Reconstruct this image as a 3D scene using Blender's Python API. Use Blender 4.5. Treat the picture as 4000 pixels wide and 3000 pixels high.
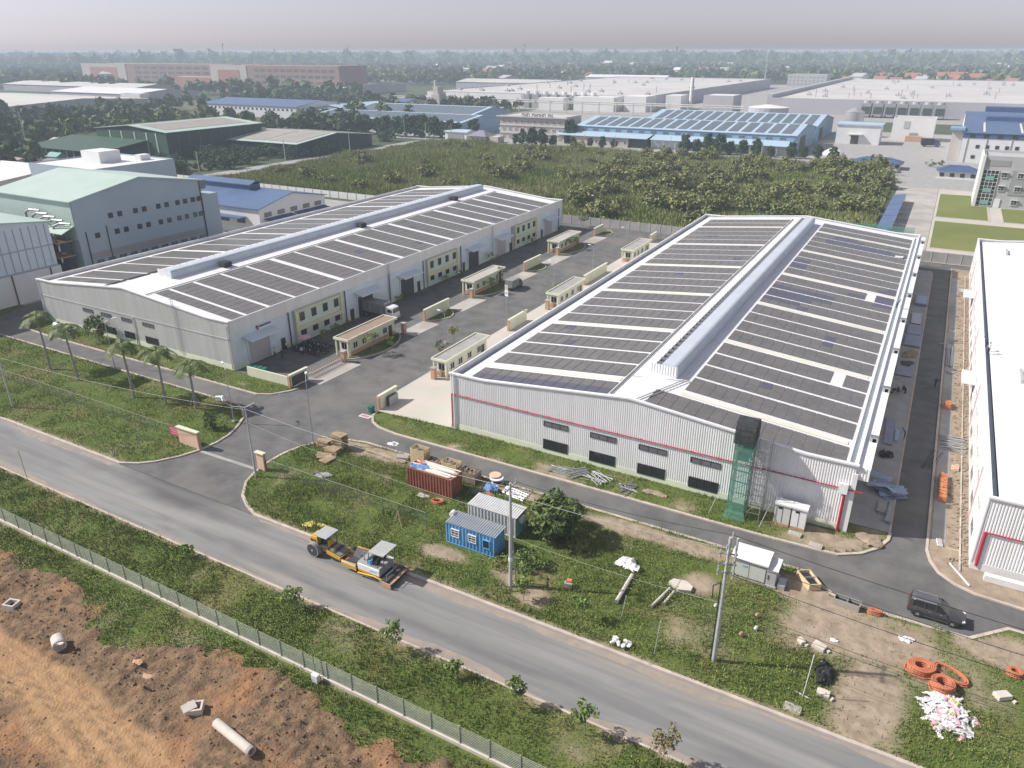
import bpy, math, random
import numpy as np
from mathutils import Matrix, Vector, Euler

random.seed(7)
rng = np.random.default_rng(7)
scene = bpy.context.scene
COL = scene.collection
for o in list(bpy.data.objects):
    bpy.data.objects.remove(o, do_unlink=True)

# ------------------------------------------------------------------ camera
cam_d = bpy.data.cameras.new('camera')
cam = bpy.data.objects.new('camera', cam_d)
COL.objects.link(cam)
cam_d.sensor_width = 36.0
cam_d.lens = 26.334
cam_d.clip_start = 0.5
cam_d.clip_end = 60000
YAW, PITCH, ROLL = math.radians(-29.190), math.radians(23.952), math.radians(0.080)
_f = Vector((math.sin(YAW) * math.cos(PITCH), math.cos(YAW) * math.cos(PITCH), -math.sin(PITCH)))
_r = Vector((math.cos(YAW), -math.sin(YAW), 0))
_d = _f.cross(_r)
_r2 = _r * math.cos(ROLL) + _d * math.sin(ROLL)
_d2 = _d * math.cos(ROLL) - _r * math.sin(ROLL)
_m = Matrix((_r2, -_d2, -_f)).transposed().to_4x4()
_m.translation = (0, 0, 48)
cam.matrix_world = _m
scene.camera = cam
scene.render.resolution_x, scene.render.resolution_y = 1024, 768

# ------------------------------------------------------------------ world, sun, exposure
SUN_EL, SUN_AZ = math.radians(41.3), math.radians(247.3)
world = bpy.data.worlds.new('World')
scene.world = world
world.use_nodes = True
wn = world.node_tree.nodes
wl = world.node_tree.links
wn.clear()
w_out = wn.new('ShaderNodeOutputWorld')
w_bg = wn.new('ShaderNodeBackground')
w_sky = wn.new('ShaderNodeTexSky')
w_sky.sky_type = 'NISHITA'
w_sky.sun_disc = False
w_sky.sun_elevation = SUN_EL
w_sky.sun_rotation = SUN_AZ
w_sky.altitude = 50
w_sky.air_density = 1.0
w_sky.dust_density = 0.8
w_sky.ozone_density = 2.0
w_bg.inputs['Strength'].default_value = 0.096
w_hs = wn.new('ShaderNodeHueSaturation')
w_hs.inputs['Saturation'].default_value = 0.28
w_mx = wn.new('ShaderNodeMix')
w_mx.data_type = 'RGBA'
w_mx.blend_type = 'MULTIPLY'
w_mx.inputs[0].default_value = 1.0
w_mx.inputs[7].default_value = (0.955, 0.92, 1.055, 1)
wl.new(w_sky.outputs[0], w_hs.inputs['Color'])
wl.new(w_hs.outputs[0], w_mx.inputs[6])
wl.new(w_mx.outputs[2], w_bg.inputs['Color'])
wl.new(w_bg.outputs[0], w_out.inputs[0])

sun_d = bpy.data.lights.new('sun', 'SUN')
sun_d.energy = 4.6
sun_d.angle = math.radians(1.0)
sun_d.color = (1.0, 0.955, 0.89)
sun = bpy.data.objects.new('sun', sun_d)
COL.objects.link(sun)
sun.location = (-80, -40, 120)
sun.rotation_euler = Vector((1.05, 0.44, -1.0)).to_track_quat('-Z', 'Y').to_euler()

scene.view_settings.view_transform = 'Standard'
scene.view_settings.look = 'None'
scene.view_settings.exposure = 0.32
scene.view_settings.gamma = 1.0
scene.view_settings.use_curve_mapping = False
scene.render.engine = 'CYCLES'
cy = scene.cycles
cy.use_denoising = True
try:
    cy.denoiser = 'OPENIMAGEDENOISE'
except Exception:
    pass
cy.max_bounces = 5
cy.diffuse_bounces = 2
cy.glossy_bounces = 2
cy.transmission_bounces = 3
cy.volume_bounces = 0
cy.transparent_max_bounces = 6
cy.caustics_reflective = False
cy.caustics_refractive = False
cy.sample_clamp_indirect = 6.0

# ------------------------------------------------------------------ helpers: materials
MATS = {}
def M(name, c1, c2=None, scale=1.0, rough=0.85, spec=0.25, metal=0.0, bump=0.0, bscale=None,
      stretch=(1, 1, 1), detail=6.0, coord='pos', island=0.0, lo=0.35, hi=0.65, c3=None, scale3=0.1,
      lo3=0.45, hi3=0.65, alpha=1.0, attr=None, attr_c=None):
    if name in MATS:
        return MATS[name]
    m = bpy.data.materials.new(name)
    m.use_nodes = True
    nt = m.node_tree
    N, L = nt.nodes, nt.links
    b = N['Principled BSDF']
    b.inputs['Roughness'].default_value = rough
    b.inputs['Specular IOR Level'].default_value = spec
    b.inputs['Metallic'].default_value = metal
    b.inputs['Alpha'].default_value = alpha
    def rgba(c):
        return (c[0], c[1], c[2], 1)
    if coord == 'pos':
        src = N.new('ShaderNodeNewGeometry').outputs['Position']
    else:
        src = N.new('ShaderNodeTexCoord').outputs['Object']
    mp = N.new('ShaderNodeMapping')
    mp.inputs['Scale'].default_value = stretch
    L.new(src, mp.inputs['Vector'])
    col = None
    if c2 is not None:
        nz = N.new('ShaderNodeTexNoise')
        nz.inputs['Scale'].default_value = scale
        nz.inputs['Detail'].default_value = detail
        nz.inputs['Roughness'].default_value = 0.62
        L.new(mp.outputs[0], nz.inputs['Vector'])
        rp = N.new('ShaderNodeMapRange')
        rp.inputs['From Min'].default_value = lo
        rp.inputs['From Max'].default_value = hi
        L.new(nz.outputs['Fac'], rp.inputs['Value'])
        mx = N.new('ShaderNodeMix')
        mx.data_type = 'RGBA'
        mx.inputs[6].default_value = rgba(c1)
        mx.inputs[7].default_value = rgba(c2)
        L.new(rp.outputs[0], mx.inputs[0])
        col = mx.outputs[2]
    if c3 is not None:
        n3 = N.new('ShaderNodeTexNoise')
        n3.inputs['Scale'].default_value = scale3
        n3.inputs['Detail'].default_value = 5
        L.new(mp.outputs[0], n3.inputs['Vector'])
        r3 = N.new('ShaderNodeMapRange')
        r3.inputs['From Min'].default_value = lo3
        r3.inputs['From Max'].default_value = hi3
        L.new(n3.outputs['Fac'], r3.inputs['Value'])
        m3 = N.new('ShaderNodeMix')
        m3.data_type = 'RGBA'
        L.new(r3.outputs[0], m3.inputs[0])
        if col is not None:
            L.new(col, m3.inputs[6])
        else:
            m3.inputs[6].default_value = rgba(c1)
        m3.inputs[7].default_value = rgba(c3)
        col = m3.outputs[2]
    if attr is not None:
        at = N.new('ShaderNodeAttribute')
        at.attribute_name = attr
        ma = N.new('ShaderNodeMix')
        ma.data_type = 'RGBA'
        L.new(at.outputs['Fac'], ma.inputs[0])
        if col is not None:
            L.new(col, ma.inputs[6])
        else:
            ma.inputs[6].default_value = rgba(c1)
        na = N.new('ShaderNodeTexNoise')
        na.inputs['Scale'].default_value = 0.9
        na.inputs['Detail'].default_value = 8
        L.new(mp.outputs[0], na.inputs['Vector'])
        mb = N.new('ShaderNodeMix')
        mb.data_type = 'RGBA'
        mb.inputs[6].default_value = rgba(attr_c[0])
        mb.inputs[7].default_value = rgba(attr_c[1])
        ra = N.new('ShaderNodeMapRange')
        ra.inputs['From Min'].default_value = 0.38
        ra.inputs['From Max'].default_value = 0.62
        L.new(na.outputs['Fac'], ra.inputs['Value'])
        L.new(ra.outputs[0], mb.inputs[0])
        L.new(mb.outputs[2], ma.inputs[7])
        col = ma.outputs[2]
    if island > 0:
        g = N.new('ShaderNodeNewGeometry')
        mr = N.new('ShaderNodeMapRange')
        mr.inputs['To Min'].default_value = 1 - island
        mr.inputs['To Max'].default_value = 1 + island
        L.new(g.outputs['Random Per Island'], mr.inputs['Value'])
        hs = N.new('ShaderNodeHueSaturation')
        if col is not None:
            L.new(col, hs.inputs['Color'])
        else:
            hs.inputs['Color'].default_value = rgba(c1)
        L.new(mr.outputs[0], hs.inputs['Value'])
        col = hs.outputs[0]
    if col is not None:
        L.new(col, b.inputs['Base Color'])
    else:
        b.inputs['Base Color'].default_value = rgba(c1)
    if bump > 0:
        nb = N.new('ShaderNodeTexNoise')
        nb.inputs['Scale'].default_value = bscale or scale * 4
        nb.inputs['Detail'].default_value = 5
        L.new(mp.outputs[0], nb.inputs['Vector'])
        bp = N.new('ShaderNodeBump')
        bp.inputs['Strength'].default_value = 1.0
        bp.inputs['Distance'].default_value = bump
        L.new(nb.outputs['Fac'], bp.inputs['Height'])
        L.new(bp.outputs[0], b.inputs['Normal'])
    MATS[name] = m
    return m

# ------------------------------------------------------------------ helpers: meshes and objects
class MB:
    def __init__(self):
        self.v, self.f = [], []
    def add(self, vs, fs):
        n = len(self.v)
        self.v += [tuple(p) for p in vs]
        self.f += [tuple(i + n for i in q) for q in fs]
        return self
    def box(self, x0, x1, y0, y1, z0, z1):
        return self.add([(x0, y0, z0), (x1, y0, z0), (x1, y1, z0), (x0, y1, z0), (x0, y0, z1), (x1, y0, z1), (x1, y1, z1), (x0, y1, z1)],
                        [(0, 3, 2, 1), (4, 5, 6, 7), (0, 1, 5, 4), (1, 2, 6, 5), (2, 3, 7, 6), (3, 0, 4, 7)])
    def obox(self, c, s, rz=0.0, rx=0.0, ry=0.0):
        m = Euler((rx, ry, rz)).to_matrix()
        hx, hy, hz = s[0] / 2, s[1] / 2, s[2] / 2
        vs = [Vector(c) + m @ Vector((a * hx, b * hy, d * hz)) for d in (-1, 1) for a, b in ((-1, -1), (1, -1), (1, 1), (-1, 1))]
        return self.add(vs, [(0, 3, 2, 1), (4, 5, 6, 7), (0, 1, 5, 4), (1, 2, 6, 5), (2, 3, 7, 6), (3, 0, 4, 7)])
    def rod(self, p, q, r0, r1=None, n=6, cap=True):
        r1 = r0 if r1 is None else r1
        p, q = Vector(p), Vector(q)
        d = (q - p)
        if d.length < 1e-6:
            return self
        d.normalize()
        a = d.orthogonal().normalized()
        b = d.cross(a)
        vs, fs = [], []
        for c, r in ((p, r0), (q, r1)):
            for i in range(n):
                t = 2 * math.pi * i / n
                vs.append(c + a * (r * math.cos(t)) + b * (r * math.sin(t)))
        for i in range(n):
            j = (i + 1) % n
            fs.append((i, j, n + j, n + i))
        if cap:
            fs.append(tuple(range(n - 1, -1, -1)))
            fs.append(tuple(range(n, 2 * n)))
        return self.add(vs, fs)
    def tube(self, pts, r, n=5):
        for i in range(len(pts) - 1):
            self.rod(pts[i], pts[i + 1], r, r, n, cap=(i in (0, len(pts) - 2)))
        return self
    def prism(self, pts, z0, z1):
        n = len(pts)
        a = sum(pts[i][0] * pts[(i + 1) % n][1] - pts[(i + 1) % n][0] * pts[i][1] for i in range(n))
        if a < 0:
            pts = pts[::-1]
        vs = [(x, y, z0) for x, y in pts] + [(x, y, z1) for x, y in pts]
        fs = [tuple(range(n - 1, -1, -1)), tuple(range(n, 2 * n))]
        fs += [(i, (i + 1) % n, n + (i + 1) % n, n + i) for i in range(n)]
        return self.add(vs, fs)
    def sheet(self, pts, z):
        n = len(pts)
        a = sum(pts[i][0] * pts[(i + 1) % n][1] - pts[(i + 1) % n][0] * pts[i][1] for i in range(n))
        if a < 0:
            pts = pts[::-1]
        return self.add([(x, y, z) for x, y in pts], [tuple(range(n))])
    def extrude_y(self, prof, y0, y1, axis='y'):
        """closed profile of (u, z) points pushed along y (or along x when axis is 'x': u is then y)"""
        n = len(prof)
        if axis == 'y':
            vs = [(u, y0, z) for u, z in prof] + [(u, y1, z) for u, z in prof]
        else:
            vs = [(y0, u, z) for u, z in prof] + [(y1, u, z) for u, z in prof]
        fs = [tuple(range(n)), tuple(range(2 * n - 1, n - 1, -1))]
        fs += [(i, n + i, n + (i + 1) % n, (i + 1) % n) for i in range(n)]
        return self.add(vs, fs)
    def shift(self, dx, dy, dz):
        self.v = [(a + dx, b + dy, c + dz) for a, b, c in self.v]
        return self
    def mesh(self, name):
        me = bpy.data.meshes.new(name)
        me.from_pydata(self.v, [], self.f)
        me.update()
        return me

def origin(o):
    v = Vector((0, 0, 0))
    while o is not None:
        v += Vector(o.location)
        o = o.parent
    return v

def tag(o, label=None, cat=None, group=None, kind=None):
    if label: o['label'] = label
    if cat: o['category'] = cat
    if group: o['group'] = group
    if kind: o['kind'] = kind
    return o

def fix_normals(me):
    import bmesh
    bm = bmesh.new()
    bm.from_mesh(me)
    bmesh.ops.recalc_face_normals(bm, faces=bm.faces)
    bm.to_mesh(me)
    bm.free()

def O(name, mb, mat, parent=None, label=None, cat=None, group=None, kind=None, smooth=False, world=False, bevel=0.0, loc=None, fix=True):
    """link a mesh as one object; world=True: the vertices are world coordinates, moved into the parent's frame"""
    if isinstance(mb, MB):
        if world and parent is not None:
            p = origin(parent)
            mb.shift(-p.x, -p.y, -p.z)
        me = mb.mesh(name)
        if fix:
            fix_normals(me)
    else:
        me = mb
    if mat is not None and len(me.materials) == 0:
        me.materials.append(mat)
    o = bpy.data.objects.new(name, me)
    COL.objects.link(o)
    if parent is not None:
        o.parent = parent
    if loc is not None:
        o.location = loc
    if smooth:
        me.polygons.foreach_set('use_smooth', [True] * len(me.polygons))
    if bevel > 0:
        md = o.modifiers.new('bevel', 'BEVEL')
        md.width = bevel
        md.segments = 2
        md.limit_method = 'ANGLE'
    return tag(o, label, cat, group, kind)

def T(name, loc, label, cat, group=None, rz=0.0):
    o = bpy.data.objects.new(name, None)
    o.empty_display_size = 0.5
    COL.objects.link(o)
    o.location = loc
    o.rotation_euler = (0, 0, rz)
    return tag(o, label, cat, group)

def dup(root, loc, rz=None, label=None, scale=None):
    c = root.copy()
    COL.objects.link(c)
    c.location = loc
    if rz is not None: c.rotation_euler = (0, 0, rz)
    if scale is not None: c.scale = (scale, scale, scale) if not isinstance(scale, tuple) else scale
    if label: c['label'] = label
    for ch in root.children:
        d = ch.copy(); COL.objects.link(d); d.parent = c
        for g in ch.children:
            e = g.copy(); COL.objects.link(e); e.parent = d
    return c

def np_mesh(name, verts, faces_n, mat=None, attrs=None):
    """fast mesh: verts (V,3), faces_n (F,k) all of the same size"""
    me = bpy.data.meshes.new(name)
    V, F = len(verts), len(faces_n)
    k = faces_n.shape[1]
    me.vertices.add(V)
    me.vertices.foreach_set('co', np.ascontiguousarray(verts, dtype=np.float32).ravel())
    me.loops.add(F * k)
    me.loops.foreach_set('vertex_index', np.ascontiguousarray(faces_n, dtype=np.int32).ravel())
    me.polygons.add(F)
    me.polygons.foreach_set('loop_start', np.arange(0, F * k, k, dtype=np.int32))
    me.update(calc_edges=True)
    me.validate()
    if attrs:
        for an, arr in attrs.items():
            a = me.attributes.new(an, 'FLOAT', 'POINT')
            a.data.foreach_set('value', np.ascontiguousarray(arr, dtype=np.float32))
    if mat is not None:
        me.materials.append(mat)
    return me

def vnoise(x, y, s, seed=0):
    """smooth value noise on arrays"""
    x = np.asarray(x, float) / s + 1000.5
    y = np.asarray(y, float) / s + 1000.5
    xi, yi = np.floor(x).astype(int), np.floor(y).astype(int)
    fx, fy = x - xi, y - yi
    fx, fy = fx * fx * (3 - 2 * fx), fy * fy * (3 - 2 * fy)
    def h(a, b):
        t = np.sin(a * 127.1 + b * 311.7 + seed * 74.7) * 43758.5453
        return t - np.floor(t)
    return (h(xi, yi) * (1 - fx) + h(xi + 1, yi) * fx) * (1 - fy) + (h(xi, yi + 1) * (1 - fx) + h(xi + 1, yi + 1) * fx) * fy

def fbm(x, y, s, seed=0, n=4):
    t, a, w = 0, 1.0, 0
    for i in range(n):
        t = t + a * vnoise(x, y, s / 2 ** i, seed + i)
        w += a
        a *= 0.55
    return t / w

def in_poly(px, py, poly):
    px, py = np.asarray(px), np.asarray(py)
    r = np.zeros(px.shape, bool)
    n = len(poly)
    j = n - 1
    for i in range(n):
        xi, yi = poly[i]
        xj, yj = poly[j]
        c = ((yi > py) != (yj > py)) & (px < (xj - xi) * (py - yi) / (yj - yi + 1e-12) + xi)
        r ^= c
        j = i
    return r

# ------------------------------------------------------------------ palette
def build_mats():
    M('asphalt', (0.105, 0.104, 0.102), (0.165, 0.163, 0.158), 0.35, rough=0.9, detail=9, c3=(0.185, 0.175, 0.16), scale3=0.09, lo3=0.52, hi3=0.75, bump=0.006, bscale=14)
    M('main_asphalt', (0.19, 0.188, 0.185), (0.285, 0.28, 0.27), 0.55, rough=0.9, stretch=(0.06, 1.0, 1), lo=0.36, hi=0.66, detail=5, c3=(0.34, 0.305, 0.26), scale3=0.45, lo3=0.58, hi3=0.76, attr='fresh', attr_c=((0.105, 0.104, 0.102), (0.155, 0.153, 0.15)), bump=0.006, bscale=14)
    M('concrete', (0.40, 0.375, 0.345), (0.47, 0.45, 0.42), 0.35, rough=0.92, c3=(0.34, 0.31, 0.27), scale3=0.12, bump=0.004, bscale=9)
    M('pale_concrete', (0.50, 0.45, 0.39), (0.45, 0.465, 0.395), 0.22, rough=0.92, c3=(0.55, 0.485, 0.44), scale3=0.1)
    M('grey_concrete', (0.31, 0.30, 0.29), (0.39, 0.38, 0.365), 0.4, rough=0.92, bump=0.004, bscale=9)
    M('kerb_stone', (0.58, 0.50, 0.43), (0.44, 0.375, 0.32), 0.6, rough=0.9)
    M('dust', (0.36, 0.295, 0.24), (0.27, 0.24, 0.21), 0.7, rough=0.95)
    M('white_clad', (0.86, 0.86, 0.86), (0.79, 0.79, 0.78), 1.1, stretch=(1, 1, 0.07), rough=0.45, spec=0.4, c3=(0.74, 0.735, 0.72), scale3=0.5, lo3=0.6, hi3=0.8)
    M('grey_clad', (0.74, 0.735, 0.725), (0.66, 0.655, 0.64), 1.1, stretch=(1, 1, 0.07), rough=0.5, spec=0.35, c3=(0.60, 0.59, 0.57), scale3=0.4, lo3=0.6, hi3=0.8)
    M('white_roof', (0.80, 0.80, 0.81), (0.74, 0.74, 0.75), 0.2, rough=0.45, spec=0.4, c3=(0.69, 0.685, 0.67), scale3=0.6, lo3=0.62, hi3=0.8)
    M('skylight', (0.72, 0.70, 0.55), (0.78, 0.77, 0.67), 0.3, rough=0.35, spec=0.5)
    M('vent_metal', (0.56, 0.61, 0.65), (0.50, 0.56, 0.61), 0.3, rough=0.4, spec=0.4)
    M('plinth', (0.74, 0.78, 0.60), (0.66, 0.70, 0.55), 0.4, rough=0.9)
    M('cream', (0.66, 0.67, 0.50), (0.60, 0.61, 0.47), 0.4, rough=0.85)
    M('yellow_wall', (0.66, 0.62, 0.40), (0.60, 0.57, 0.38), 0.5, rough=0.85)
    M('green_wall', (0.55, 0.64, 0.55), (0.50, 0.60, 0.53), 0.5, rough=0.85)
    M('pale_blue', (0.66, 0.73, 0.77), (0.60, 0.67, 0.72), 0.5, rough=0.6)
    M('brick_red', (0.40, 0.20, 0.14), (0.50, 0.28, 0.20), 2.5, rough=0.9)
    M('terracotta', (0.52, 0.33, 0.22), (0.45, 0.28, 0.19), 1.2, rough=0.9)
    M('peach', (0.72, 0.50, 0.36), (0.66, 0.45, 0.33), 0.8, rough=0.85)
    M('glass_dark', (0.018, 0.022, 0.026), (0.03, 0.035, 0.04), 0.7, rough=0.12, spec=0.6)
    M('glass_grey', (0.12, 0.125, 0.13), (0.16, 0.165, 0.17), 0.7, rough=0.2, spec=0.6)
    M('frame_white', (0.72, 0.72, 0.72), rough=0.5)
    M('frame_dark', (0.06, 0.06, 0.065), rough=0.5)
    M('red_paint', (0.42, 0.02, 0.05), (0.50, 0.035, 0.06), 1.0, rough=0.5)
    M('solar', (0.135, 0.129, 0.121), (0.165, 0.157, 0.147), 0.4, rough=0.42, spec=0.5, c3=(0.19, 0.181, 0.168), scale3=0.9, lo3=0.55, hi3=0.75)
    M('solar_violet', (0.085, 0.083, 0.120), (0.10, 0.098, 0.135), 0.3, rough=0.38, spec=0.5)
    M('solar_frame', (0.30, 0.30, 0.31), rough=0.4)
    M('alu', (0.55, 0.56, 0.57), (0.45, 0.46, 0.47), 2.0, rough=0.4, metal=0.6)
    M('galvanised', (0.42, 0.43, 0.44), (0.33, 0.34, 0.35), 3.0, rough=0.5, metal=0.4)
    M('steel_dark', (0.05, 0.05, 0.052), (0.08, 0.078, 0.076), 3.0, rough=0.6)
    M('rubber', (0.016, 0.016, 0.017), (0.03, 0.03, 0.03), 6.0, rough=0.85)
    M('concrete_pole', (0.50, 0.50, 0.50), (0.42, 0.42, 0.415), 1.5, rough=0.9)
    M('wire', (0.035, 0.035, 0.038), rough=0.6)
    M('pale_wire', (0.42, 0.44, 0.40), rough=0.6)
    M('wood', (0.36, 0.27, 0.17), (0.48, 0.37, 0.24), 1.6, rough=0.9, island=0.25)
    M('fresh_wood', (0.58, 0.45, 0.25), (0.66, 0.54, 0.34), 1.6, rough=0.9, island=0.2)
    M('grey_wood', (0.21, 0.165, 0.125), (0.31, 0.25, 0.19), 1.6, rough=0.9, island=0.25)
    M('bark', (0.19, 0.165, 0.14), (0.28, 0.25, 0.21), 4.0, rough=0.95)
    M('palm_trunk', (0.36, 0.34, 0.31), (0.27, 0.25, 0.22), 3.0, rough=0.95)
    M('rust_red', (0.34, 0.125, 0.08), (0.26, 0.09, 0.06), 0.8, rough=0.75, c3=(0.33, 0.15, 0.10), scale3=1.2, lo3=0.56, hi3=0.75)
    M('container_blue', (0.13, 0.38, 0.68), (0.17, 0.43, 0.72), 0.6, rough=0.6, c3=(0.12, 0.32, 0.56), scale3=0.8)
    M('container_white', (0.66, 0.67, 0.66), (0.56, 0.57, 0.56), 0.7, rough=0.6, c3=(0.40, 0.32, 0.26), scale3=1.0, lo3=0.66, hi3=0.8)
    M('zinc_roof', (0.32, 0.36, 0.41), (0.40, 0.41, 0.42), 0.5, rough=0.5, metal=0.2)
    M('teal', (0.20, 0.36, 0.33), (0.25, 0.42, 0.38), 0.6, rough=0.6)
    M('machine_yellow', (0.66, 0.38, 0.025), (0.58, 0.33, 0.03), 1.5, rough=0.45, spec=0.4)
    M('machine_grey', (0.36, 0.37, 0.36), (0.42, 0.43, 0.42), 0.8, rough=0.6)
    M('orange_paint', (0.62, 0.24, 0.07), (0.55, 0.22, 0.08), 1.5, rough=0.6)
    M('car_grey', (0.085, 0.086, 0.09), rough=0.28, spec=0.6, metal=0.45)
    M('car_roof', (0.15, 0.15, 0.17), rough=0.25, spec=0.6, metal=0.4)
    M('lamp_red', (0.45, 0.03, 0.03), rough=0.3)
    M('lamp_clear', (0.75, 0.75, 0.75), rough=0.2)
    M('white_paint', (0.78, 0.78, 0.77), (0.72, 0.72, 0.71), 1.0, rough=0.5)
    M('off_white', (0.60, 0.61, 0.55), (0.55, 0.56, 0.51), 0.6, rough=0.6)
    M('tarp_blue', (0.10, 0.20, 0.45), (0.16, 0.28, 0.52), 1.6, rough=0.7)
    M('tarp_grey', (0.19, 0.195, 0.19), (0.25, 0.25, 0.245), 1.2, rough=0.8)
    M('tarp_green', (0.05, 0.18, 0.13), (0.07, 0.23, 0.17), 1.0, rough=0.8)
    M('pipe_orange', (0.55, 0.19, 0.10), (0.47, 0.165, 0.09), 2.0, rough=0.55)
    M('rag_white', (0.76, 0.75, 0.75), (0.70, 0.66, 0.67), 2.5, rough=0.9)
    M('rag_pink', (0.62, 0.30, 0.36), (0.70, 0.45, 0.48), 3.0, rough=0.9)
    M('rag_yellow', (0.66, 0.55, 0.09), (0.72, 0.63, 0.25), 3.0, rough=0.9)
    M('concrete_pipe', (0.64, 0.58, 0.51), (0.55, 0.50, 0.44), 1.2, rough=0.92)
    M('brick_orange', (0.60, 0.24, 0.11), (0.52, 0.21, 0.11), 2.0, rough=0.9)
    M('blue_sheet', (0.32, 0.42, 0.56), (0.38, 0.45, 0.57), 1.0, rough=0.45, metal=0.15)
    M('violet_sheet', (0.25, 0.26, 0.37), (0.30, 0.31, 0.42), 1.0, rough=0.45, metal=0.15)
    M('blue_roof', (0.08, 0.13, 0.245), (0.105, 0.16, 0.28), 0.15, rough=0.5, spec=0.35)
    M('navy_roof', (0.055, 0.095, 0.20), (0.07, 0.115, 0.235), 0.2, rough=0.5)
    M('sky_roof', (0.43, 0.55, 0.65), (0.38, 0.50, 0.61), 0.06, rough=0.5)
    M('sky_wall', (0.22, 0.34, 0.48), (0.26, 0.39, 0.52), 0.1, rough=0.55)
    M('pv_far', (0.10, 0.125, 0.15), (0.13, 0.155, 0.18), 0.2, rough=0.35, spec=0.5)
    M('green_roof', (0.40, 0.51, 0.44), (0.46, 0.55, 0.51), 0.12, rough=0.5)
    M('dark_green_clad', (0.013, 0.03, 0.029), (0.02, 0.042, 0.038), 0.3, rough=0.6)
    M('mid_green_clad', (0.04, 0.085, 0.06), (0.055, 0.105, 0.075), 0.3, rough=0.6)
    M('brown_roof', (0.36, 0.33, 0.30), (0.30, 0.28, 0.26), 0.15, rough=0.8)
    M('beige_roof', (0.60, 0.58, 0.55), (0.54, 0.52, 0.50), 0.03, rough=0.8, c3=(0.50, 0.48, 0.47), scale3=0.015)
    M('beige_wall', (0.55, 0.51, 0.46), (0.50, 0.46, 0.42), 0.1, rough=0.85)
    M('lilac_wall', (0.46, 0.445, 0.48), (0.42, 0.405, 0.44), 0.05, rough=0.8)
    M('red_wall', (0.44, 0.22, 0.18), (0.40, 0.20, 0.17), 0.05, rough=0.85)
    M('grey_wall', (0.46, 0.46, 0.46), (0.42, 0.42, 0.42), 0.3, rough=0.85)
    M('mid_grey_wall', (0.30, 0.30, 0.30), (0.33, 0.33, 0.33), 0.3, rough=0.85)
    M('slate_wall', (0.33, 0.40, 0.45), (0.37, 0.44, 0.49), 0.1, rough=0.7)
    M('bwhite', (0.74, 0.74, 0.73), (0.68, 0.68, 0.67), 0.3, rough=0.8)
    M('tile_red', (0.42, 0.18, 0.13), (0.36, 0.16, 0.12), 0.5, rough=0.85)
    M('purple_roof', (0.27, 0.25, 0.31), (0.22, 0.21, 0.27), 0.6, rough=0.8)
    M('silo_metal', (0.48, 0.48, 0.47), (0.42, 0.42, 0.42), 0.6, rough=0.4, metal=0.4)
    M('leaf_grass', (0.125, 0.18, 0.034), (0.185, 0.24, 0.055), 0.25, rough=0.8, island=0.45, c3=(0.24, 0.225, 0.085), scale3=0.12, lo3=0.55, hi3=0.72)
    M('leaf_tall', (0.20, 0.235, 0.08), (0.31, 0.315, 0.13), 0.06, rough=0.85, island=0.4, c3=(0.19, 0.235, 0.06), scale3=0.03, lo3=0.5, hi3=0.62)
    M('leaf_bush', (0.15, 0.17, 0.06), (0.235, 0.24, 0.09), 0.4, rough=0.75, island=0.45)
    M('leaf_bush_light', (0.17, 0.20, 0.06), (0.25, 0.26, 0.085), 0.4, rough=0.75, island=0.4)
    M('leaf_dark', (0.045, 0.085, 0.042), (0.07, 0.115, 0.055), 0.3, rough=0.75, island=0.45)
    M('leaf_sapling', (0.13, 0.20, 0.045), (0.18, 0.25, 0.07), 1.0, rough=0.7, island=0.4)
    M('leaf_dry', (0.26, 0.20, 0.10), (0.17, 0.17, 0.07), 1.0, rough=0.8, island=0.4)
    M('leaf_mango', (0.075, 0.115, 0.032), (0.12, 0.16, 0.045), 0.7, rough=0.6, island=0.45)
    M('leaf_palm', (0.08, 0.115, 0.035), (0.13, 0.165, 0.05), 1.0, rough=0.6, island=0.35)
    M('grass_ground', (0.125, 0.165, 0.036), (0.09, 0.125, 0.03), 0.5, rough=0.95, c3=(0.19, 0.175, 0.07), scale3=0.16, lo3=0.5, hi3=0.68,
      attr='soil', attr_c=((0.38, 0.305, 0.225), (0.275, 0.215, 0.155)), bump=0.05, bscale=2.5)
    M('lawn', (0.165, 0.19, 0.05), (0.20, 0.21, 0.065), 0.06, rough=0.95, c3=(0.14, 0.17, 0.045), scale3=0.025)
    M('field_ground', (0.19, 0.19, 0.08), (0.14, 0.15, 0.06), 0.06, rough=0.95)
    M('forest_floor', (0.055, 0.08, 0.04), (0.09, 0.105, 0.055), 0.008, rough=0.95, c3=(0.17, 0.17, 0.11), scale3=0.0035, lo3=0.6, hi3=0.72)
    M('leaf_far', (0.075, 0.105, 0.055), (0.11, 0.145, 0.07), 0.01, rough=0.85, island=0.5, c3=(0.15, 0.17, 0.075), scale3=0.006, lo3=0.5, hi3=0.62)
    M('soil', (0.245, 0.16, 0.095), (0.14, 0.092, 0.058), 1.3, rough=0.98, detail=12, lo=0.4, hi=0.6, c3=(0.30, 0.165, 0.085), scale3=0.2, lo3=0.52, hi3=0.66,
      attr='road', attr_c=((0.41, 0.255, 0.135), (0.33, 0.20, 0.105)), bump=0.14, bscale=4.5)
    M('tan_soil', (0.37, 0.295, 0.22), (0.265, 0.205, 0.15), 0.9, rough=0.98, bump=0.05, bscale=4)
    M('skin', (0.36, 0.22, 0.15), rough=0.6)
    M('hair', (0.02, 0.018, 0.016), rough=0.7)
    M('cloth_white', (0.62, 0.62, 0.62), rough=0.9)
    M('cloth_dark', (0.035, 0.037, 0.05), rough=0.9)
    M('cloth_blue', (0.07, 0.12, 0.25), rough=0.9)
    M('net_green', (0.12, 0.36, 0.28), (0.16, 0.42, 0.33), 2.0, rough=0.8, alpha=0.3)
    M('net_dark', (0.035, 0.04, 0.042), (0.06, 0.065, 0.065), 2.0, rough=0.9, alpha=0.82)
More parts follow.
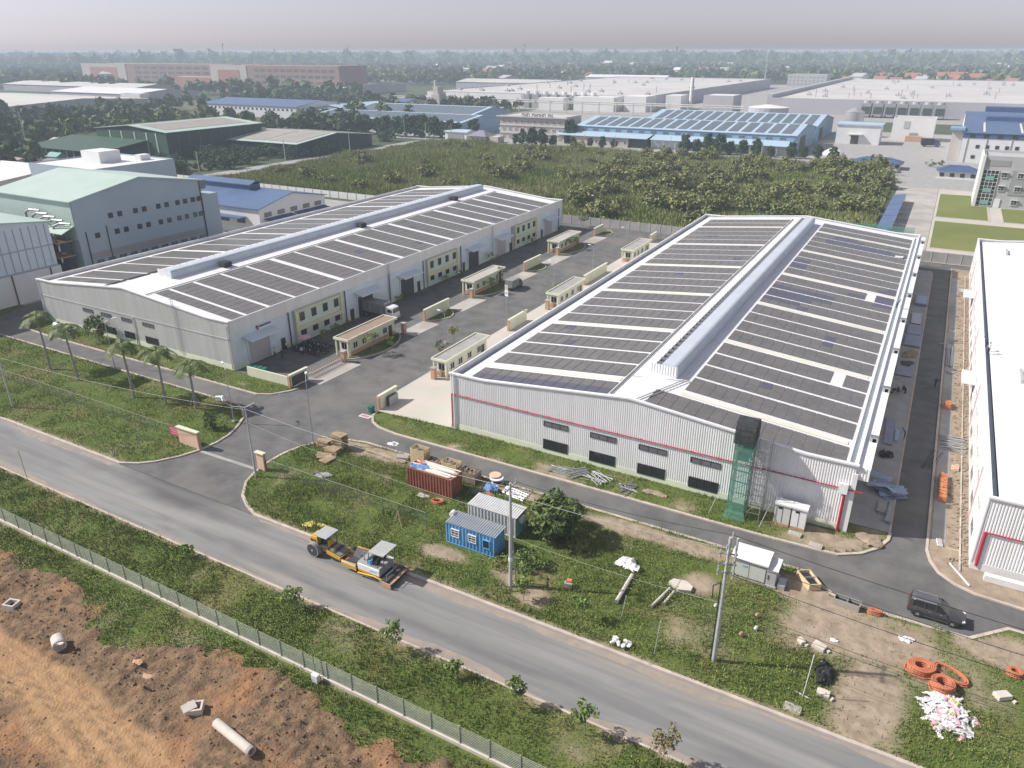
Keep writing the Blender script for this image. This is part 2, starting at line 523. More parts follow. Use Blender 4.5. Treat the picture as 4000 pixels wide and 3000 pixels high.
    M('bin_green', (0.02, 0.15, 0.11), rough=0.5)
build_mats()
def mt(n):
    return MATS[n] if isinstance(n, str) else n

HAZE_DENSITY = 0.00034
# ================================================================== the setting: ground, roads, verges
def strip_prism(mb, pts, w, z0, z1, closed=False, side=0.0):
    """a raised strip of width w along a polyline (mitred); side shifts it sideways"""
    P = [Vector((p[0], p[1])) for p in pts]
    n = len(P)
    offs = []
    for i in range(n):
        a = P[i - 1] if (i > 0 or closed) else None
        b = P[(i + 1) % n] if (i < n - 1 or closed) else None
        d1 = (P[i] - a).normalized() if a is not None else None
        d2 = (b - P[i]).normalized() if b is not None else None
        d1 = d1 if d1 is not None else d2
        d2 = d2 if d2 is not None else d1
        t = (d1 + d2)
        t = t.normalized() if t.length > 1e-6 else d1
        nrm = Vector((-t.y, t.x))
        k = 1.0 / max(0.5, nrm.dot(Vector((-d1.y, d1.x))))
        offs.append(nrm * k)
    vs, fs = [], []
    for p, o in zip(P, offs):
        l = p + o * (w / 2 + side)
        r = p + o * (-w / 2 + side)
        vs += [(l.x, l.y, z0), (r.x, r.y, z0), (r.x, r.y, z1), (l.x, l.y, z1)]
    m = n if closed else n - 1
    for i in range(m):
        a, b = 4 * i, 4 * ((i + 1) % n)
        for k in range(4):
            fs.append((a + k, a + (k + 1) % 4, b + (k + 1) % 4, b + k))
    if not closed:
        fs.append((0, 1, 2, 3))
        fs.append((4 * n - 1, 4 * n - 2, 4 * n - 3, 4 * n - 4))
    mb.add(vs, fs)
    return mb

R_ = 14000
O('ground', MB().sheet([(-R_, -R_), (R_, -R_), (R_, R_), (-R_, R_)], -0.06), mt('forest_floor'), kind='structure')
def main_road():
    xs, ys = np.append(np.append(-600.0, np.arange(-130, 40, 0.7)), 300.0), np.linspace(40.3, 48.15, 17)
    X, Y = np.meshgrid(xs, ys)
    d = np.hypot((X + 71.5) / 13.5, (Y - 49.5) / 6.0)
    a = np.clip((1.05 - d + (fbm(X, Y, 5, 71) - 0.5) * 0.7) * 2.2, 0, 1)
    a = np.maximum(a, 0.45 * np.clip((fbm(X * 0.25, Y, 2.0, 72) - 0.62) * 6, 0, 1))
    i = np.arange(X.size).reshape(X.shape)
    q = np.stack([i[:-1, :-1], i[:-1, 1:], i[1:, 1:], i[1:, :-1]], -1).reshape(-1, 4)
    O('main_road', np_mesh('main_road', np.stack([X.ravel(), Y.ravel(), X.ravel() * 0], 1), q, mt('main_asphalt'), {'fresh': a.ravel()}), None, kind='structure')
main_road()
O('estate_road', MB().sheet([(-160.5, 48.2), (90, 48.2), (90, 209), (-160.5, 209)], 0.004), mt('asphalt'), kind='structure')
# dusty shoulders of the main road: drifts of tan dirt against both kerbs
def drift(name, y_k, sgn, seed):
    mb = MB()
    xs = np.arange(-150, 60, 0.8)
    w = 0.25 + 1.3 * np.clip(fbm(xs, xs * 0 + seed, 7.0, seed) - 0.33, 0, 1) * 1.6
    if sgn < 0:
        w = np.where((xs > -85) & (xs < -59.5), 0.0, w)
    vs, fs = [], []
    for i, x in enumerate(xs):
        vs += [(x, y_k, 0.006), (x, y_k + sgn * w[i], 0.006)]
    for i in range(len(xs) - 1):
        fs.append((2 * i, 2 * i + 1, 2 * i + 3, 2 * i + 2))
    return O(name, mb.add(vs, fs), mt('dust'), kind='structure')
drift('roadside_dust', 47.95, -1, 3)
drift('roadside_dust', 40.35, 1, 9)
# a concrete drain line across the mouth of the estate road
O('drain_strip', MB().obox((-73.05, 55.6, 0.010), (9.6, 0.5, 0.008), rz=0.02), mt('grey_concrete'), kind='structure')

VERGE = 0.12
ISL_L = [(-400, 48.2), (-84.3, 48.3), (-82.1, 49.4), (-80.6, 50.8), (-79.1, 53.1), (-78.2, 55.5), (-77.9, 58.1), (-78.2, 60.5), (-79.3, 63.1), (-80.6, 65.3), (-82.8, 67.1), (-84.9, 67.9), (-152, 67.9), (-158, 72), (-160, 80), (-400, 80)]
ISL_R = [(-60.3, 48.25), (-62.6, 49.2), (-64.6, 50.4), (-66.6, 52.8), (-67.4, 54.9), (-67.9, 58.1), (-67.8, 60.4), (-67.1, 62.9), (-65.2, 65.3), (-62.8, 67.2), (-60.3, 67.8), (-3.6, 67.9), (-2.7, 66.6), (-1.1, 65.4), (1.8, 64.9), (10.3, 65.1), (13.4, 68.2), (80, 68.5), (80, 48.25)]
STRIP_A = [(-147.8, 74.4), (-147.6, 73.2), (-146.1, 72.3), (-138, 71.8), (-85, 71.9), (-83, 72.9), (-81.3, 75.3), (-80.9, 76.6), (-147.3, 76.9)]
STRIP_B = [(-64.9, 76.2), (-64.7, 74.6), (-63.4, 73.1), (-61.6, 72.2), (-58.3, 71.7), (-8.6, 72.1), (-1.7, 72.4), (0.4, 73.8), (1.9, 75.7), (2.7, 77.8), (2.8, 79.2), (-1.5, 79.2), (-1.5, 76.95), (-52.9, 76.95)]
STRIP_C = [(6.6, 205), (6.4, 77.8), (6.8, 75.9), (7.6, 74.2), (9.1, 72.9), (10.9, 72.2), (14.8, 71.9), (80, 71.9), (80, 205)]
YARD_B = [(2.75, 79.2), (2.75, 197.5), (2.3, 200), (-1.5, 200), (-1.5, 79.2)]
NEAR = [(-600, 0), (300, 0), (300, 40.25), (-600, 40.25)]

def soil_R(x, y):
    """bare, trodden earth on the right verge and along the inner kerb (0 grass, 1 soil)"""
    n = fbm(x, y, 5.0, 21)
    m = np.clip((n - 0.62) * 4, 0, 1) * 0.7
    def blob(cx, cy, rx, ry, k=1.4):
        d = np.sqrt(((x - cx) / rx) ** 2 + ((y - cy) / ry) ** 2)
        return np.clip((1.0 - d + (n - 0.5) * 0.9) * k * 1.6, 0, 1)
    for b in ((3, 60.5, 11, 6.2), (3.4, 54, 4.3, 8), (13, 64.5, 7, 3.4), (-4.5, 64.5, 4.5, 2.6), (-1, 58, 3, 2.5),
              (-58, 66.2, 8, 2.0), (-48, 66.5, 6, 1.6), (-36, 66.6, 8, 1.4), (-22, 66.2, 12, 1.5), (-13, 61, 2.4, 2.4), (-29, 53, 3.2, 2.2),
              (-26, 51.0, 2.5, 1.6), (-38, 52.5, 4, 1.3), (-16, 66, 6, 1.6), (-31, 63.5, 2.4, 2.4)):
        m = np.maximum(m, blob(*b))
    edge = np.clip(1.0 - (y - 48.3) / 0.7, 0, 1) * (n > 0.42)
    return np.clip(np.maximum(m, edge), 0, 1)
def soil_L(x, y):
    n = fbm(x, y, 6.0, 5)
    edge = np.clip(1.0 - (y - 48.3) / 0.9, 0, 1) * (n > 0.42)
    return np.clip(np.maximum(np.clip((n - 0.68) * 5, 0, 1) * 0.6, edge), 0, 1)
def soil_B(x, y):
    n = fbm(x, y, 4.0, 31)
    m = np.clip((n - 0.45) * 5, 0, 1) * np.clip((75.2 - y) / 1.6, 0, 1)
    return np.clip(np.maximum(m, np.clip((x + 8) / 4, 0, 1) * np.clip((n - 0.28) * 5, 0, 1)), 0, 1)
def soil_A(x, y):
    n = fbm(x, y, 4.0, 41)
    return np.clip((n - 0.66) * 4, 0, 1) * 0.6

def verge(name, poly, x0, x1, y0, y1, fsoil, step=0.5, amp=0.10, kerb_pts=None, z=VERGE):
    """a raised verge: an earth slab, and over it a slightly uneven skin of grass and soil"""
    base = O(name, MB().prism(poly, -0.05, z), mt('grass_ground'), kind='structure')
    xs, ys = np.arange(x0, x1, step), np.arange(y0, y1, step)
    X, Y = np.meshgrid(xs, ys)
    ins = in_poly(X, Y, poly)
    Z = z + 0.012 + amp * np.clip(fbm(X, Y, 3.0, 77) - 0.35, 0, 1)
    edge_in = ins.copy()
    edge_in[1:-1, 1:-1] &= ins[:-2, 1:-1] & ins[2:, 1:-1] & ins[1:-1, :-2] & ins[1:-1, 2:]
    Z = np.where(edge_in, Z, z + 0.006)
    idx = np.arange(X.size).reshape(X.shape)
    q = np.stack([idx[:-1, :-1], idx[:-1, 1:], idx[1:, 1:], idx[1:, :-1]], -1).reshape(-1, 4)
    ok = ins.ravel()[q].all(1)
    q = q[ok]
    verts = np.stack([X.ravel(), Y.ravel(), Z.ravel()], 1)
    me = np_mesh('verge_turf', verts, q, mt('grass_ground'), {'soil': fsoil(X.ravel(), Y.ravel())})
    me.polygons.foreach_set('use_smooth', [True] * len(me.polygons))
    O('verge_turf', me, None, parent=base)
    if kerb_pts:
        k = MB()
        strip_prism(k, kerb_pts, 0.34, -0.05, z + 0.045)
        O('kerb', k, mt('kerb_stone'), parent=base)
    return base
verge('verge', ISL_L, -170, -77, 48, 80, soil_L, kerb_pts=ISL_L[0:13])
verge('verge', ISL_R, -69, 45, 48, 69, soil_R, kerb_pts=[(79, 48.25)] + ISL_R[0:18])
verge('verge', STRIP_A, -149, -80, 71, 78, soil_A, kerb_pts=STRIP_A[0:8])
verge('verge', STRIP_B, -66, 4, 71, 80, soil_B, kerb_pts=STRIP_B[0:11], amp=0.16)
# trodden strip beside the white shed on the right: earth, brick edging and a grey paved band
sc_ = O('building_strip', MB().prism(STRIP_C, -0.05, 0.10), mt('tan_soil'), kind='structure')
O('kerb', strip_prism(MB(), STRIP_C[0:8], 0.26, -0.05, 0.17), mt('kerb_stone'), parent=sc_)
O('paved_band', MB().box(6.75, 8.1, 80, 196, 0.05, 0.125), mt('grey_concrete'), parent=sc_)
O('trench_edge', MB().box(9.35, 9.5, 75.4, 198, 0.05, 0.24).box(8.2, 9.35, 79.0, 79.15, 0.05, 0.2), mt('kerb_stone'), parent=sc_)
# rubble edging against the shed, loose bricks and clods
v_, f_ = [], []
cb = MB()
for i in range(900):
    y = random.uniform(76.5, 198)
    s = random.uniform(0.08, 0.26)
    cb.obox((random.uniform(9.5, 10.1) if i % 3 else random.uniform(8.2, 9.4), y, 0.1 + s * 0.25), (s * 1.5, s, s * 0.7), random.uniform(0, 3.1))
O('rubble', cb, mt('tan_soil'), kind='stuff', label='broken bricks and clods along the white shed', cat='rubble')
yb = O('side_yard', MB().prism(YARD_B, -0.05, 0.12), mt('grey_concrete'), kind='structure')
O('kerb', strip_prism(MB(), YARD_B[0:3], 0.2, -0.05, 0.16), mt('kerb_stone'), parent=yb)

# forecourt aprons
ap = [(-66.9, 200), (-66.9, 81), (-64.9, 76.3), (-52.95, 77.0), (-52.95, 200)]
O('apron', MB().prism(ap, -0.05, 0.05), mt('pale_concrete'), kind='structure')
for y0, y1 in ((79.6, 89.0), (104.8, 112.3), (121.2, 130.0), (145.8, 153.3), (161.8, 171.6), (187.0, 196.0)):
    O('apron', MB().prism([(-82.6, y0), (-79.0, y0 - 0.2), (-78.7, y1), (-82.6, y1)], -0.05, 0.03), mt('concrete'), kind='structure')
# half-round planted beds in front of the gatehouses and gate walls
def bed(x_in, y0, y1, bulge, name='planting_bed'):
    n = 14
    pts = [(x_in, y0)] + [(x_in + bulge * math.sin(math.pi * i / n) ** 0.7, y0 + (y1 - y0) * i / n) for i in range(1, n)] + [(x_in, y1)]
    b = O(name, MB().prism(pts, -0.05, 0.14), mt('grass_ground'), kind='structure')
    O('kerb', strip_prism(MB(), pts, 0.18, -0.05, 0.2), mt('kerb_stone'), parent=b)
    return pts
BEDS = []
for y0 in (89.2, 130.2, 171.8):
    BEDS.append(bed(-82.5, y0, y0 + 15.2, 3.5))
for y0 in (112.4, 153.4, 196.2):
    BEDS.append(bed(-82.4, y0, y0 + 8.6, 3.3))

# ------------------------------------------------------------------ near verge and the dug-over ground in the foreground
def edge_y(x):
    return np.interp(x, [-110, -86, -71, -64, -56.6, -53, -49, -42, -36, -29, -24, -10], [30.5, 30.5, 30, 29.9, 27.4, 28.2, 30.4, 31.2, 31.0, 30.6, 30.9, 31.0])
def terrain():
    xs, ys = np.arange(-118, 22, 0.28), np.arange(6, 40.0, 0.28)
    ys = np.append(ys, 40.2)
    X, Y = np.meshgrid(xs, ys)
    up = np.interp(X, [-120, -67, -53, -46, -39.5, -20], [25.5, 24.0, 24.2, 23.2, 22.2, 20])
    lo = np.interp(X, [-120, -60, -54.4, -48.6, -40, -20], [21.5, 19.6, 18.2, 17.2, 15.5, 13])
    wob = (fbm(X, Y, 3.0, 12) - 0.5) * 1.6
    road = np.clip((up + wob - Y) / 0.5, 0, 1) * np.clip((Y - lo + wob) / 0.7, 0, 1)
    fr = (Y - lo) / (up - lo) + 0.05 * np.sin(X * 0.13) + 0.05 * (fbm(X, Y, 9.0, 44) - 0.5)
    rut = sum(np.exp(-((fr - c) / 0.016) ** 2) * (fbm(X, Y, 4.0, 50 + i) > 0.36) for i, c in enumerate((0.1, 0.2, 0.36, 0.44, 0.62, 0.72, 0.88)))
    rut = np.clip(rut, 0, 1)
    green = np.clip((Y - edge_y(X) + (fbm(X, Y, 2.2, 15) - 0.5) * 4.0) / 0.6, 0, 1)
    clods = fbm(X, Y, 1.7, 3, 4) + 0.9 * np.abs(fbm(X, Y + X * 0.4, 1.1, 8, 3) - 0.5) + 0.25 * rng.uniform(-0.5, 0.5, X.shape)
    big = fbm(X, Y, 6.5, 18, 2)
    h = 0.16 + (1 - road) * (1 - green) * (np.clip(clods - 0.35, 0, 1.2) * 0.8 + (big - 0.5) * 0.7)
    ruts = (0.05 * np.sin((Y - lo) * 3.3 + np.sin(X * 0.25)) - 0.11 * (np.abs((Y - lo - 1.0 + 0.25 * np.sin(X * 0.2)) % 1.35 - 0.6) < 0.2) * (fbm(X, Y, 5.0, 33) > 0.42) + 0.03 * rng.uniform(-1, 1, X.shape)) * road
    h = h + ruts - 0.07 * rut * road + green * 0.06 * fbm(X, Y, 2.0, 4)
    h = np.where(Y > 33.0, np.minimum(h, 0.12), h)
    h = np.where(Y > 39.6, np.minimum(h, 0.10), h)
    idx = np.arange(X.size).reshape(X.shape)
    q = np.stack([idx[:-1, :-1], idx[:-1, 1:], idx[1:, 1:], idx[1:, :-1]], -1).reshape(-1, 4)
    gq = green.ravel()[q].mean(1) > 0.5
    verts = np.stack([X.ravel(), Y.ravel(), h.ravel()], 1)
    soil = np.clip((fbm(X, Y, 4.0, 61) - 0.60) * 4, 0, 1) * 0.7
    soil = np.maximum(soil, np.clip((Y - 39.4) / 0.7, 0, 1) * (fbm(X, Y, 3, 62) > 0.48))
    me = np_mesh('dug_ground', verts, q[~gq], mt('soil'), {'road': (road * (1 - 0.65 * rut)).ravel()})
    O('dug_ground', me, None, kind='structure')
    me = np_mesh('verge', verts, q[gq], mt('grass_ground'), {'soil': soil.ravel()})
    me.polygons.foreach_set('use_smooth', [True] * len(me.polygons))
    O('verge', me, None, kind='structure')
    return X, Y, h, green, soil
TX, TY, TH, TG, TS = terrain()
def terr_h(x, y):
    i = int(np.clip(round((y - 6) / 0.28), 0, TX.shape[0] - 1))
    j = int(np.clip(round((x + 118) / 0.28), 0, TX.shape[1] - 1))
    return float(TH[i, j])
def scatter_clods(name, n, x0, x1, y0, y1, smin, smax, mat, label, zf, ok):
    x, y = rng.uniform(x0, x1, n), rng.uniform(y0, y1, n)
    k = ok(x, y); x, y = x[k], y[k]; n = len(x)
    s = smin + (smax - smin) * rng.uniform(0, 1, n) ** 2.5
    base = np.array([(1, 0, -0.3), (-0.5, 0.87, -0.3), (-0.5, -0.87, -0.3), (0.25, 0.2, 0.75), (-0.4, -0.1, 0.6)])
    f = np.array([(0, 1, 3), (1, 4, 3), (1, 2, 4), (2, 0, 3), (2, 3, 4), (0, 2, 1)])
    a = rng.uniform(0, 6.28, n)
    v = base[None] * s[:, None, None] * rng.uniform(0.6, 1.3, (n, 5, 3))
    vx = v[:, :, 0] * np.cos(a)[:, None] - v[:, :, 1] * np.sin(a)[:, None] + x[:, None]
    vy = v[:, :, 0] * np.sin(a)[:, None] + v[:, :, 1] * np.cos(a)[:, None] + y[:, None]
    vz = v[:, :, 2] * 0.8 + zf(x, y)[:, None] + 0.02
    V = np.stack([vx, vy, vz], 2).reshape(-1, 3)
    F = (f[None] + 5 * np.arange(n)[:, None, None]).reshape(-1, 3)
    O(name, np_mesh(name, V, F, mt(mat)), None, kind='stuff', label=label, cat='clods')
def TH_at(x, y):
    i = np.clip(np.round((y - 6) / 0.28).astype(int), 0, TX.shape[0] - 1)
    j = np.clip(np.round((x + 118) / 0.28).astype(int), 0, TX.shape[1] - 1)
    return TH[i, j]
def road_at(x, y):
    up = np.interp(x, [-120, -67, -53, -46, -39.5, -20], [25.5, 24.0, 24.2, 23.2, 22.2, 20])
    lo = np.interp(x, [-120, -60, -54.4, -48.6, -40, -20], [21.5, 19.6, 18.2, 17.2, 15.5, 13])
    return (y < up) & (y > lo)
M('clod', (0.235, 0.155, 0.095), (0.15, 0.10, 0.065), 0.5, rough=1.0, island=0.45, c3=(0.30, 0.165, 0.085), scale3=0.2, lo3=0.52, hi3=0.66)
scatter_clods('clods', 9000, -92, -10, 9, 31.5, 0.04, 0.2, 'clod', 'loose clods and stones over the dug ground', TH_at, lambda x, y: (y < edge_y(x) + 0.4) & (~road_at(x, y) | (rng.uniform(0, 1, len(x)) < 0.07)))
scatter_clods('clods', 5000, -68, 20, 48.6, 67.5, 0.03, 0.15, 'tan_soil', 'small stones on the bare patches round the site', lambda x, y: x * 0 + VERGE, lambda x, y: in_poly(x, y, ISL_R) & (soil_R(x, y) > 0.35))
O('kerb', strip_prism(MB(), [(-400, 40.28), (200, 40.28)], 0.2, -0.05, 0.13), mt('kerb_stone'), kind='structure')
O('verge', MB().sheet([(-600, 30), (-117.9, 30), (-117.9, 40.15), (-600, 40.15)], 0.08), mt('grass_ground'), kind='structure')
O('verge', MB().sheet([(21.7, 5), (300, 5), (300, 40.15), (21.7, 40.15)], 0.08), mt('grass_ground'), kind='structure')

# ------------------------------------------------------------------ grass: single blades, nobody could count them
def blades(name, x, y, z, hgt, wid, mat, label, lean=0.5, cat='grass'):
    n = len(x)
    a = rng.uniform(0, 2 * np.pi, n)
    l = rng.uniform(0.1, 1.0, n) * lean
    la = rng.uniform(0, 2 * np.pi, n)
    w = wid * rng.uniform(0.6, 1.3, n)
    v = np.empty((n, 3, 3))
    v[:, 0] = np.stack([x - np.cos(a) * w / 2, y - np.sin(a) * w / 2, z - 0.03], 1)
    v[:, 1] = np.stack([x + np.cos(a) * w / 2, y + np.sin(a) * w / 2, z - 0.03], 1)
    v[:, 2] = np.stack([x + np.cos(la) * l * hgt, y + np.sin(la) * l * hgt, z + hgt * np.sqrt(np.clip(1 - (l * 0.8) ** 2, 0.05, 1))], 1)
    me = np_mesh(name, v.reshape(-1, 3), np.arange(3 * n).reshape(n, 3), mat)
    return O(name, me, None, kind='stuff', label=label, cat=cat)

def grow(name, poly, x0, x1, y0, y1, dens, fsoil, label, z=VERGE + 0.02, hmin=0.10, hmax=0.42, wid=0.085, seed=1, mat='leaf_grass', excl=()):
    n = int((x1 - x0) * (y1 - y0) * dens)
    x, y = rng.uniform(x0, x1, n), rng.uniform(y0, y1, n)
    ok = in_poly(x, y, poly)
    x, y = x[ok], y[ok]
    t = fbm(x, y, 2.6, seed)
    s = fsoil(x, y)
    keep = rng.uniform(0, 1, len(x)) < np.clip(1.15 - s * 1.25, 0.03, 1)
    for ex in excl:
        keep &= ~((x > ex[0]) & (x < ex[1]) & (y > ex[2]) & (y < ex[3]))
    x, y, t = x[keep], y[keep], t[keep]
    h = hmin + (hmax - hmin) * np.clip((t - 0.30) * 2.2, 0, 1.15) * rng.uniform(0.5, 1.2, len(x))
    return blades(name, x, y, np.full(len(x), z), h, wid, mt(mat), label)
grow('grass', ISL_L, -150, -77.5, 48.3, 68, 42, soil_L, 'short mown grass on the verge round the palm trees', hmax=0.34, seed=2)
grow('grass', ISL_R, -68, 34, 48.3, 68, 54, soil_R, 'rough grass and weeds round the site containers', hmax=0.55, seed=3,
     excl=((-38.5, -32.4, 54.2, 56.7), (-38.3, -32.1, 58.3, 60.9), (-48.9, -42.3, 61.3, 63.9), (-10.8, -6.2, 63.3, 66.0)))
grow('grass', STRIP_A, -147, -81, 71.8, 77, 42, soil_A, 'narrow grass strip along the grey gable of the older shed', hmax=0.3, seed=4)
grow('grass', STRIP_B, -64, 2, 72, 77, 48, soil_B, 'thin grass strip under the white gable with windows', hmax=0.34, seed=5)
def near_grass():
    n = int(121 * 13.1 * 58)
    x, y = rng.uniform(-100, 21, n), rng.uniform(27.0, 40.1, n)
    i = np.clip(np.round((y - 6) / 0.28).astype(int), 0, TX.shape[0] - 1)
    j = np.clip(np.round((x + 118) / 0.28).astype(int), 0, TX.shape[1] - 1)
    g, s, h0 = TG[i, j], TS[i, j], TH[i, j]
    t = fbm(x, y, 2.4, 9)
    keep = (rng.uniform(0, 1, n) < np.clip(1.1 - s, 0.05, 1)) & (rng.uniform(0, 1, n) < np.clip(g * 1.2 - 0.1, 0.004, 1)) & (np.abs(y - 33.5) > 0.28) & ((y > 33.5) | (y < 32.95) | (rng.uniform(0, 1, n) < 0.25))
    x, y, t, h0 = x[keep], y[keep], t[keep], h0[keep]
    h = 0.12 + 0.42 * np.clip((t - 0.3) * 2.2, 0, 1.2) * rng.uniform(0.5, 1.25, len(x))
    blades('grass', x, y, h0, h, 0.085, mt('leaf_grass'), 'thick weedy grass either side of the slatted wire fence')
near_grass()
# broad leaved weeds and dry straw among the grass
def weeds(name, n, pts_fn, size, mat, label, per=9):
    x, y, z = pts_fn(n)
    t = fbm(x, y, 3.2, 55)
    k = t > 0.52
    x, y, z, t = x[k], y[k], z[k], t[k]
    m = len(x)
    p = np.stack([x, y, z], 1).repeat(per, 0) + rng.normal(size=(m * per, 3)) * np.array([0.22, 0.22, 0.0])
    p[:, 2] += np.abs(rng.normal(size=m * per)) * 0.22 + 0.12 + 0.5 * np.clip(t - 0.55, 0, 1).repeat(per)
    nr = rng.normal(size=(m * per, 3)) * 0.7 + np.array([0, 0, 1.0])
    nr /= np.linalg.norm(nr, axis=1, keepdims=True)
    a = np.cross(nr, rng.normal(size=(m * per, 3))); a /= np.linalg.norm(a, axis=1, keepdims=True)
    b = np.cross(nr, a)
    s_ = size * rng.uniform(0.5, 1.3, m * per)[:, None]
    v = np.stack([p - a * s_, p + b * s_ * 0.5, p + a * s_, p - b * s_ * 0.5], 1).reshape(-1, 3)
    O(name, np_mesh(name, v, np.arange(len(v)).reshape(-1, 4), mt(mat)), None, kind='stuff', label=label, cat='weeds')
def pts_R(n):
    x, y = rng.uniform(-68, 20, n), rng.uniform(48.6, 67.6, n)
    k = in_poly(x, y, ISL_R) & (soil_R(x, y) < 0.3) & ~((x > -38.7) & (x < -32) & (y > 54.1) & (y < 60.9)) & ~((x > -49) & (x < -42) & (y > 61) & (y < 64))
    return x[k], y[k], np.full(k.sum(), VERGE)
def pts_N(n):
    x, y = rng.uniform(-95, 5, n), rng.uniform(28, 39.8, n)
    k = (y > edge_y(x) + 0.3) & (np.abs(y - 33.5) > 0.45)
    return x[k], y[k], TH_at(x[k], y[k])
M('leaf_weed', (0.14, 0.19, 0.04), (0.20, 0.25, 0.06), 0.5, rough=0.75, island=0.45)
M('straw', (0.34, 0.29, 0.15), (0.26, 0.24, 0.11), 0.6, rough=0.9, island=0.35)
weeds('weeds', 8000, pts_R, 0.08, 'leaf_weed', 'broad leaved weeds scattered through the rough grass by the containers')
weeds('weeds', 7000, pts_N, 0.08, 'leaf_weed', 'broad leaved weeds along the slatted wire fence')
for fn, lb in ((pts_R, 'dry straw stalks in the rough grass by the containers'), (pts_N, 'dry straw stalks along the slatted wire fence')):
    x, y, z = fn(16000)
    k = fbm(x, y, 4.0, 91) > 0.5
    blades('straw', x[k], y[k], z[k], rng.uniform(0.15, 0.5, k.sum()), 0.05, mt('straw'), lb, lean=0.8)
# grass in the planted beds
for k, pts in enumerate(BEDS):
    xs_ = [p[0] for p in pts]; ys_ = [p[1] for p in pts]
    if k < 3:
        pass

# ------------------------------------------------------------------ the overgrown field behind the sheds
FIELD = [(-262, 214), (-178, 211), (-99, 209.6), (-13.6, 211), (-14.6, 252), (-16.5, 352), (-38, 379), (-120, 381), (-200, 380), (-262, 372), (-262, 300)]
O('field', MB().sheet(FIELD, 0.02), mt('field_ground'), kind='structure')
def tall_grass():
    n = 430000
    x, y = rng.uniform(-264, -13, n), rng.uniform(209, 382, n)
    ok = in_poly(x, y, FIELD)
    x, y = x[ok], y[ok]
    t = fbm(x, y, 22, 11)
    t2 = fbm(x, y, 6, 14)
    keep = rng.uniform(0, 1, len(x)) < np.clip(t2 * 1.6, 0.15, 1)
    x, y, t, t2 = x[keep], y[keep], t[keep], t2[keep]
    h = (0.8 + 3.0 * np.clip(t * 1.4 - 0.25, 0.05, 1)) * rng.uniform(0.6, 1.2, len(x)) * (0.55 + 0.8 * t2)
    blades('tall_grass', x, y, np.zeros(len(x)) + 0.02, h, 0.40, mt('leaf_tall'), 'tall dry grass and reeds filling the overgrown field', lean=0.42)
tall_grass()

# paved yards, drive and lawns on the far right
O('drive', MB().sheet([(-13.5, 209.5), (0.2, 209.5), (0.2, 332), (-13.5, 332)], 0.03), mt('concrete'), kind='structure')
O('factory_yard', MB().sheet([(-66, 332), (60, 332), (60, 560), (-66, 560)], 0.02), mt('grey_concrete'), kind='structure')
for pts in ([(0.8, 226), (60, 226), (60, 265.5), (0.8, 265.5)], [(0.8, 272.5), (15.6, 272.5), (15.6, 298.5), (11.5, 298.5), (11.5, 320), (0.8, 320)], [(19.2, 272.5), (60, 272.5), (60, 298), (19.2, 298)]):
    lw = O('lawn', MB().prism(pts, -0.05, 0.12), mt('lawn'), kind='structure')
    O('kerb', strip_prism(MB(), pts, 0.5, -0.05, 0.16, closed=True), mt('pale_concrete'), parent=lw)
O('garden_path', MB().sheet([(0.3, 209.5), (60, 209.5), (60, 332), (0.3, 332)], 0.025), mt('pale_concrete'), kind='structure')
O('street', MB().sheet([(-300, 383), (-14, 383), (-14, 396), (-300, 396)], 0.03), mt('grey_concrete'), kind='structure')
O('street', MB().sheet([(-275, 205), (-263, 205), (-263, 383), (-275, 383)], 0.028), mt('grey_concrete'), kind='structure')
O('factory_ground', MB().sheet([(-330, 396), (-66.2, 396), (-66.2, 640), (-330, 640)], 0.01), mt('grey_concrete'), kind='structure')
O('factory_ground', MB().sheet([(-560, 640.1), (140, 640.1), (140, 1300), (-560, 1300)], -0.02), mt('grey_concrete'), kind='structure')
O('workshop_yard', MB().sheet([(-330, 60), (-160.6, 60), (-160.6, 204), (-330, 204)], -0.01), mt('grey_concrete'), kind='structure')

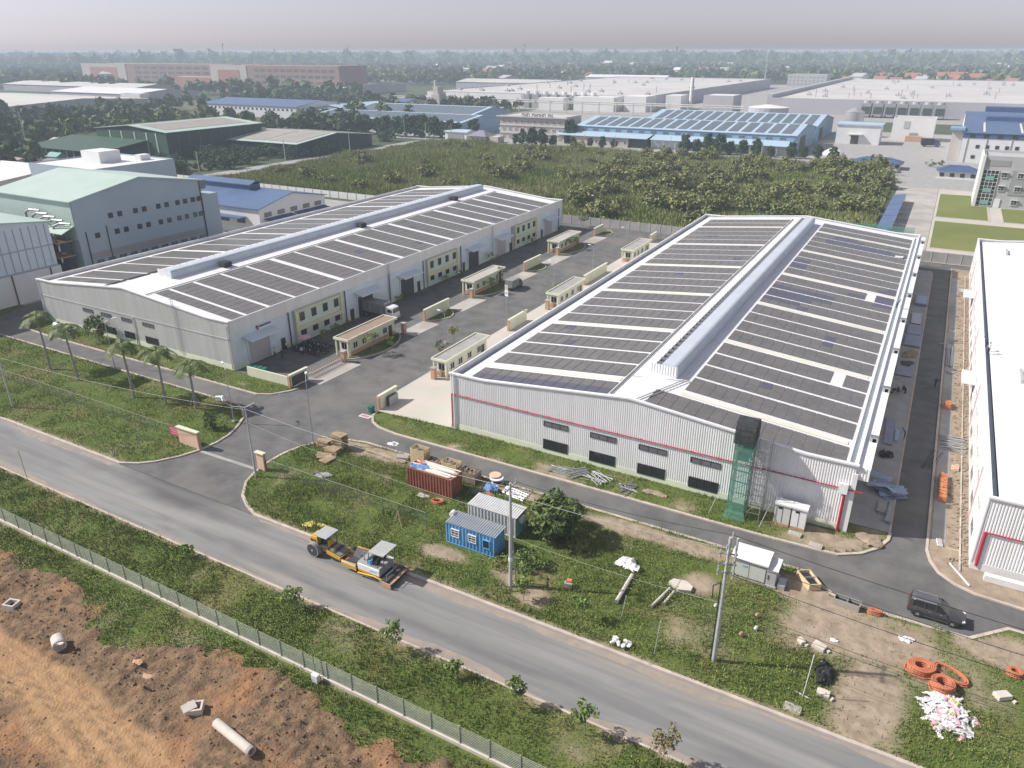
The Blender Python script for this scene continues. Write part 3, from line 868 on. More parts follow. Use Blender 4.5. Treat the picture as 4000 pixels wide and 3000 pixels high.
# ------------------------------------------------------------------ the far wood: one mass of crowns to the horizon
EXC = [(-560, 150, 630, 1290), (-330, -14, 380, 640), (-600, -430, 440, 560), (-430, -255, 205, 360), (-600, -446, 405, 460), (-345, 60, -50, 384), (-1180, -640, 340, 650), (-1330, -560, 700, 1010), (-14, 90, 200, 640)]
def far_wood(name, n, rmin, rmax, size, ntri, label, seed):
    r_ = np.random.default_rng(seed)
    u = r_.uniform(0, 1, n)
    R = (rmin ** 1.1 + u * (rmax ** 1.1 - rmin ** 1.1)) ** (1 / 1.1)
    az = YAW + r_.uniform(-0.68, 0.68, n)
    x, y = np.sin(az) * R, np.cos(az) * R
    keep = fbm(x, y, 160, 3) + 0.25 * fbm(x, y, 40, 8) > 0.44
    for e in EXC:
        keep &= ~((x > e[0]) & (x < e[1]) & (y > e[2]) & (y < e[3]))
    x, y = x[keep], y[keep]
    n = len(x)
    s = size * r_.uniform(0.6, 1.35, n)
    hh = s * r_.uniform(0.9, 1.5, n)
    # every crown: ntri leaf-clump triangles spread over an uneven ball
    d = r_.normal(size=(n, ntri, 3))
    d /= np.linalg.norm(d, axis=2, keepdims=True)
    d[:, :, 2] = np.abs(d[:, :, 2]) * 1.1 - 0.25
    rad = r_.uniform(0.55, 1.0, (n, ntri, 1))
    c = d * rad * np.stack([s, s, hh], 1)[:, None, :] * 0.5
    c[:, :, 2] += hh[:, None] * 0.62
    c[:, :, 0] += x[:, None]
    c[:, :, 1] += y[:, None]
    e1 = r_.normal(size=(n, ntri, 3)); e1 /= np.linalg.norm(e1, axis=2, keepdims=True)
    e2 = np.cross(d, e1); e2 /= np.linalg.norm(e2, axis=2, keepdims=True) + 1e-9
    k = (s[:, None, None] * (0.30 if ntri > 30 else 0.42))
    v = np.stack([c + e1 * k, c - e1 * k * 0.5 + e2 * k * 0.85, c - e1 * k * 0.5 - e2 * k * 0.85], 2)
    v = v.reshape(-1, 3)
    v[:, 2] = np.maximum(v[:, 2], 0.02)
    me = np_mesh(name, v, np.arange(len(v)).reshape(-1, 3), mt('leaf_far'))
    O(name, me, None, kind='stuff', label=label, cat='woodland')
far_wood('woodland', 5200, 300, 950, 7.5, 44, 'dark green wood and gardens beyond the factories', 5)
far_wood('woodland', 15000, 900, 2600, 11, 12, 'hazy wooded plain stretching to the horizon', 6)
far_wood('woodland', 12000, 2500, 7000, 26, 8, 'faint blue tree line along the horizon', 8)

# ================================================================== building kit
_WIN = {}
FACE = {'-y': 0.0, '+x': math.pi / 2, '+y': math.pi, '-x': -math.pi / 2}
def win(parent, x, y, z, w, h, face='-y', frame='frame_white', pane='glass_dark', nx=2, nz=1, fw=0.08, depth=0.10, name='window', hood=None):
    """a framed window whose lower left corner (seen from outside) is centred at x, y, z on a wall face"""
    key = (round(w, 2), round(h, 2), frame, pane, nx, nz, fw, depth, hood)
    if key not in _WIN:
        m = MB()
        e = 0.06
        m.box(-w / 2, w / 2, -depth, e, 0, fw).box(-w / 2, w / 2, -depth, e, h - fw, h)
        m.box(-w / 2, -w / 2 + fw, -depth, e, fw, h - fw).box(w / 2 - fw, w / 2, -depth, e, fw, h - fw)
        for i in range(1, nx):
            u = -w / 2 + w * i / nx
            m.box(u - fw * 0.35, u + fw * 0.35, -depth * 0.8, e, fw, h - fw)
        for i in range(1, nz):
            u = h * i / nz
            m.box(-w / 2 + fw, w / 2 - fw, -depth * 0.75, e, u - fw * 0.35, u + fw * 0.35)
        if hood:
            m.box(-w / 2 - 0.15, w / 2 + 0.15, -hood, e, h + 0.05, h + 0.15)
        mf = m.mesh('window'); fix_normals(mf); mf.materials.append(mt(frame))
        p = MB().box(-w / 2 + fw * 0.9, w / 2 - fw * 0.9, -depth * 0.35, e * 0.5, fw * 0.9, h - fw * 0.9)
        mp = p.mesh('pane'); fix_normals(mp); mp.materials.append(mt(pane))
        _WIN[key] = (mf, mp)
    mf, mp = _WIN[key]
    o = bpy.data.objects.new(name, mf); COL.objects.link(o)
    o.parent = parent
    po = origin(parent)
    o.location = (x - po.x, y - po.y, z - po.z)
    o.rotation_euler = (0, 0, FACE[face])
    q = bpy.data.objects.new('pane', mp); COL.objects.link(q)
    q.parent = o
    return o

def corr(mb, axis, fixed, u0, u1, zb, ztop, out, pitch=0.27, depth=0.045):
    """a corrugated sheet wall in the plane axis=fixed, from u0 to u1, bottom zb, top ztop(u); out = outward sign"""
    us, ds = [], []
    u = u0
    prof = [(0.0, 0), (0.42, 0), (0.52, 1), (0.90, 1)]
    while u < u1:
        for a, d in prof:
            uu = u + a * pitch
            if uu < u1:
                us.append(uu); ds.append(d)
        u += pitch
    us.append(u1); ds.append(0)
    n0 = len(mb.v)
    for uu, d in zip(us, ds):
        w = fixed + out * d * depth
        if axis == 'y':
            mb.v += [(uu, w, zb), (uu, w, ztop(uu))]
        else:
            mb.v += [(w, uu, zb), (w, uu, ztop(uu))]
    for i in range(len(us) - 1):
        a = n0 + 2 * i
        mb.f.append((a, a + 2, a + 3, a + 1) if (out < 0) == (axis == 'y') else (a, a + 1, a + 3, a + 2))
    return mb

def gable_body(mb, x0, x1, y0, y1, z0, eave, ridge, axis, rpos=None):
    """solid gabled block; ridge along `axis`"""
    if axis == 'y':
        r = (x0 + x1) / 2 if rpos is None else rpos
        prof = [(x0, z0), (x1, z0), (x1, eave), (r, ridge), (x0, eave)]
        mb.extrude_y(prof, y0, y1, 'y')
    else:
        r = (y0 + y1) / 2 if rpos is None else rpos
        prof = [(y0, z0), (y1, z0), (y1, eave), (r, ridge), (y0, eave)]
        mb.extrude_y(prof, x0, x1, 'x')
    return mb

def gable_roof(mb, x0, x1, y0, y1, eave, ridge, axis, t=0.15, ov=0.5, rpos=None):
    if axis == 'y':
        r = (x0 + x1) / 2 if rpos is None else rpos
        sl = (ridge - eave) / (r - x0); sr = (ridge - eave) / (x1 - r)
        a, b = x0 - ov, x1 + ov
        prof = [(a, eave - sl * ov), (r, ridge), (b, eave - sr * ov), (b, eave - sr * ov + t), (r, ridge + t), (a, eave - sl * ov + t)]
        mb.extrude_y(prof, y0 - ov, y1 + ov, 'y')
    else:
        r = (y0 + y1) / 2 if rpos is None else rpos
        sl = (ridge - eave) / (r - y0); sr = (ridge - eave) / (y1 - r)
        a, b = y0 - ov, y1 + ov
        prof = [(a, eave - sl * ov), (r, ridge), (b, eave - sr * ov), (b, eave - sr * ov + t), (r, ridge + t), (a, eave - sl * ov + t)]
        mb.extrude_y(prof, x0 - ov, x1 + ov, 'x')
    return mb

def slab_on_slope(mb, x0, x1, y0, y1, zf, lift, t):
    """thin slab lying on a roof whose height is zf(x)"""
    za, zb = zf(x0) + lift, zf(x1) + lift
    mb.add([(x0, y0, za), (x1, y0, zb), (x1, y1, zb), (x0, y1, za), (x0, y0, za + t), (x1, y0, zb + t), (x1, y1, zb + t), (x0, y1, za + t)],
           [(0, 3, 2, 1), (4, 5, 6, 7), (0, 1, 5, 4), (1, 2, 6, 5), (2, 3, 7, 6), (3, 0, 4, 7)])
    return mb

PANEL_CACHE = {}
def panel_mesh(w, d, dz, kind):
    k = (round(w, 3), round(d, 3), round(dz, 3), kind)
    if k not in PANEL_CACHE:
        m = MB()
        t = 0.05
        m.add([(0, 0, 0), (w, 0, dz), (w, d, dz), (0, d, 0), (0, 0, t), (w, 0, dz + t), (w, d, dz + t), (0, d, t)],
              [(0, 3, 2, 1), (4, 5, 6, 7), (0, 1, 5, 4), (1, 2, 6, 5), (2, 3, 7, 6), (3, 0, 4, 7)])
        me = m.mesh('solar_panel')
        me.materials.append(mt(kind))
        PANEL_CACHE[k] = me
    return PANEL_CACHE[k]

def solar_field(roof, zf, cols, rows, max_single, violet=lambda x, y: 0.0):
    """cols: list of (x0, x1); rows: list of (y0, y1); the first max_single nearest panels are objects, the rest one part"""
    cells = [(x0, x1, y0, y1) for y0, y1 in rows for x0, x1 in cols]
    return cells

def lay_panels(roof, cells, zf, max_single, violet):
    po = origin(roof)
    cells = sorted(cells, key=lambda c: (c[0] ** 2 + c[2] ** 2))
    rest = {'solar': MB(), 'solar_violet': MB()}
    for i, (x0, x1, y0, y1) in enumerate(cells):
        kind = 'solar_violet' if violet((x0 + x1) / 2, (y0 + y1) / 2) else 'solar'
        a, b, c, d = x0 + 0.05, x1 - 0.05, y0 + 0.015, y1 - 0.015
        if i < max_single:
            dz = zf(b) - zf(a)
            o = bpy.data.objects.new('solar_panel', panel_mesh(b - a, d - c, dz, kind))
            COL.objects.link(o)
            o.parent = roof
            o.location = (a - po.x, c - po.y, zf(a) + 0.035 - po.z)
        else:
            slab_on_slope(rest[kind], a, b, c, d, zf, 0.035, 0.05)
    for k, m in rest.items():
        if m.f:
            O('solar_panels', m, mt(k), parent=roof, kind='stuff', world=True, fix=False)

def split(a, b, n):
    return [(a + (b - a) * i / n, a + (b - a) * (i + 1) / n) for i in range(n)]

def ridge_vent(parent, xc, y0, y1, zr, half=2.0):
    """long barrel-backed ridge vent with an open louvred throat on its left side"""
    prof = [(xc - half, zr - 0.25), (xc + half - 0.25, zr - 0.25)]
    for i in range(9):
        a = math.pi / 2 * i / 8
        prof.append((xc + half - 0.25 - 0.75 * (1 - math.cos(a)), zr + 0.72 + 0.62 * math.sin(a)))
    prof += [(xc - 0.35, zr + 1.38), (xc - 0.35, zr + 0.75), (xc - half, zr + 0.75)]
    v = O('ridge_vent', MB().extrude_y(prof, y0, y1), mt('vent_metal'), parent=parent, world=True)
    m = MB()
    m.box(xc - half - 0.06, xc - half + 0.62, y0 - 0.03, y1 + 0.03, zr + 0.753, zr + 1.0)
    O('vent_flap', m, mt('white_roof'), parent=v, world=True)
    th = MB().box(xc - half + 0.64, xc - 0.352, y0 + 0.1, y1 - 0.1, zr + 0.755, zr + 0.80)
    O('vent_throat', th, mt('steel_dark'), parent=v, world=True)
    y = y0 + 1.0
    while y < y1:
        ribs = MB().box(xc - half + 0.62, xc - 0.35, y, y + 0.12, zr + 0.80, zr + 1.2)
        O('vent_rib', ribs, mt('alu'), parent=v, world=True, fix=False)
        y += 1.6
    e = MB()
    corr(e, 'y', y0 - 0.04, xc - half, xc + half * 0.85, zr - 0.6, lambda u: zr + 1.32, -1, 0.36, 0.05)
    O('vent_end', e, mt('white_clad'), parent=v, world=True)
    return v

# ================================================================== the three big sheds
def shed(name, x0, x1, y0, y1, label, clad, eave=7.65, ridge=10.15, parapet=8.45, plinth='plinth'):
    r = T(name, ((x0 + x1) / 2, y0, 0), label, 'warehouse')
    xc = (x0 + x1) / 2
    zr = lambda x: ridge - (ridge - eave) * abs(x - xc) / ((x1 - x0) / 2)
    ptop = lambda x: max(parapet, min(ridge + 0.28, zr(x) + 0.3))
    # gable fronts in corrugated sheet, long walls
    for yy, out in ((y0, -1), (y1, 1)):
        O('gable_wall', corr(MB(), 'y', yy, x0, x1, 0.95, ptop, out), mt(clad), parent=r, world=True, fix=False)
    m = MB().box(x0, x0 + 0.2, y0 + 0.01, y1 - 0.01, 0.95, parapet).box(x1 - 0.2, x1, y0 + 0.01, y1 - 0.01, 0.95, parapet)
    m.extrude_y([(x0 + 0.21, 0.95), (x1 - 0.21, 0.95), (x1 - 0.21, eave - 0.1), (xc, ridge - 0.1), (x0 + 0.21, eave - 0.1)], y0 + 0.06, y0 + 0.2)
    m.extrude_y([(x0 + 0.21, 0.95), (x1 - 0.21, 0.95), (x1 - 0.21, eave - 0.1), (xc, ridge - 0.1), (x0 + 0.21, eave - 0.1)], y1 - 0.2, y1 - 0.06)
    O('wall', m, mt(clad), parent=r, world=True)
    O('plinth', MB().box(x0 - 0.06, x1 + 0.06, y0 - 0.06, y1 + 0.06, 0, 0.95), mt(plinth), parent=r, world=True)
    # roof sheets, between the parapets, with raised seams
    roof = O('roof', MB().extrude_y([(x0 + 0.9, eave + 0.02), (xc, ridge - 0.06), (x1 - 0.9, eave + 0.02), (x1 - 0.9, zr(x1 - 0.9)), (xc, ridge), (x0 + 0.9, zr(x0 + 0.9))], y0 + 0.2, y1 - 0.2), mt('white_roof'), parent=r, world=True)
    g = MB().box(x0 + 0.2, x0 + 0.9, y0 + 0.2, y1 - 0.2, eave - 0.5, eave - 0.35).box(x1 - 0.9, x1 - 0.2, y0 + 0.2, y1 - 0.2, eave - 0.5, eave - 0.35)
    O('gutter', g, mt('pale_blue'), parent=r, world=True)
    seams = MB()
    y = y0 + 1.0
    while y < y1 - 0.5:
        for a, b in ((x0 + 0.95, xc - 2.3), (xc + 2.3, x1 - 0.95)):
            slab_on_slope(seams, a, b, y, y + 0.05, zr, 0.0, 0.045)
        y += 0.62
    O('roof_seams', seams, mt('white_roof'), parent=roof, world=True, kind='stuff', fix=False)
    # coping along the gables and the parapets
    for yy in (y0, y1):
        cop = MB()
        for a, b in ((x0 - 0.12, xc), (xc, x1 + 0.12)):
            n = 24
            for i in range(n):
                u0, u1 = a + (b - a) * i / n, a + (b - a) * (i + 1) / n
                za, zb = ptop(min(max(u0, x0), x1)), ptop(min(max(u1, x0), x1))
                cop.add([(u0, yy - 0.22, za - 0.12), (u1, yy - 0.22, zb - 0.12), (u1, yy + 0.22, zb - 0.12), (u0, yy + 0.22, za - 0.12),
                         (u0, yy - 0.22, za + 0.07), (u1, yy - 0.22, zb + 0.07), (u1, yy + 0.22, zb + 0.07), (u0, yy + 0.22, za + 0.07)],
                        [(0, 3, 2, 1), (4, 5, 6, 7), (0, 1, 5, 4), (1, 2, 6, 5), (2, 3, 7, 6), (3, 0, 4, 7)])
        O('gable_coping', cop, mt('white_roof'), parent=r, world=True)
    return r, roof, zr, xc

def downpipe(parent, x, y, z0, z1, mat='frame_white', r=0.09, name='downpipe'):
    return O(name, MB().rod((x, y, z0), (x, y, z1), r, r, 8), mt(mat), parent=parent, world=True)

def ladder(parent, x, y0, z0, z1, face=(0, -1), mat='alu'):
    m = MB()
    fx, fy = face
    tx, ty = -fy, fx
    for s in (-0.25, 0.25):
        m.rod((x + tx * s + fx * 0.18, y0 + ty * s + fy * 0.18, z0), (x + tx * s + fx * 0.18, y0 + ty * s + fy * 0.18, z1), 0.035, n=4)
    z = z0 + 0.3
    while z < z1:
        m.rod((x - tx * 0.25 + fx * 0.18, y0 - ty * 0.25 + fy * 0.18, z), (x + tx * 0.25 + fx * 0.18, y0 + ty * 0.25 + fy * 0.18, z), 0.022, n=4)
        z += 0.32
    z = z0 + 2.4
    while z < z1:
        for a in range(6):
            t0, t1 = math.pi * a / 6, math.pi * (a + 1) / 6
            p = lambda t: (x + tx * 0.36 * math.cos(t) + fx * (0.18 + 0.5 * math.sin(t)), y0 + ty * 0.36 * math.cos(t) + fy * (0.18 + 0.5 * math.sin(t)), z)
            m.rod(p(t0), p(t1), 0.02, n=3, cap=False)
        z += 0.9
    return O('cage_ladder', m, mt(mat), parent=parent, world=True)

def vio_B(x, y):
    n = float(vnoise(np.array(x), np.array(y), 6.0, 5))
    if y < 79.5 and x < -29: return True
    if x > -27 and 128 < y < 190: return n > 0.70
    return random.random() < 0.012

# ---- shed B: the white shed with the solar roof at the centre right
BX0, BX1, BY0, BY1 = -52.6, -1.6, 77.0, 199.5
shB, roofB, zB, xcB = shed('warehouse', BX0, BX1, BY0, BY1, 'white corrugated shed with dark solar panels, red pipe on its gable and green lift tower', 'white_clad')
rows = [(77.6, 79.75), (79.75, 81.9)]
for g0 in (84.05, 104.6, 125.1, 145.6, 166.1):
    for k in range(4):
        a = g0 + k * 4.83
        rows += [(a, a + 2.1), (a + 2.1, a + 4.2)]
for k in range(2):
    a = 186.6 + k * 4.83
    rows += [(a, a + 2.1), (a + 2.1, a + 4.2)]
cells = []
for y0, y1 in rows:
    xin = -22.5 if y0 > 83 else -25.4
    for c in split(xin, -2.9, 13 if y0 > 83 else 15):
        if 98.4 < y0 < 103.3 and c[0] < -6.6 < c[1]:
            continue
        if 137 < y0 < 142 and c[0] < -6.4 < c[1]:
            continue
        cells.append((c[0], c[1], y0, y1))
    for c in split(-50.0, -30.3, 13):
        if y0 < 83 and c[0] < -50.5:
            continue
        cells.append((c[0], c[1], y0, y1))
lay_panels(roofB, cells, zB, 300, vio_B)
for g in (82.2, 103.15, 123.6, 144.1, 164.7, 185.2):
    for a, b in ((-49.5, -30.4), (-22.4, -3.2)):
        O('skylight', slab_on_slope(MB(), a, b, g + 0.25, g + 1.15, zB, 0.03, 0.05), mt('skylight'), parent=roofB, world=True, fix=False)
ridge_vent(roofB, -26.0, 86.5, 192.5, 10.15)
m = MB()
for xx in (-29.95, -29.75):
    m.rod((xx, 78, zB(xx) + 0.14), (xx, 196, zB(xx) + 0.14), 0.06, n=5)
O('roof_conduit', m, mt('steel_dark'), parent=roofB, world=True)
m = MB()
m.rod((-25.9, 77.6, zB(-26) + 0.2), (-22.8, 86.6, zB(-22.8) + 0.2), 0.06, n=5).rod((-26.4, 77.6, zB(-26) + 0.2), (-23.3, 86.6, zB(-23) + 0.2), 0.06, n=5)
m.rod((-29.9, 84.2, zB(-30) + 0.2), (-22.5, 86.3, zB(-22.5) + 0.25), 0.04, n=4)
O('roof_pipe', m, mt('alu'), parent=roofB, world=True)
O('roof_cover', MB().obox((-4.4, 176.0, zB(-4.4) + 0.2), (1.6, 0.9, 0.2)), mt('white_paint'), parent=roofB, world=True)
# right-hand gutter canopy with fascia
m = MB().box(-1.58, -0.35, 77.2, 199.2, 7.9, 8.05).box(-0.45, -0.35, 77.2, 199.2, 7.45, 7.9)
corr(m, 'y', 77.15, -1.55, -0.35, 6.7, lambda u: 8.1, -1, 0.3, 0.04)
O('gutter_canopy', m, mt('white_clad'), parent=shB, world=True)
m = MB()
for yy in np.arange(84, 198, 15.4):
    m.box(-0.9, -0.5, yy, yy + 0.9, 8.06, 8.5)
    for k in range(4):
        m.box(-1.15, -0.3, yy + 0.25 * k, yy + 0.25 * k + 0.08, 8.06, 8.62)
O('gutter_brackets', m, mt('alu'), parent=shB, world=True)
# gable openings: upper lights and lower windows
for x in (-36.6, -30.1, -23.7, -17.3):
    win(shB, x, BY0 - 0.04, 4.0, 3.5, 0.74, '-y', 'frame_dark', 'glass_grey', 3, 1, 0.05, 0.08)
    win(shB, x, BY0 - 0.04, 0.72, 3.5, 1.4, '-y', 'frame_dark', 'glass_dark', 4, 1, 0.05, 0.08)
m = MB().rod((-52.4, 76.83, 5.42), (-2.4, 76.83, 5.42), 0.07, n=6)
m.rod((-52.35, 76.83, 0.4), (-52.35, 76.83, 5.42), 0.075, n=6).rod((-2.4, 76.80, 5.42), (-0.6, 76.80, 5.42), 0.07, n=6)
for xx in np.arange(-50, -3, 3.1):
    m.box(xx - 0.04, xx + 0.04, 76.78, 76.97, 5.35, 5.5)
O('red_pipe', m, mt('red_paint'), parent=shB, world=True)
downpipe(shB, -2.35, 76.78, 0.3, 5.45, 'red_paint', 0.14, 'red_downpipe')
downpipe(shB, -51.9, 76.80, 0.2, 8.2, 'frame_white', 0.11)
m = MB().box(-1.9, -1.4, 76.88, 77.5, 0.1, 7.4)
O('corner_trim', m, mt('white_paint'), parent=shB, world=True)
m = MB()
for i, yy in enumerate(np.arange(82, 198, 5.1)):
    m.box(-1.62, -1.5, yy, yy + 3.2, 1.0, 2.6)
O('side_windows', m, mt('glass_dark'), parent=shB, world=True)
O('corner_box', MB().box(-3.0, -2.1, 76.55, 76.9, 4.9, 6.1), mt('white_clad'), parent=shB, world=True)

# ---- shed A: the older grey shed with the office bays
AX0, AX1, AY0, AY1 = -147.0, -95.1, 77.0, 200.5
shA, roofA, zA, xcA = shed('warehouse', AX0, AX1, AY0, AY1, 'long grey solar roofed shed with yellow office bays and loading doors along its shaded side', 'grey_clad')
rowsA = []
for a, b in ((79.2, 81.8), (82.5, 86.9)):
    rowsA += split(a, b, 2)
for g0 in (87.7, 107.0, 126.2, 145.5, 164.8, 184.1):
    for k in range(3):
        a = g0 + k * 6.2
        if a + 5.4 < 200:
            rowsA += split(a, a + 5.45, 3)
cellsA = []
for y0, y1 in rowsA:
    for c in split(-115.2, -96.4, 11):
        cellsA.append((c[0], c[1], y0, y1))
    for c in split(-144.5, -126.5, 11):
        cellsA.append((c[0], c[1], y0, y1))
lay_panels(roofA, cellsA, zA, 300, lambda x, y: random.random() < 0.01)
ridge_vent(roofA, -121.0, 86.0, 196.0, 10.15)
m = MB()
for xx in (-115.6, -127.0, -127.3):
    m.rod((xx, 77.6, zA(xx) + 0.14), (xx, 197, zA(xx) + 0.14), 0.07, n=5)
O('roof_conduit', m, mt('steel_dark'), parent=roofA, world=True)
for yy in (97.2, 138.0, 178.1):
    m = MB().box(-118.6, -117.3, yy - 1.0, yy + 1.0, zA(-118) + 0.25, zA(-118) + 0.85)
    for k in range(4):
        m.box(-118.7, -117.2, yy - 0.9 + 0.5 * k, yy - 0.7 + 0.5 * k, zA(-118) - 0.1, zA(-118) + 1.0)
    O('roof_inverter', m, mt('steel_dark'), parent=roofA, world=True)
# gable of A
for x in (-132.5, -127.2, -121.4, -115.6):
    win(shA, x, AY0 - 0.04, 4.05, 3.0, 0.7, '-y', 'frame_dark', 'glass_grey', 3, 1, 0.05, 0.08)
for x in (-127.0, -121.2, -115.4):
    win(shA, x, AY0 - 0.04, 0.9, 3.3, 1.3, '-y', 'frame_dark', 'glass_dark', 4, 1, 0.05, 0.08)
m = MB().box(AX0, AX1, 76.86, 76.94, 5.3, 5.45)
O('wall_band', m, mt('grey_wall'), parent=shA, world=True)
for x, z1 in ((-119.5, 5.3), (-95.5, 7.9), (-146.7, 8.2)):
    downpipe(shA, x, 76.80, 0.2, z1, 'frame_white', 0.10)
ladder(shA, -107.8, 76.9, 0.8, 11.0)
# long shaded side of A: fascia, bays
m = MB().box(AX1 - 0.04, AX1 + 0.12, 77.1, AY1 - 0.1, 6.35, 8.5)
O('fascia', m, mt('grey_clad'), parent=shA, world=True)
for a, b in ((77.3, 90.8), (103.3, 131.2), (144.2, 170.6), (186.5, 200.2)):
    O('side_cladding', corr(MB(), 'x', AX1 + 0.012, a, b, 0.95, lambda u: 6.34, 1, 0.34, 0.04), mt('pale_blue'), parent=shA, world=True, fix=False)
for y0 in (90.9, 131.3, 171.0):
    y1 = y0 + 12.3
    m = MB().box(AX1 + 0.02, AX1 + 0.5, y0, y1, 0.2, 6.33)
    bay = O('office_bay', m, mt('green_wall'), parent=shA, world=True)
    m = MB().box(AX1 + 0.5, AX1 + 0.75, y0 - 0.05, y0 + 0.55, 1.2, 6.3).box(AX1 + 0.5, AX1 + 0.75, y1 - 0.55, y1 + 0.05, 1.2, 6.3)
    m.box(AX1 + 0.5, AX1 + 0.75, y0 + 0.55, y1 - 0.55, 2.6, 3.2).box(AX1 + 0.5, AX1 + 0.85, y0 + 0.55, y1 - 0.55, 6.0, 6.3)
    O('bay_trim', m, mt('yellow_wall'), parent=bay, world=True)
    for k in range(4):
        win(shA, AX1 + 0.52, y0 + 1.7 + k * 3.0, 4.15, 1.15, 1.5, '+x', 'frame_dark', 'glass_dark', 2, 1, 0.07)
        win(shA, AX1 + 0.52, y0 + 1.7 + k * 3.0, 1.4, 1.3, 1.0, '+x', 'frame_dark', 'glass_dark', 2, 1, 0.07)
for y0, open_ in ((80.2, False), (108.1, True), (121.9, True), (148.7, True), (162.0, False), (189.0, False)):
    d = O('loading_door', MB().box(AX1 - 0.02, AX1 + 0.10, y0, y0 + 4.6, 0.02, 4.0), mt('steel_dark' if open_ else 'grey_wall'), parent=shA, world=True)
    O('door_frame', MB().box(AX1 + 0.02, AX1 + 0.2, y0 - 0.25, y0, 0, 4.2).box(AX1 + 0.02, AX1 + 0.2, y0 + 4.6, y0 + 4.85, 0, 4.2).box(AX1 + 0.02, AX1 + 0.2, y0 - 0.25, y0 + 4.85, 4.2, 4.4), mt('pale_blue'), parent=d, world=True)
    m = MB()
    m.add([(AX1, y0 - 0.9, 5.1), (AX1 + 2.2, y0 - 0.9, 4.6), (AX1 + 2.2, y0 + 5.6, 4.6), (AX1, y0 + 5.6, 5.1), (AX1, y0 - 0.9, 5.25), (AX1 + 2.2, y0 - 0.9, 4.75), (AX1 + 2.2, y0 + 5.6, 4.75), (AX1, y0 + 5.6, 5.25)],
          [(0, 3, 2, 1), (4, 5, 6, 7), (0, 1, 5, 4), (1, 2, 6, 5), (2, 3, 7, 6), (3, 0, 4, 7)])
    O('canopy', m, mt('pale_blue'), parent=shA, world=True)
for y in (87.9, 106.3, 128.4, 146.6, 169.4, 187.4):
    dd = O('side_door', MB().box(AX1 + 0.02, AX1 + 0.14, y - 0.5, y + 0.5, 0.02, 2.2), mt('frame_dark'), parent=shA, world=True)
for y in (89.7, 104.5, 118.2, 130.2, 145.4, 170.0, 198.0):
    downpipe(shA, AX1 + 0.2, y, 0.1, 6.35, 'steel_dark', 0.10)
ladder(shA, AX1 + 0.12, 118.0, 0.9, 9.6, face=(1, 0))
ladder(shA, AX1 + 0.12, 160.0, 0.9, 9.6, face=(1, 0))
# company sign over the first canopy: a dark emblem and a row of small letters
m = MB().box(AX1 + 0.06, AX1 + 0.12, 82.35, 82.75, 5.75, 6.15)
sg = O('wall_sign', m, mt('frame_dark'), parent=shA, world=True)
O('sign_emblem', MB().box(AX1 + 0.06, AX1 + 0.12, 82.5, 82.9, 5.38, 5.68), mt('red_paint'), parent=sg, world=True)
m = MB()
y = 82.95
for k in range(9):
    w = 0.16 + 0.07 * (k % 3)
    m.box(AX1 + 0.06, AX1 + 0.11, y, y + w, 5.72, 5.95 + 0.06 * (k % 2))
    y += w + 0.08
O('sign_letters', m, mt('steel_dark'), parent=sg, world=True)
downpipe(shA, -147.15, 77.4, 0.1, 8.4, 'frame_white', 0.13)

# ---- shed C: the bright white shed at the right edge
CX0, CX1, CY0, CY1 = 10.3, 62.0, 76.6, 201.5
shC, roofC, zC, xcC = shed('warehouse', CX0, CX1, CY0, CY1, 'bright white shed with plain roof, red downpipe and workers on its parapet', 'white_clad', eave=7.75, ridge=10.2, parapet=8.5, plinth='white_paint')
downpipe(shC, 10.75, 76.45, 0.6, 4.6, 'red_paint', 0.13, 'red_downpipe')
O('red_pipe', MB().rod((10.7, 76.43, 4.6), (61, 76.43, 4.6), 0.075, n=6), mt('red_paint'), parent=shC, world=True)
m = MB()
m.box(10.22, 10.34, 76.5, 201.4, 0.9, 8.4)
O('side_wall_skin', m, mt('white_paint'), parent=shC, world=True)
for i, y in enumerate(np.arange(80.5, 196, 6.2)):
    win(shC, 10.2, y + 1.2, 1.2, 3.0, 1.4, '-x', 'frame_white', 'glass_dark', 3, 1, 0.05, 0.06)
    win(shC, 10.2, y + 1.2, 4.6, 3.0, 0.6, '-x', 'frame_white', 'glass_grey', 3, 1, 0.05, 0.06)
for y in np.arange(86, 196, 24.8):
    downpipe(shC, 10.1, y, 0.2, 7.0, 'rag_pink', 0.05, 'pink_downpipe')
for y in (118.5, 166):
    m = MB().box(8.5, 10.2, y, y + 5.5, 3.9, 4.05).box(8.5, 8.6, y, y + 5.5, 3.55, 3.9)
    for yy in (y + 0.1, y + 5.3):
        m.rod((8.7, yy, 3.9), (10.2, yy, 5.4), 0.03, n=4)
    O('canopy', m, mt('white_paint'), parent=shC, world=True)
for x, y in ((14.6, 113), (18.2, 100), (15.5, 190)):
    O('roof_curb', MB().obox((x, y, zC(x) + 0.25), (0.35, 4.5, 0.5)), mt('grey_wall'), parent=roofC, world=True)
O('base_step', MB().box(11.5, 40, 74.9, 75.5, 0.0, 0.75), mt('white_paint'), parent=shC, world=True)

# ================================================================== buildings round about
def hall(name, x0, x1, y0, y1, eave, ridge, axis, wall, roof, label, cat='factory', rpos=None, ov=0.6, t=0.2, z0=0.0, group=None):
    r = T(name, ((x0 + x1) / 2, (y0 + y1) / 2, 0), label, cat, group)
    O('wall', gable_body(MB(), x0, x1, y0, y1, z0, eave, ridge, axis, rpos), mt(wall), parent=r, world=True)
    rf = O('roof', gable_roof(MB(), x0, x1, y0, y1, eave + 0.03, ridge + 0.03, axis, t, ov, rpos), mt(roof), parent=r, world=True)
    return r, rf

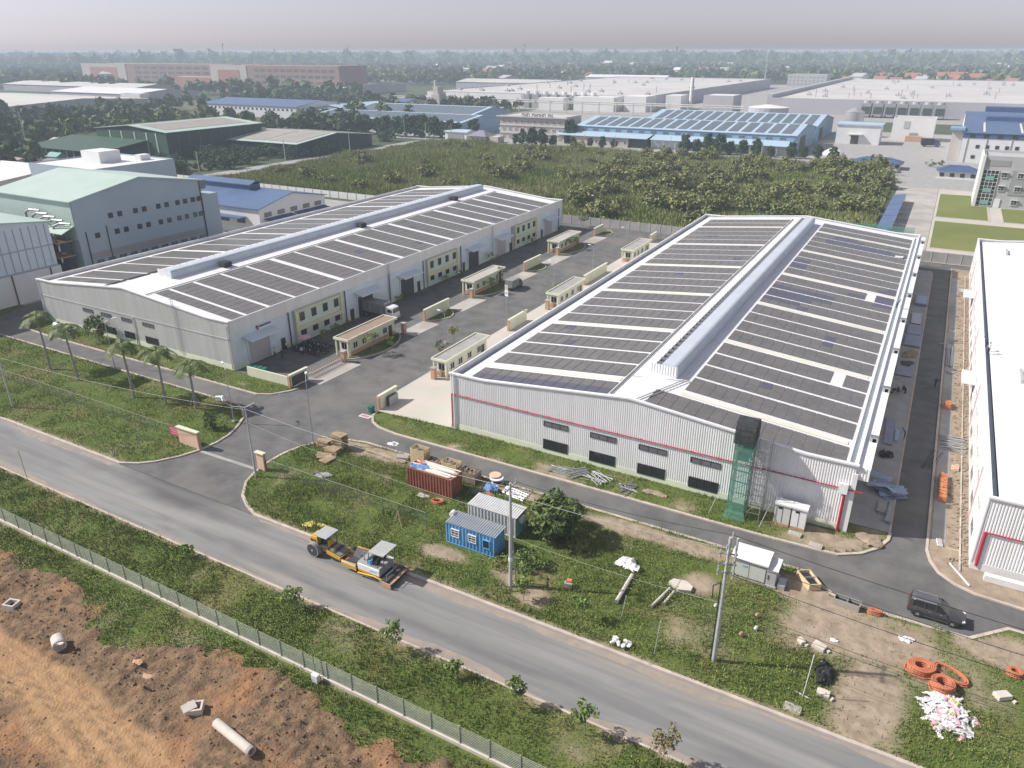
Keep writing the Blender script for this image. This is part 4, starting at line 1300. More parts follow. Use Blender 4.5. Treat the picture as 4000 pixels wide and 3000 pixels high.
def block(name, x0, x1, y0, y1, h, wall, label, cat='building', roofmat='grey_wall', par=0.7, group=None):
    r = T(name, ((x0 + x1) / 2, (y0 + y1) / 2, 0), label, cat, group)
    O('wall', MB().box(x0, x1, y0, y1, 0, h), mt(wall), parent=r, world=True)
    O('roof', MB().box(x0 + 0.3, x1 - 0.3, y0 + 0.3, y1 - 0.3, h + 0.003, h + 0.12), mt(roofmat), parent=r, world=True)
    m = MB()
    strip_prism(m, [(x0 + 0.13, y0 + 0.13), (x1 - 0.13, y0 + 0.13), (x1 - 0.13, y1 - 0.13), (x0 + 0.13, y1 - 0.13)], 0.25, h, h + par, closed=True)
    O('parapet', m, mt(wall), parent=r, world=True)
    return r

# ---- left: grey mill with green roof
D, Drf = hall('mill_building', -190, -161, 95.2, 128.6, 18.8, 21.7, 'x', 'slate_wall', 'green_roof', 'tall slate grey mill with pale green roof and two rows of small windows', 'mill', ov=0.7)
for dy in (103.6, 105.9, 109.9, 112.2, 116.0, 118.3, 121.4, 123.6, 125.9, 127.6):
    win(D, -160.98, dy, 13.9, 1.15, 1.15, '+x', 'frame_dark', 'glass_dark', 2, 2, 0.1, 0.08)
for dy in (99.6, 104.4, 106.7, 110.2, 112.5, 115.9, 118.3, 121.2, 123.4, 125.9, 127.6):
    win(D, -160.98, dy, 10.2, 1.15, 1.15, '+x', 'frame_dark', 'glass_dark', 2, 2, 0.1, 0.08)
O('dark_band', MB().box(-161.01, -160.9, 97.3, 128.4, 5.9, 7.2), mt('mid_grey_wall'), parent=D, world=True)  # a darker grey band along the wall above the lowest windows
for k in range(11):
    win(D, -160.98, 99 + k * 2.8, 3.9, 2.0, 1.7, '+x', 'slate_wall', 'glass_grey', 2, 1, 0.1, 0.08)
for dy, z1 in ((97.0, 12.0), (102.0, 12.5), (128.4, 18.6)):
    downpipe(D, -160.85, dy, 0, z1, 'frame_dark', 0.12)
O('stair_tower', MB().box(-170, -160.8, 128.65, 133.4, 0, 15.2), mt('slate_wall'), parent=D, world=True)
O('roof_stair', MB().box(-176, -168, 129, 136, 15.25, 17.5), mt('glass_grey'), parent=D, world=True)
m = MB().box(-190.0, -161.2, 95.05, 95.19, 10.5, 18.6)
O('pale_front', m, mt('green_roof'), parent=D, world=True)
for k in range(4):
    win(D, -184.5 + k * 2.2, 95.04, 12.2, 0.9, 1.5, '-y', 'frame_white', 'glass_grey', 1, 2, 0.08)
m = MB()
for k in range(5):
    xx = -176.5 + 2.6 * k
    m.tube([(xx, 93.9 - 0.15 * k, 9), (xx, 93.9 - 0.15 * k, 15.4 - 0.5 * k), (xx + 2.2, 93.6, 16.2 - 0.5 * k), (xx + 5.0, 94.2, 16.2 - 0.5 * k)], 0.24, 6)
O('duct', m, mt('galvanised'), parent=D, world=True)
O('side_canopy', MB().add([(-172, 92.0, 12.2), (-161.5, 92.0, 12.2), (-161.5, 95.0, 13.4), (-172, 95.0, 13.4), (-172, 92.0, 12.35), (-161.5, 92.0, 12.35), (-161.5, 95.0, 13.55), (-172, 95.0, 13.55)],
  [(0, 3, 2, 1), (4, 5, 6, 7), (0, 1, 5, 4), (1, 2, 6, 5), (2, 3, 7, 6), (3, 0, 4, 7)]), mt('green_roof'), parent=D, world=True)
# white panelled shed beside it
Es, Erf = hall('panel_shed', -205, -162, 56, 90, 15.4, 17.6, 'x', 'pale_blue', 'green_roof', 'pale blue panelled shed with green roof edge beside the mill', 'shed', ov=0.4)
m = MB()
for yy in np.arange(57, 90, 1.6):
    m.box(-162.01, -161.88, yy, yy + 0.12, 6.6, 15.2)
m.box(-162.01, -161.84, 56, 90, 10.6, 10.8).box(-162.01, -161.8, 56, 90, 6.2, 6.5)
O('panel_joints', m, mt('slate_wall'), parent=Es, world=True, kind='stuff')
O('lower_wall', MB().box(-162, -161.7, 56, 90.4, 0, 6.15), mt('bwhite'), parent=Es, world=True)
for yy in (72, 80, 88):
    downpipe(Es, -161.55, yy, 0.1, 6.2, 'frame_dark', 0.12)
# dark service gap between the two with platforms
G_ = T('pipe_platform', (-166, 92.6, 0), 'dark steel service platform with rusty decks between shed and mill', 'platform')
m = MB()
for x, y in ((-168, 91.2), (-162.6, 91.2), (-168, 94.2), (-162.6, 94.2)):
    m.rod((x, y, 0), (x, y, 11.5), 0.14, n=6)
O('frame', m, mt('steel_dark'), parent=G_, world=True)
for z in (3.5, 7.2, 10.4):
    O('deck', MB().box(-168.3, -162.2, 90.8, 94.6, z, z + 0.15), mt('brick_red' if z < 5 else 'terracotta'), parent=G_, world=True)
O('back_panel', MB().box(-169.6, -169.4, 90.6, 94.9, 0, 10), mt('steel_dark'), parent=G_, world=True)
# white flat building behind the mill
D2 = block('white_workshop', -276, -241, 152, 183.5, 12.6, 'slate_wall', 'white flat roofed workshop block with rooftop stair box behind the mill', 'workshop', 'white_roof', 0.5)
O('stair_box', MB().box(-264, -254, 164, 172, 12.75, 16.6), mt('bwhite'), parent=D2, world=True)
O('roof_unit', MB().box(-252, -249, 176, 180, 12.75, 14.6), mt('bwhite'), parent=D2, world=True)
# blue workshop
F, Frf = hall('blue_workshop', -216, -165, 150, 176.8, 7.6, 10.3, 'x', 'bwhite', 'blue_roof', 'white workshop with blue sheet roof and raised ridge monitor', 'workshop', rpos=163)
O('ridge_monitor', gable_roof(MB(), -206, -179, 160.6, 165.4, 11.7, 12.5, 'x', 0.25, 0.3).box(-205.5, -179.5, 160.9, 165.1, 10.0, 11.75), mt('blue_roof'), parent=Frf, world=True)
for k, yy in enumerate((153.2, 158.3, 163.4, 168.6, 173.6)):
    win(F, -164.97, yy, 5.1, 2.6, 1.2, '+x', 'frame_dark', 'glass_grey', 3, 1, 0.1, 0.1)
for a, b in ((151.5, 162), (163.5, 176.5)):
    m = MB().add([(-165, a, 4.6), (-161.6, a, 3.9), (-161.6, b, 3.9), (-165, b, 4.6), (-165, a, 4.75), (-161.6, a, 4.05), (-161.6, b, 4.05), (-165, b, 4.75)],
          [(0, 3, 2, 1), (4, 5, 6, 7), (0, 1, 5, 4), (1, 2, 6, 5), (2, 3, 7, 6), (3, 0, 4, 7)])
    O('canopy', m, mt('navy_roof'), parent=F, world=True)
for k in range(6):
    win(F, -205 + k * 6.5, 149.97, 3.2, 3.2, 1.4, '-y', 'frame_dark', 'glass_dark', 3, 1, 0.1, 0.1)
O('front_canopy', MB().box(-214, -170, 147.0, 149.9, 5.0, 5.2), mt('blue_roof'), parent=F, world=True)
# dark green warehouse group
Gs, Grf = hall('green_warehouse', -382, -328, 248, 308, 12.5, 14.8, 'y', 'dark_green_clad', 'green_roof', 'huge dark green warehouse with pale green roof and tall blank wall', 'warehouse', ov=0.8)
for yy in np.arange(254, 305, 6.5):
    O('light_strip', MB().box(-328.01, -327.9, yy, yy + 0.5, 1, 12.2), mt('mid_green_clad'), parent=Gs, world=True)
O('front_skin', MB().box(-381.9, -328.1, 247.8, 247.99, 0, 12.2), mt('mid_green_clad'), parent=Gs, world=True)
for xx in (-371, -362, -352, -343, -336):
    O('light_strip', MB().box(xx, xx + 0.9, 247.6, 247.79, 1, 12.0), mt('green_roof'), parent=Gs, world=True)
O('roof_patch', slab_on_slope(MB(), -378, -358, 252, 303, lambda x: 12.75 + (x + 382) / 27 * 2.3, 0.06, 0.05), mt('brown_roof'), parent=Grf, world=True)
O('roof_patch', slab_on_slope(MB(), -352, -333, 252, 303, lambda x: 15.05 - (x + 355) / 27 * 2.3, 0.06, 0.05), mt('brown_roof'), parent=Grf, world=True)
Gl = T('lean_to_store', (-371, 235, 0), 'low green lean-to store in front of the dark green warehouse', 'store')
O('wall', MB().box(-399, -343, 222, 247.4, 0, 5.2), mt('dark_green_clad'), parent=Gl, world=True)
O('roof', MB().add([(-401, 220.5, 5.2), (-341.5, 220.5, 5.2), (-341.5, 247.4, 8.4), (-401, 247.4, 8.4), (-401, 220.5, 5.4), (-341.5, 220.5, 5.4), (-341.5, 247.4, 8.6), (-401, 247.4, 8.6)],
  [(0, 3, 2, 1), (4, 5, 6, 7), (0, 1, 5, 4), (1, 2, 6, 5), (2, 3, 7, 6), (3, 0, 4, 7)]), mt('mid_green_clad'), parent=Gl, world=True)
for xx in np.arange(-396, -344, 5.5):
    O('post', MB().box(xx, xx + 0.6, 221.6, 221.99, 0, 5.0), mt('green_roof'), parent=Gl, world=True)
G2, G2rf = hall('brown_roofed_store', -327, -280, 284, 342, 6.3, 9.2, 'x', 'dark_green_clad', 'green_roof', 'low dark store with brown roof panels next to the green warehouse', 'store', ov=1.0)
for a, b in ((286.5, 311.5), (314.5, 340)):
    m = MB()
    zf = lambda y: 6.55 + (y - 284) / 29 * 2.9 if y < 313 else 9.45 - (y - 313) / 29 * 2.9
    for xa, xb in ((-325, -304), (-302, -282)):
        m.add([(xa, a, zf(a) + 0.06), (xb, a, zf(a) + 0.06), (xb, b, zf(b) + 0.06), (xa, b, zf(b) + 0.06), (xa, a, zf(a) + 0.14), (xb, a, zf(a) + 0.14), (xb, b, zf(b) + 0.14), (xa, b, zf(b) + 0.14)],
              [(0, 3, 2, 1), (4, 5, 6, 7), (0, 1, 5, 4), (1, 2, 6, 5), (2, 3, 7, 6), (3, 0, 4, 7)])
    O('roof_patch', m, mt('brown_roof'), parent=G2rf, world=True)
# small old houses on the far left
LOW = [(-345, -318, 168, 186, 5.0, 6.8, 'white_roof', 'white sheet roofed yard shed behind the mill'),
       (-317, -296, 150, 190, 5.2, 7.0, 'white_roof', 'long white yard shed next to the white workshop'),
       (-372, -350, 182, 200, 4.0, 5.6, 'brown_roof', 'rusty roofed low house among the yard sheds'),
       (-398, -376, 192, 206, 4.0, 5.8, 'brown_roof', 'brown roofed old house at the end of the yard lane'),
       (-346, -328, 194, 206, 3.6, 5.0, 'purple_roof', 'purple grey roofed hut behind the white yard sheds'),
       (-455, -444, 236, 244, 3.5, 5.2, 'teal', 'small turquoise walled house near the tall leaning pole'),
       (-425, -408, 246, 256, 3.5, 5.4, 'beige_roof', 'pale roofed cottage left of the lean-to store'),
       (-372, -364, 214, 219, 3.0, 4.4, 'teal', 'tiny turquoise roofed hut before the lean-to store')]
for x0, x1, y0, y1, e, r_, rm, lb in LOW:
    h_, _ = hall('yard_house', x0, x1, y0, y1, e, r_, 'x', 'beige_wall' if rm != 'teal' else 'teal', rm, lb, 'house', ov=0.5)
    for k in range(3):
        win(h_, x0 + (x1 - x0) * (k + 0.5) / 3, y0 - 0.02, 1.1, 1.4, 1.2, '-y', 'frame_dark', 'glass_dark', 2, 1, 0.1)

# ---- pale blue solar halls across the street
def pv_slope(parent, x0, x1, ya, yb, za, zb, n, gap=0.28, mat='pv_far'):
    w = (x1 - x0) / n
    for i in range(n):
        a, b = x0 + w * (i + gap / 2), x0 + w * (i + 1 - gap / 2)
        y0, y1 = ya + (yb - ya) * 0.10, ya + (yb - ya) * 0.92
        z0, z1 = za + (zb - za) * 0.10 + 0.28, za + (zb - za) * 0.92 + 0.28
        m = MB().add([(a, y0, z0), (b, y0, z0), (b, y1, z1), (a, y1, z1), (a, y0, z0 + 0.1), (b, y0, z0 + 0.1), (b, y1, z1 + 0.1), (a, y1, z1 + 0.1)],
                     [(0, 3, 2, 1), (4, 5, 6, 7), (0, 1, 5, 4), (1, 2, 6, 5), (2, 3, 7, 6), (3, 0, 4, 7)])
        O('solar_array', m, mt(mat), parent=parent, world=True)
H1, r1 = hall('solar_hall', -187, -67, 411, 469.5, 9.2, 12.6, 'x', 'sky_wall', 'sky_roof', 'pale blue hall with slanted solar arrays and lean-to porch across the street', 'factory', rpos=438)
pv_slope(r1, -184, -69, 411, 438, 9.2, 12.6, 17)
O('clerestory', MB().box(-186.5, -67.5, 410.85, 410.99, 6.6, 8.6), mt('sky_wall'), parent=H1, world=True)
for k in range(17):
    win(H1, -182 + k * 6.8, 410.83, 6.9, 3.2, 1.3, '-y', 'sky_wall', 'glass_grey', 2, 1, 0.12, 0.1)
m = MB().add([(-140, 402, 4.6), (-66, 402, 4.6), (-66, 410.8, 6.4), (-140, 410.8, 6.4), (-140, 402, 4.8), (-66, 402, 4.8), (-66, 410.8, 6.6), (-140, 410.8, 6.6)],
             [(0, 3, 2, 1), (4, 5, 6, 7), (0, 1, 5, 4), (1, 2, 6, 5), (2, 3, 7, 6), (3, 0, 4, 7)])
O('porch_roof', m, mt('sky_roof'), parent=H1, world=True)
m = MB().add([(-196, 400, 4.9), (-141, 400, 4.9), (-141, 410.8, 6.4), (-196, 410.8, 6.4), (-196, 400, 5.1), (-141, 400, 5.1), (-141, 410.8, 6.6), (-196, 410.8, 6.6)],
             [(0, 3, 2, 1), (4, 5, 6, 7), (0, 1, 5, 4), (1, 2, 6, 5), (2, 3, 7, 6), (3, 0, 4, 7)])
O('porch_roof', m, mt('sky_roof'), parent=H1, world=True)
O('front_wall', MB().box(-186, -152, 401.0, 410.8, 0, 4.8), mt('beige_wall'), parent=H1, world=True)
for k in range(8):
    win(H1, -183 + k * 4.2, 400.98, 1.6, 1.5, 1.5, '-y', 'frame_white', 'glass_dark', 2, 1, 0.12)
O('open_bay', MB().box(-151.5, -141.5, 403, 410.7, 0, 4.6), mt('steel_dark'), parent=H1, world=True)
O('front_wall', MB().box(-140, -67, 405.5, 410.8, 0, 4.4), mt('bwhite'), parent=H1, world=True)
for k in range(12):
    O('porch_post', MB().rod((-139 + k * 6.5, 402.3, 0), (-139 + k * 6.5, 402.3, 4.6), 0.14, n=6), mt('frame_white'), parent=H1, world=True)
H1b, r1b = hall('solar_hall', -168, -67, 473, 541, 8.8, 13.0, 'x', 'sky_wall', 'sky_roof', 'second pale blue hall behind the porch hall, its arrays one ridge further back', 'factory', rpos=505)
pv_slope(r1b, -165, -69, 473, 505, 8.8, 13.0, 15)
O('doorway', MB().box(-67.02, -66.9, 486, 500, 0, 7), mt('steel_dark'), parent=H1b, world=True)
O('doorway', MB().box(-67.02, -66.9, 424, 440, 0, 7.5), mt('steel_dark'), parent=H1, world=True)
H2, r2 = hall('ribbed_hall', -385, -262, 406, 452, 8.0, 10.8, 'x', 'sky_wall', 'sky_roof', 'long pale blue hall with closely ribbed solar roof behind the street trees', 'factory', rpos=431)
pv_slope(r2, -383, -264, 406, 431, 8.0, 10.8, 30, 0.22, 'pv_far')
O('front_wall', MB().box(-384, -263, 405.8, 405.98, 0, 6.5), mt('bwhite'), parent=H2, world=True)
H2b, r2b = hall('ribbed_hall', -390, -285, 454, 506, 8.2, 12.2, 'x', 'sky_wall', 'sky_roof', 'second ribbed blue hall one bay behind the long ribbed hall', 'factory', rpos=482)
pv_slope(r2b, -388, -287, 454, 482, 8.2, 12.2, 26, 0.22, 'pv_far')
Hs, _ = hall('loading_shed', -262, -247, 388, 398, 4.6, 5.6, 'x', 'bwhite', 'sky_roof', 'small open loading shed at the end of the ribbed hall', 'shed')
O('doorway', MB().box(-260, -249, 387.8, 387.98, 0, 3.6), mt('mid_grey_wall'), parent=Hs, world=True)
# beige three storey office with hedge
Of = block('office_block', -234, -192, 405, 428, 13.2, 'beige_wall', 'beige three storey office with rows of paired windows and roof letters', 'office', 'beige_roof', 0.5)
for fl in range(3):
    O('floor_band', MB().box(-234.4, -191.6, 404.5, 404.99, 3.9 + fl * 4.3, 4.3 + fl * 4.3), mt('beige_roof'), parent=Of, world=True)
    for k in range(10):
        win(Of, -231.5 + k * 4.1, 404.98, 1.4 + fl * 4.2, 1.9, 1.6, '-y', 'frame_white', 'glass_grey', 2, 2, 0.14, 0.2)
O('roof_eave', MB().box(-236, -190, 403.6, 405.3, 13.0, 13.5), mt('beige_roof'), parent=Of, world=True)
m = MB()
x = -219.0
for k, w in enumerate((1.5, 1.3, 1.6, 0, 1.5, 1.4, 1.4, 1.5, 1.4, 0, 1.3, 1.4)):
    if w:
        m.box(x, x + 0.35, 404.0, 404.2, 13.6, 15.2).box(x + 0.36, x + w - 0.3, 404.0, 404.2, 14.8 - 0.6 * (k % 2), 15.2 - 0.6 * (k % 2)).box(x + w - 0.29, x + w, 404.0, 404.2, 13.6, 15.2)
    x += (w or 0.9) + 0.35
O('roof_letters', m, mt('steel_dark'), parent=Of, world=True, kind='stuff')
Ph = T('gate_house', (-237, 388, 0), 'small house with purple hipped roof beside the beige office', 'house')
O('wall', MB().box(-242, -232, 384, 393, 0, 3.5), mt('cream'), parent=Ph, world=True)
def hip(mb, x0, x1, y0, y1, z0, z1, ins):
    mb.add([(x0, y0, z0), (x1, y0, z0), (x1, y1, z0), (x0, y1, z0), (x0 + ins, (y0 + y1) / 2, z1), (x1 - ins, (y0 + y1) / 2, z1)],
           [(0, 1, 5, 4), (1, 2, 5), (2, 3, 4, 5), (3, 0, 4), (0, 3, 2, 1)])
    return mb
O('roof', hip(MB(), -243.5, -230.5, 382.5, 394.5, 3.5, 6.4, 5.0), mt('purple_roof'), parent=Ph, world=True)
for k in range(3):
    win(Ph, -240 + k * 3, 383.98, 1.0, 1.3, 1.4, '-y', 'frame_white', 'glass_dark', 2, 1, 0.12)
W1 = block('low_wall_building', -230, -224, 385, 392, 3.2, 'beige_wall', 'plain beige hut between hipped house and street trees', 'hut', 'beige_roof', 0.3)
# white building with blue roof
Wb, wrf = hall('blue_roofed_factory', -552, -446, 456, 515, 8.6, 12.0, 'x', 'bwhite', 'blue_roof', 'white factory with long blue roof and a row of dark vents', 'factory')
for k in range(22):
    win(Wb, -549 + k * 4.7, 455.95, 5.6, 1.7, 1.5, '-y', 'frame_dark', 'glass_dark', 1, 1, 0.12)
for k in range(11):
    win(Wb, -445.95, 459 + k * 5.0, 6.0, 1.6, 1.5, '+x', 'frame_dark', 'glass_dark', 1, 1, 0.12)
Wc, _ = hall('annex_factory', -440, -410, 470, 540, 8, 10, 'y', 'slate_wall', 'sky_roof', 'pale grey annex right of the blue roofed factory', 'factory')
Wd, _ = hall('annex_factory', -408, -392, 520, 560, 10, 12, 'x', 'beige_wall', 'blue_roof', 'small blue roofed annex at the foot of the stepped chimney tower', 'factory')
tw = T('chimney_tower', (-384, 562, 0), 'stepped beige chimney tower over the ribbed hall', 'tower')
O('shaft', MB().box(-388, -380, 556, 566, 0, 15).box(-387, -382, 557, 565, 15.01, 21).box(-386.5, -385, 558, 561, 21.01, 26), mt('beige_wall'), parent=tw, world=True)

# ---- the two enormous flat factories
def vents(parent, x0, x1, y0, y1, z, n, seed):
    r_ = random.Random(seed)
    for i in range(n):
        x, y = r_.uniform(x0, x1), y0 + (y1 - y0) * r_.random() ** 1.6
        m = MB()
        if r_.random() < 0.5:
            m.rod((x, y, z), (x, y, z + r_.uniform(3, 7)), 0.5, n=6)
        else:
            m.box(x - 2, x + 2, y - 2, y + 2, z, z + 1.6).rod((x, y, z + 1.6), (x, y, z + 3.2), 0.6, n=6)
        O('roof_vent', m, mt('grey_wall'), parent=parent, world=True)
K1 = block('flat_factory', -468, -238, 664, 1180, 11.0, 'lilac_wall', 'vast beige flat roofed factory behind the beige office', 'factory', 'beige_roof', 0.9)
for a, b, mtl in ((-468, -420, 'bwhite'), (-419, -360, 'bwhite'), (-359, -330, 'bwhite')):
    O('front_panel', MB().box(a, b, 663.6, 663.98, 0, 11), mt(mtl), parent=K1, world=True)
vents(K1, -460, -250, 700, 1150, 11.1, 42, 3)
for x0, x1, y0, y1, h in ((-330, -305, 640, 663, 10), (-296, -258, 642, 663, 11.5), (-252, -232, 650, 676, 12.5), (-228, -214, 690, 712, 12)):
    O('annex', MB().box(x0, x1, y0, y1, 0, h), mt('bwhite'), parent=K1, world=True)
K2 = block('flat_factory', -138, 75, 700, 1240, 11.0, 'lilac_wall', 'vast white roofed flat factory with chillers along its front', 'factory', 'beige_roof', 0.9)
O('side_parapet', MB().box(-142, -138.02, 700, 1240, 0, 14.5), mt('lilac_wall'), parent=K2, world=True)
vents(K2, -130, 65, 740, 1200, 11.1, 46, 4)
for k in range(7):
    x = -62 + k * 8.6
    c_ = T('chiller', (x, 686, 0), 'dark cooling unit with fan deck in the row before the white roofed factory', 'chiller', 'cooling units along the factory front')
    O('body', MB().box(x - 3.6, x + 3.6, 680, 692, 2.0, 10.5), mt('mid_grey_wall'), parent=c_, world=True)
    O('legs', MB().box(x - 3.4, x - 2.9, 680.3, 691.7, 0, 2).box(x + 2.9, x + 3.4, 680.3, 691.7, 0, 2), mt('steel_dark'), parent=c_, world=True)
    O('louvre', MB().box(x - 3.0, x + 3.0, 679.8, 679.99, 3.0, 8.0), mt('steel_dark'), parent=c_, world=True)
    O('fan', MB().rod((x, 686, 10.5), (x, 686, 12.2), 2.6, n=10), mt('grey_wall'), parent=c_, world=True)
for k in range(8):
    x = -349 + k * 9.5
    c_ = T('roof_tank', (x, 655, 0), 'white tank in the row over the pipe rack of the beige factory', 'tank', 'tanks over the pipe rack')
    O('tank', MB().rod((x, 655, 11.8), (x, 655, 14.6), 2.4, n=10), mt('bwhite'), parent=c_, world=True)
    O('stand', MB().box(x - 3, x + 3, 652, 658, 0, 11.8), mt('mid_grey_wall'), parent=c_, world=True)
pr = T('pipe_rack', (-250, 610, 0), 'long pipe rack running across in front of the flat factories', 'pipe rack')
for z in (8.0, 9.4):
    O('pipe', MB().rod((-470, 608, z), (-140, 612, z), 0.5, n=6), mt('beige_roof'), parent=pr, world=True)
for k in range(22):
    O('rack_post', MB().box(-468 + k * 15, -467.3 + k * 15, 608.5, 609.2, 0, 9.8), mt('beige_wall'), parent=pr, world=True)
tn = T('round_tank', (-128, 640, 0), 'wide pale round tank at the corner of the white roofed factory', 'tank')
O('shell', MB().rod((-128, 640, 0), (-128, 640, 8), 15, n=24), mt('lilac_wall'), parent=tn, world=True)
O('roof', MB().rod((-128, 640, 8.0), (-128, 640, 9.8), 15, 2, n=24), mt('bwhite'), parent=tn, world=True)
st = T('steel_chimney', (-208, 700, 0), 'tall white steel chimney by the lilac boiler house', 'chimney')
O('stack', MB().rod((-208, 700, 0), (-208, 700, 27), 2.0, 1.4, n=10), mt('bwhite'), parent=st, world=True)
O('ladder_rail', MB().rod((-206, 698.6, 0), (-206.5, 698.6, 26), 0.2, n=5), mt('steel_dark'), parent=st, world=True)
bh = block('boiler_house', -180, -156, 640, 668, 15, 'lilac_wall', 'lilac boiler house between the two flat factories', 'boiler house', 'bwhite', 0.5)
g4 = block('grey_flats', -226, -172, 1240, 1275, 16, 'grey_wall', 'grey three storey flats behind the white roofed factory', 'flats', 'lilac_wall', 0.8)
for fl in range(3):
    for k in range(9):
        win(g4, -222.5 + k * 5.6, 1239.9, 2 + fl * 4.8, 2.6, 2.6, '-y', 'frame_white', 'glass_grey', 1, 1, 0.3)
sl = T('grain_silo', (-52.8, 520, 0), 'round steel silo behind the small white pump house', 'silo')
O('shell', MB().rod((-52.8, 520, 0), (-52.8, 520, 14.4), 5.4, n=24), mt('silo_metal'), parent=sl, world=True, smooth=False)
O('cone_roof', MB().rod((-52.8, 520, 14.4), (-52.8, 520, 16.8), 5.5, 0.6, n=24), mt('silo_metal'), parent=sl, world=True)
p1 = block('pump_house', -56.6, -34, 478, 494, 9.8, 'bwhite', 'small white pump house with pale blue roof edge before the silo', 'pump house', 'sky_roof', 0.6)
O('roof_cap', MB().box(-57.2, -33.4, 477.4, 494.6, 9.9, 10.7), mt('sky_roof'), parent=p1, world=True)
O('door', MB().box(-48.6, -44.6, 477.8, 477.98, 0, 4.6), mt('steel_dark'), parent=p1, world=True)
O('door_hood', MB().box(-50.4, -42.8, 475.8, 478, 5.1, 5.6), mt('bwhite'), parent=p1, world=True)
p2 = block('white_store', -30.5, -8.6, 510, 528, 12.0, 'bwhite', 'taller plain white store beside the pump house', 'store', 'grey_wall', 0.6)
O('door', MB().box(-21, -16.6, 509.8, 509.98, 0, 4.6), mt('mid_grey_wall'), parent=p2, world=True)
O('louvre', MB().box(-24.6, -21.6, 509.8, 509.98, 6.8, 10.8), mt('grey_wall'), parent=p2, world=True)
O('stacked_goods', MB().box(-22.5, -13.6, 506, 509.5, 0, 3.0), mt('terracotta'), parent=p2, world=True)
# ---- right: blue roofed works and the glazed office
BB, bbr = hall('blue_works', 5.4, 66, 421, 560, 13.2, 18.2, 'x', 'bwhite', 'blue_roof', 'tall white works with bright blue roof and blue ridge monitors', 'works', rpos=490)
for yy, zz in ((458, 15.9), (500, 18.0)):
    O('ridge_monitor', MB().box(14, 66, yy, yy + 10, zz - 0.5, zz + 2.2), mt('navy_roof'), parent=bbr, world=True)
O('blue_band', MB().box(5.3, 66, 420.8, 420.99, 11.0, 13.2), mt('navy_roof'), parent=BB, world=True)
for k in range(9):
    win(BB, 9.0 + k * 5.6, 420.75, 11.3, 2.2, 1.5, '-y', 'frame_dark', 'glass_dark', 3, 1, 0.12)
for k in range(12):
    win(BB, 12 + k * 3.9, 420.95, 6.6, 1.5, 1.5, '-y', 'frame_dark', 'glass_dark', 2, 1, 0.12)
for k in range(10):
    win(BB, 11 + k * 4.9, 420.95, 2.0, 1.6, 1.5, '-y', 'frame_dark', 'glass_dark', 2, 1, 0.12)
for xx in (7.4, 15.2, 25.0, 35):
    downpipe(BB, xx, 420.8, 0, 11, 'grey_wall', 0.16)
for k in range(4):
    O('roof_light', MB().add([(13 + k * 15, 424, 13.75), (13.9 + k * 15, 424, 13.75), (13.9 + k * 15, 452, 15.8), (13 + k * 15, 452, 15.8)], [(0, 1, 2, 3)]), mt('skylight'), parent=bbr, world=True)
O('stair_frame', MB().box(0.6, 5.3, 424, 432, 0, 14), mt('beige_wall'), parent=BB, world=True)
O('stair_roof', MB().box(-0.5, 5.6, 422, 434, 14.0, 15.0), mt('sky_wall'), parent=BB, world=True)
GO = block('glass_office', 11.4, 70, 299, 318, 15.6, 'grey_wall', 'grey office with tall glazed stair bay beside the lawn', 'office', 'grey_wall', 0.9)
O('glazing', MB().box(11.9, 16.4, 298.85, 298.99, 0.6, 11.9), mt('glass_dark'), parent=GO, world=True)
m = MB()
for k in range(5):
    m.box(11.85 + k * 1.13, 11.97 + k * 1.13, 298.7, 298.84, 0.5, 12.0)
for k in range(10):
    m.box(11.85, 16.5, 298.72, 298.83, 0.5 + k * 1.27, 0.62 + k * 1.27)
O('glazing_bars', m, mt('frame_white'), parent=GO, world=True)
for k in range(3):
    O('teal_pane', MB().box(12.9, 15.4, 298.60, 298.71, 1.0 + k * 3.9, 2.4 + k * 3.9), mt('teal'), parent=GO, world=True)
O('end_fin', MB().box(10.9, 11.8, 298.3, 318.2, 0, 16.5), mt('bwhite'), parent=GO, world=True)
O('roof_recess', MB().box(12.6, 19, 298.9, 298.98, 13.4, 15.2), mt('mid_grey_wall'), parent=GO, world=True)
O('dark_panel', MB().box(20.2, 26, 298.85, 298.98, 4.4, 12.2), mt('mid_grey_wall'), parent=GO, world=True)
for fl in range(3):
    for k, xx in enumerate((18.0, 22.6, 27.0, 31.4, 36)):
        if fl == 0 and k == 0: continue
        win(GO, xx, 298.8, 1.3 + fl * 4.3, 1.8, 1.6, '-y', 'frame_white', 'glass_dark', 2, 2, 0.12, 0.12, hood=0.6)
O('door', MB().box(16.9, 18.7, 298.75, 298.98, 0.1, 3.0), mt('frame_white'), parent=GO, world=True)
def hut(name, x0, x1, y0, y1, h, label):
    r = T(name, ((x0 + x1) / 2, (y0 + y1) / 2, 0), label, 'guardhouse')
    O('wall', MB().box(x0 + 1, x1 - 1, y0 + 1, y1 - 1, 0, h), mt('bwhite'), parent=r, world=True)
    O('roof', hip(MB(), x0, x1, y0, y1, h, h + 2.1, (y1 - y0) / 2), mt('navy_roof'), parent=r, world=True)
    for k in range(4):
        win(r, x0 + 2.4 + (x1 - x0 - 4.6) * k / 3, y0 + 0.98, 1.0, 1.6, 1.4, '-y', 'frame_dark', 'glass_dark', 2, 1, 0.1)
hut('guardhouse', -2.3, 13.4, 360, 369, 3.2, 'guardhouse with navy hipped roof in front of the tall white works')
hut('guardhouse', -37, -15.5, 377, 389, 2.6, 'low navy hipped roof shelter at the corner of the overgrown field')
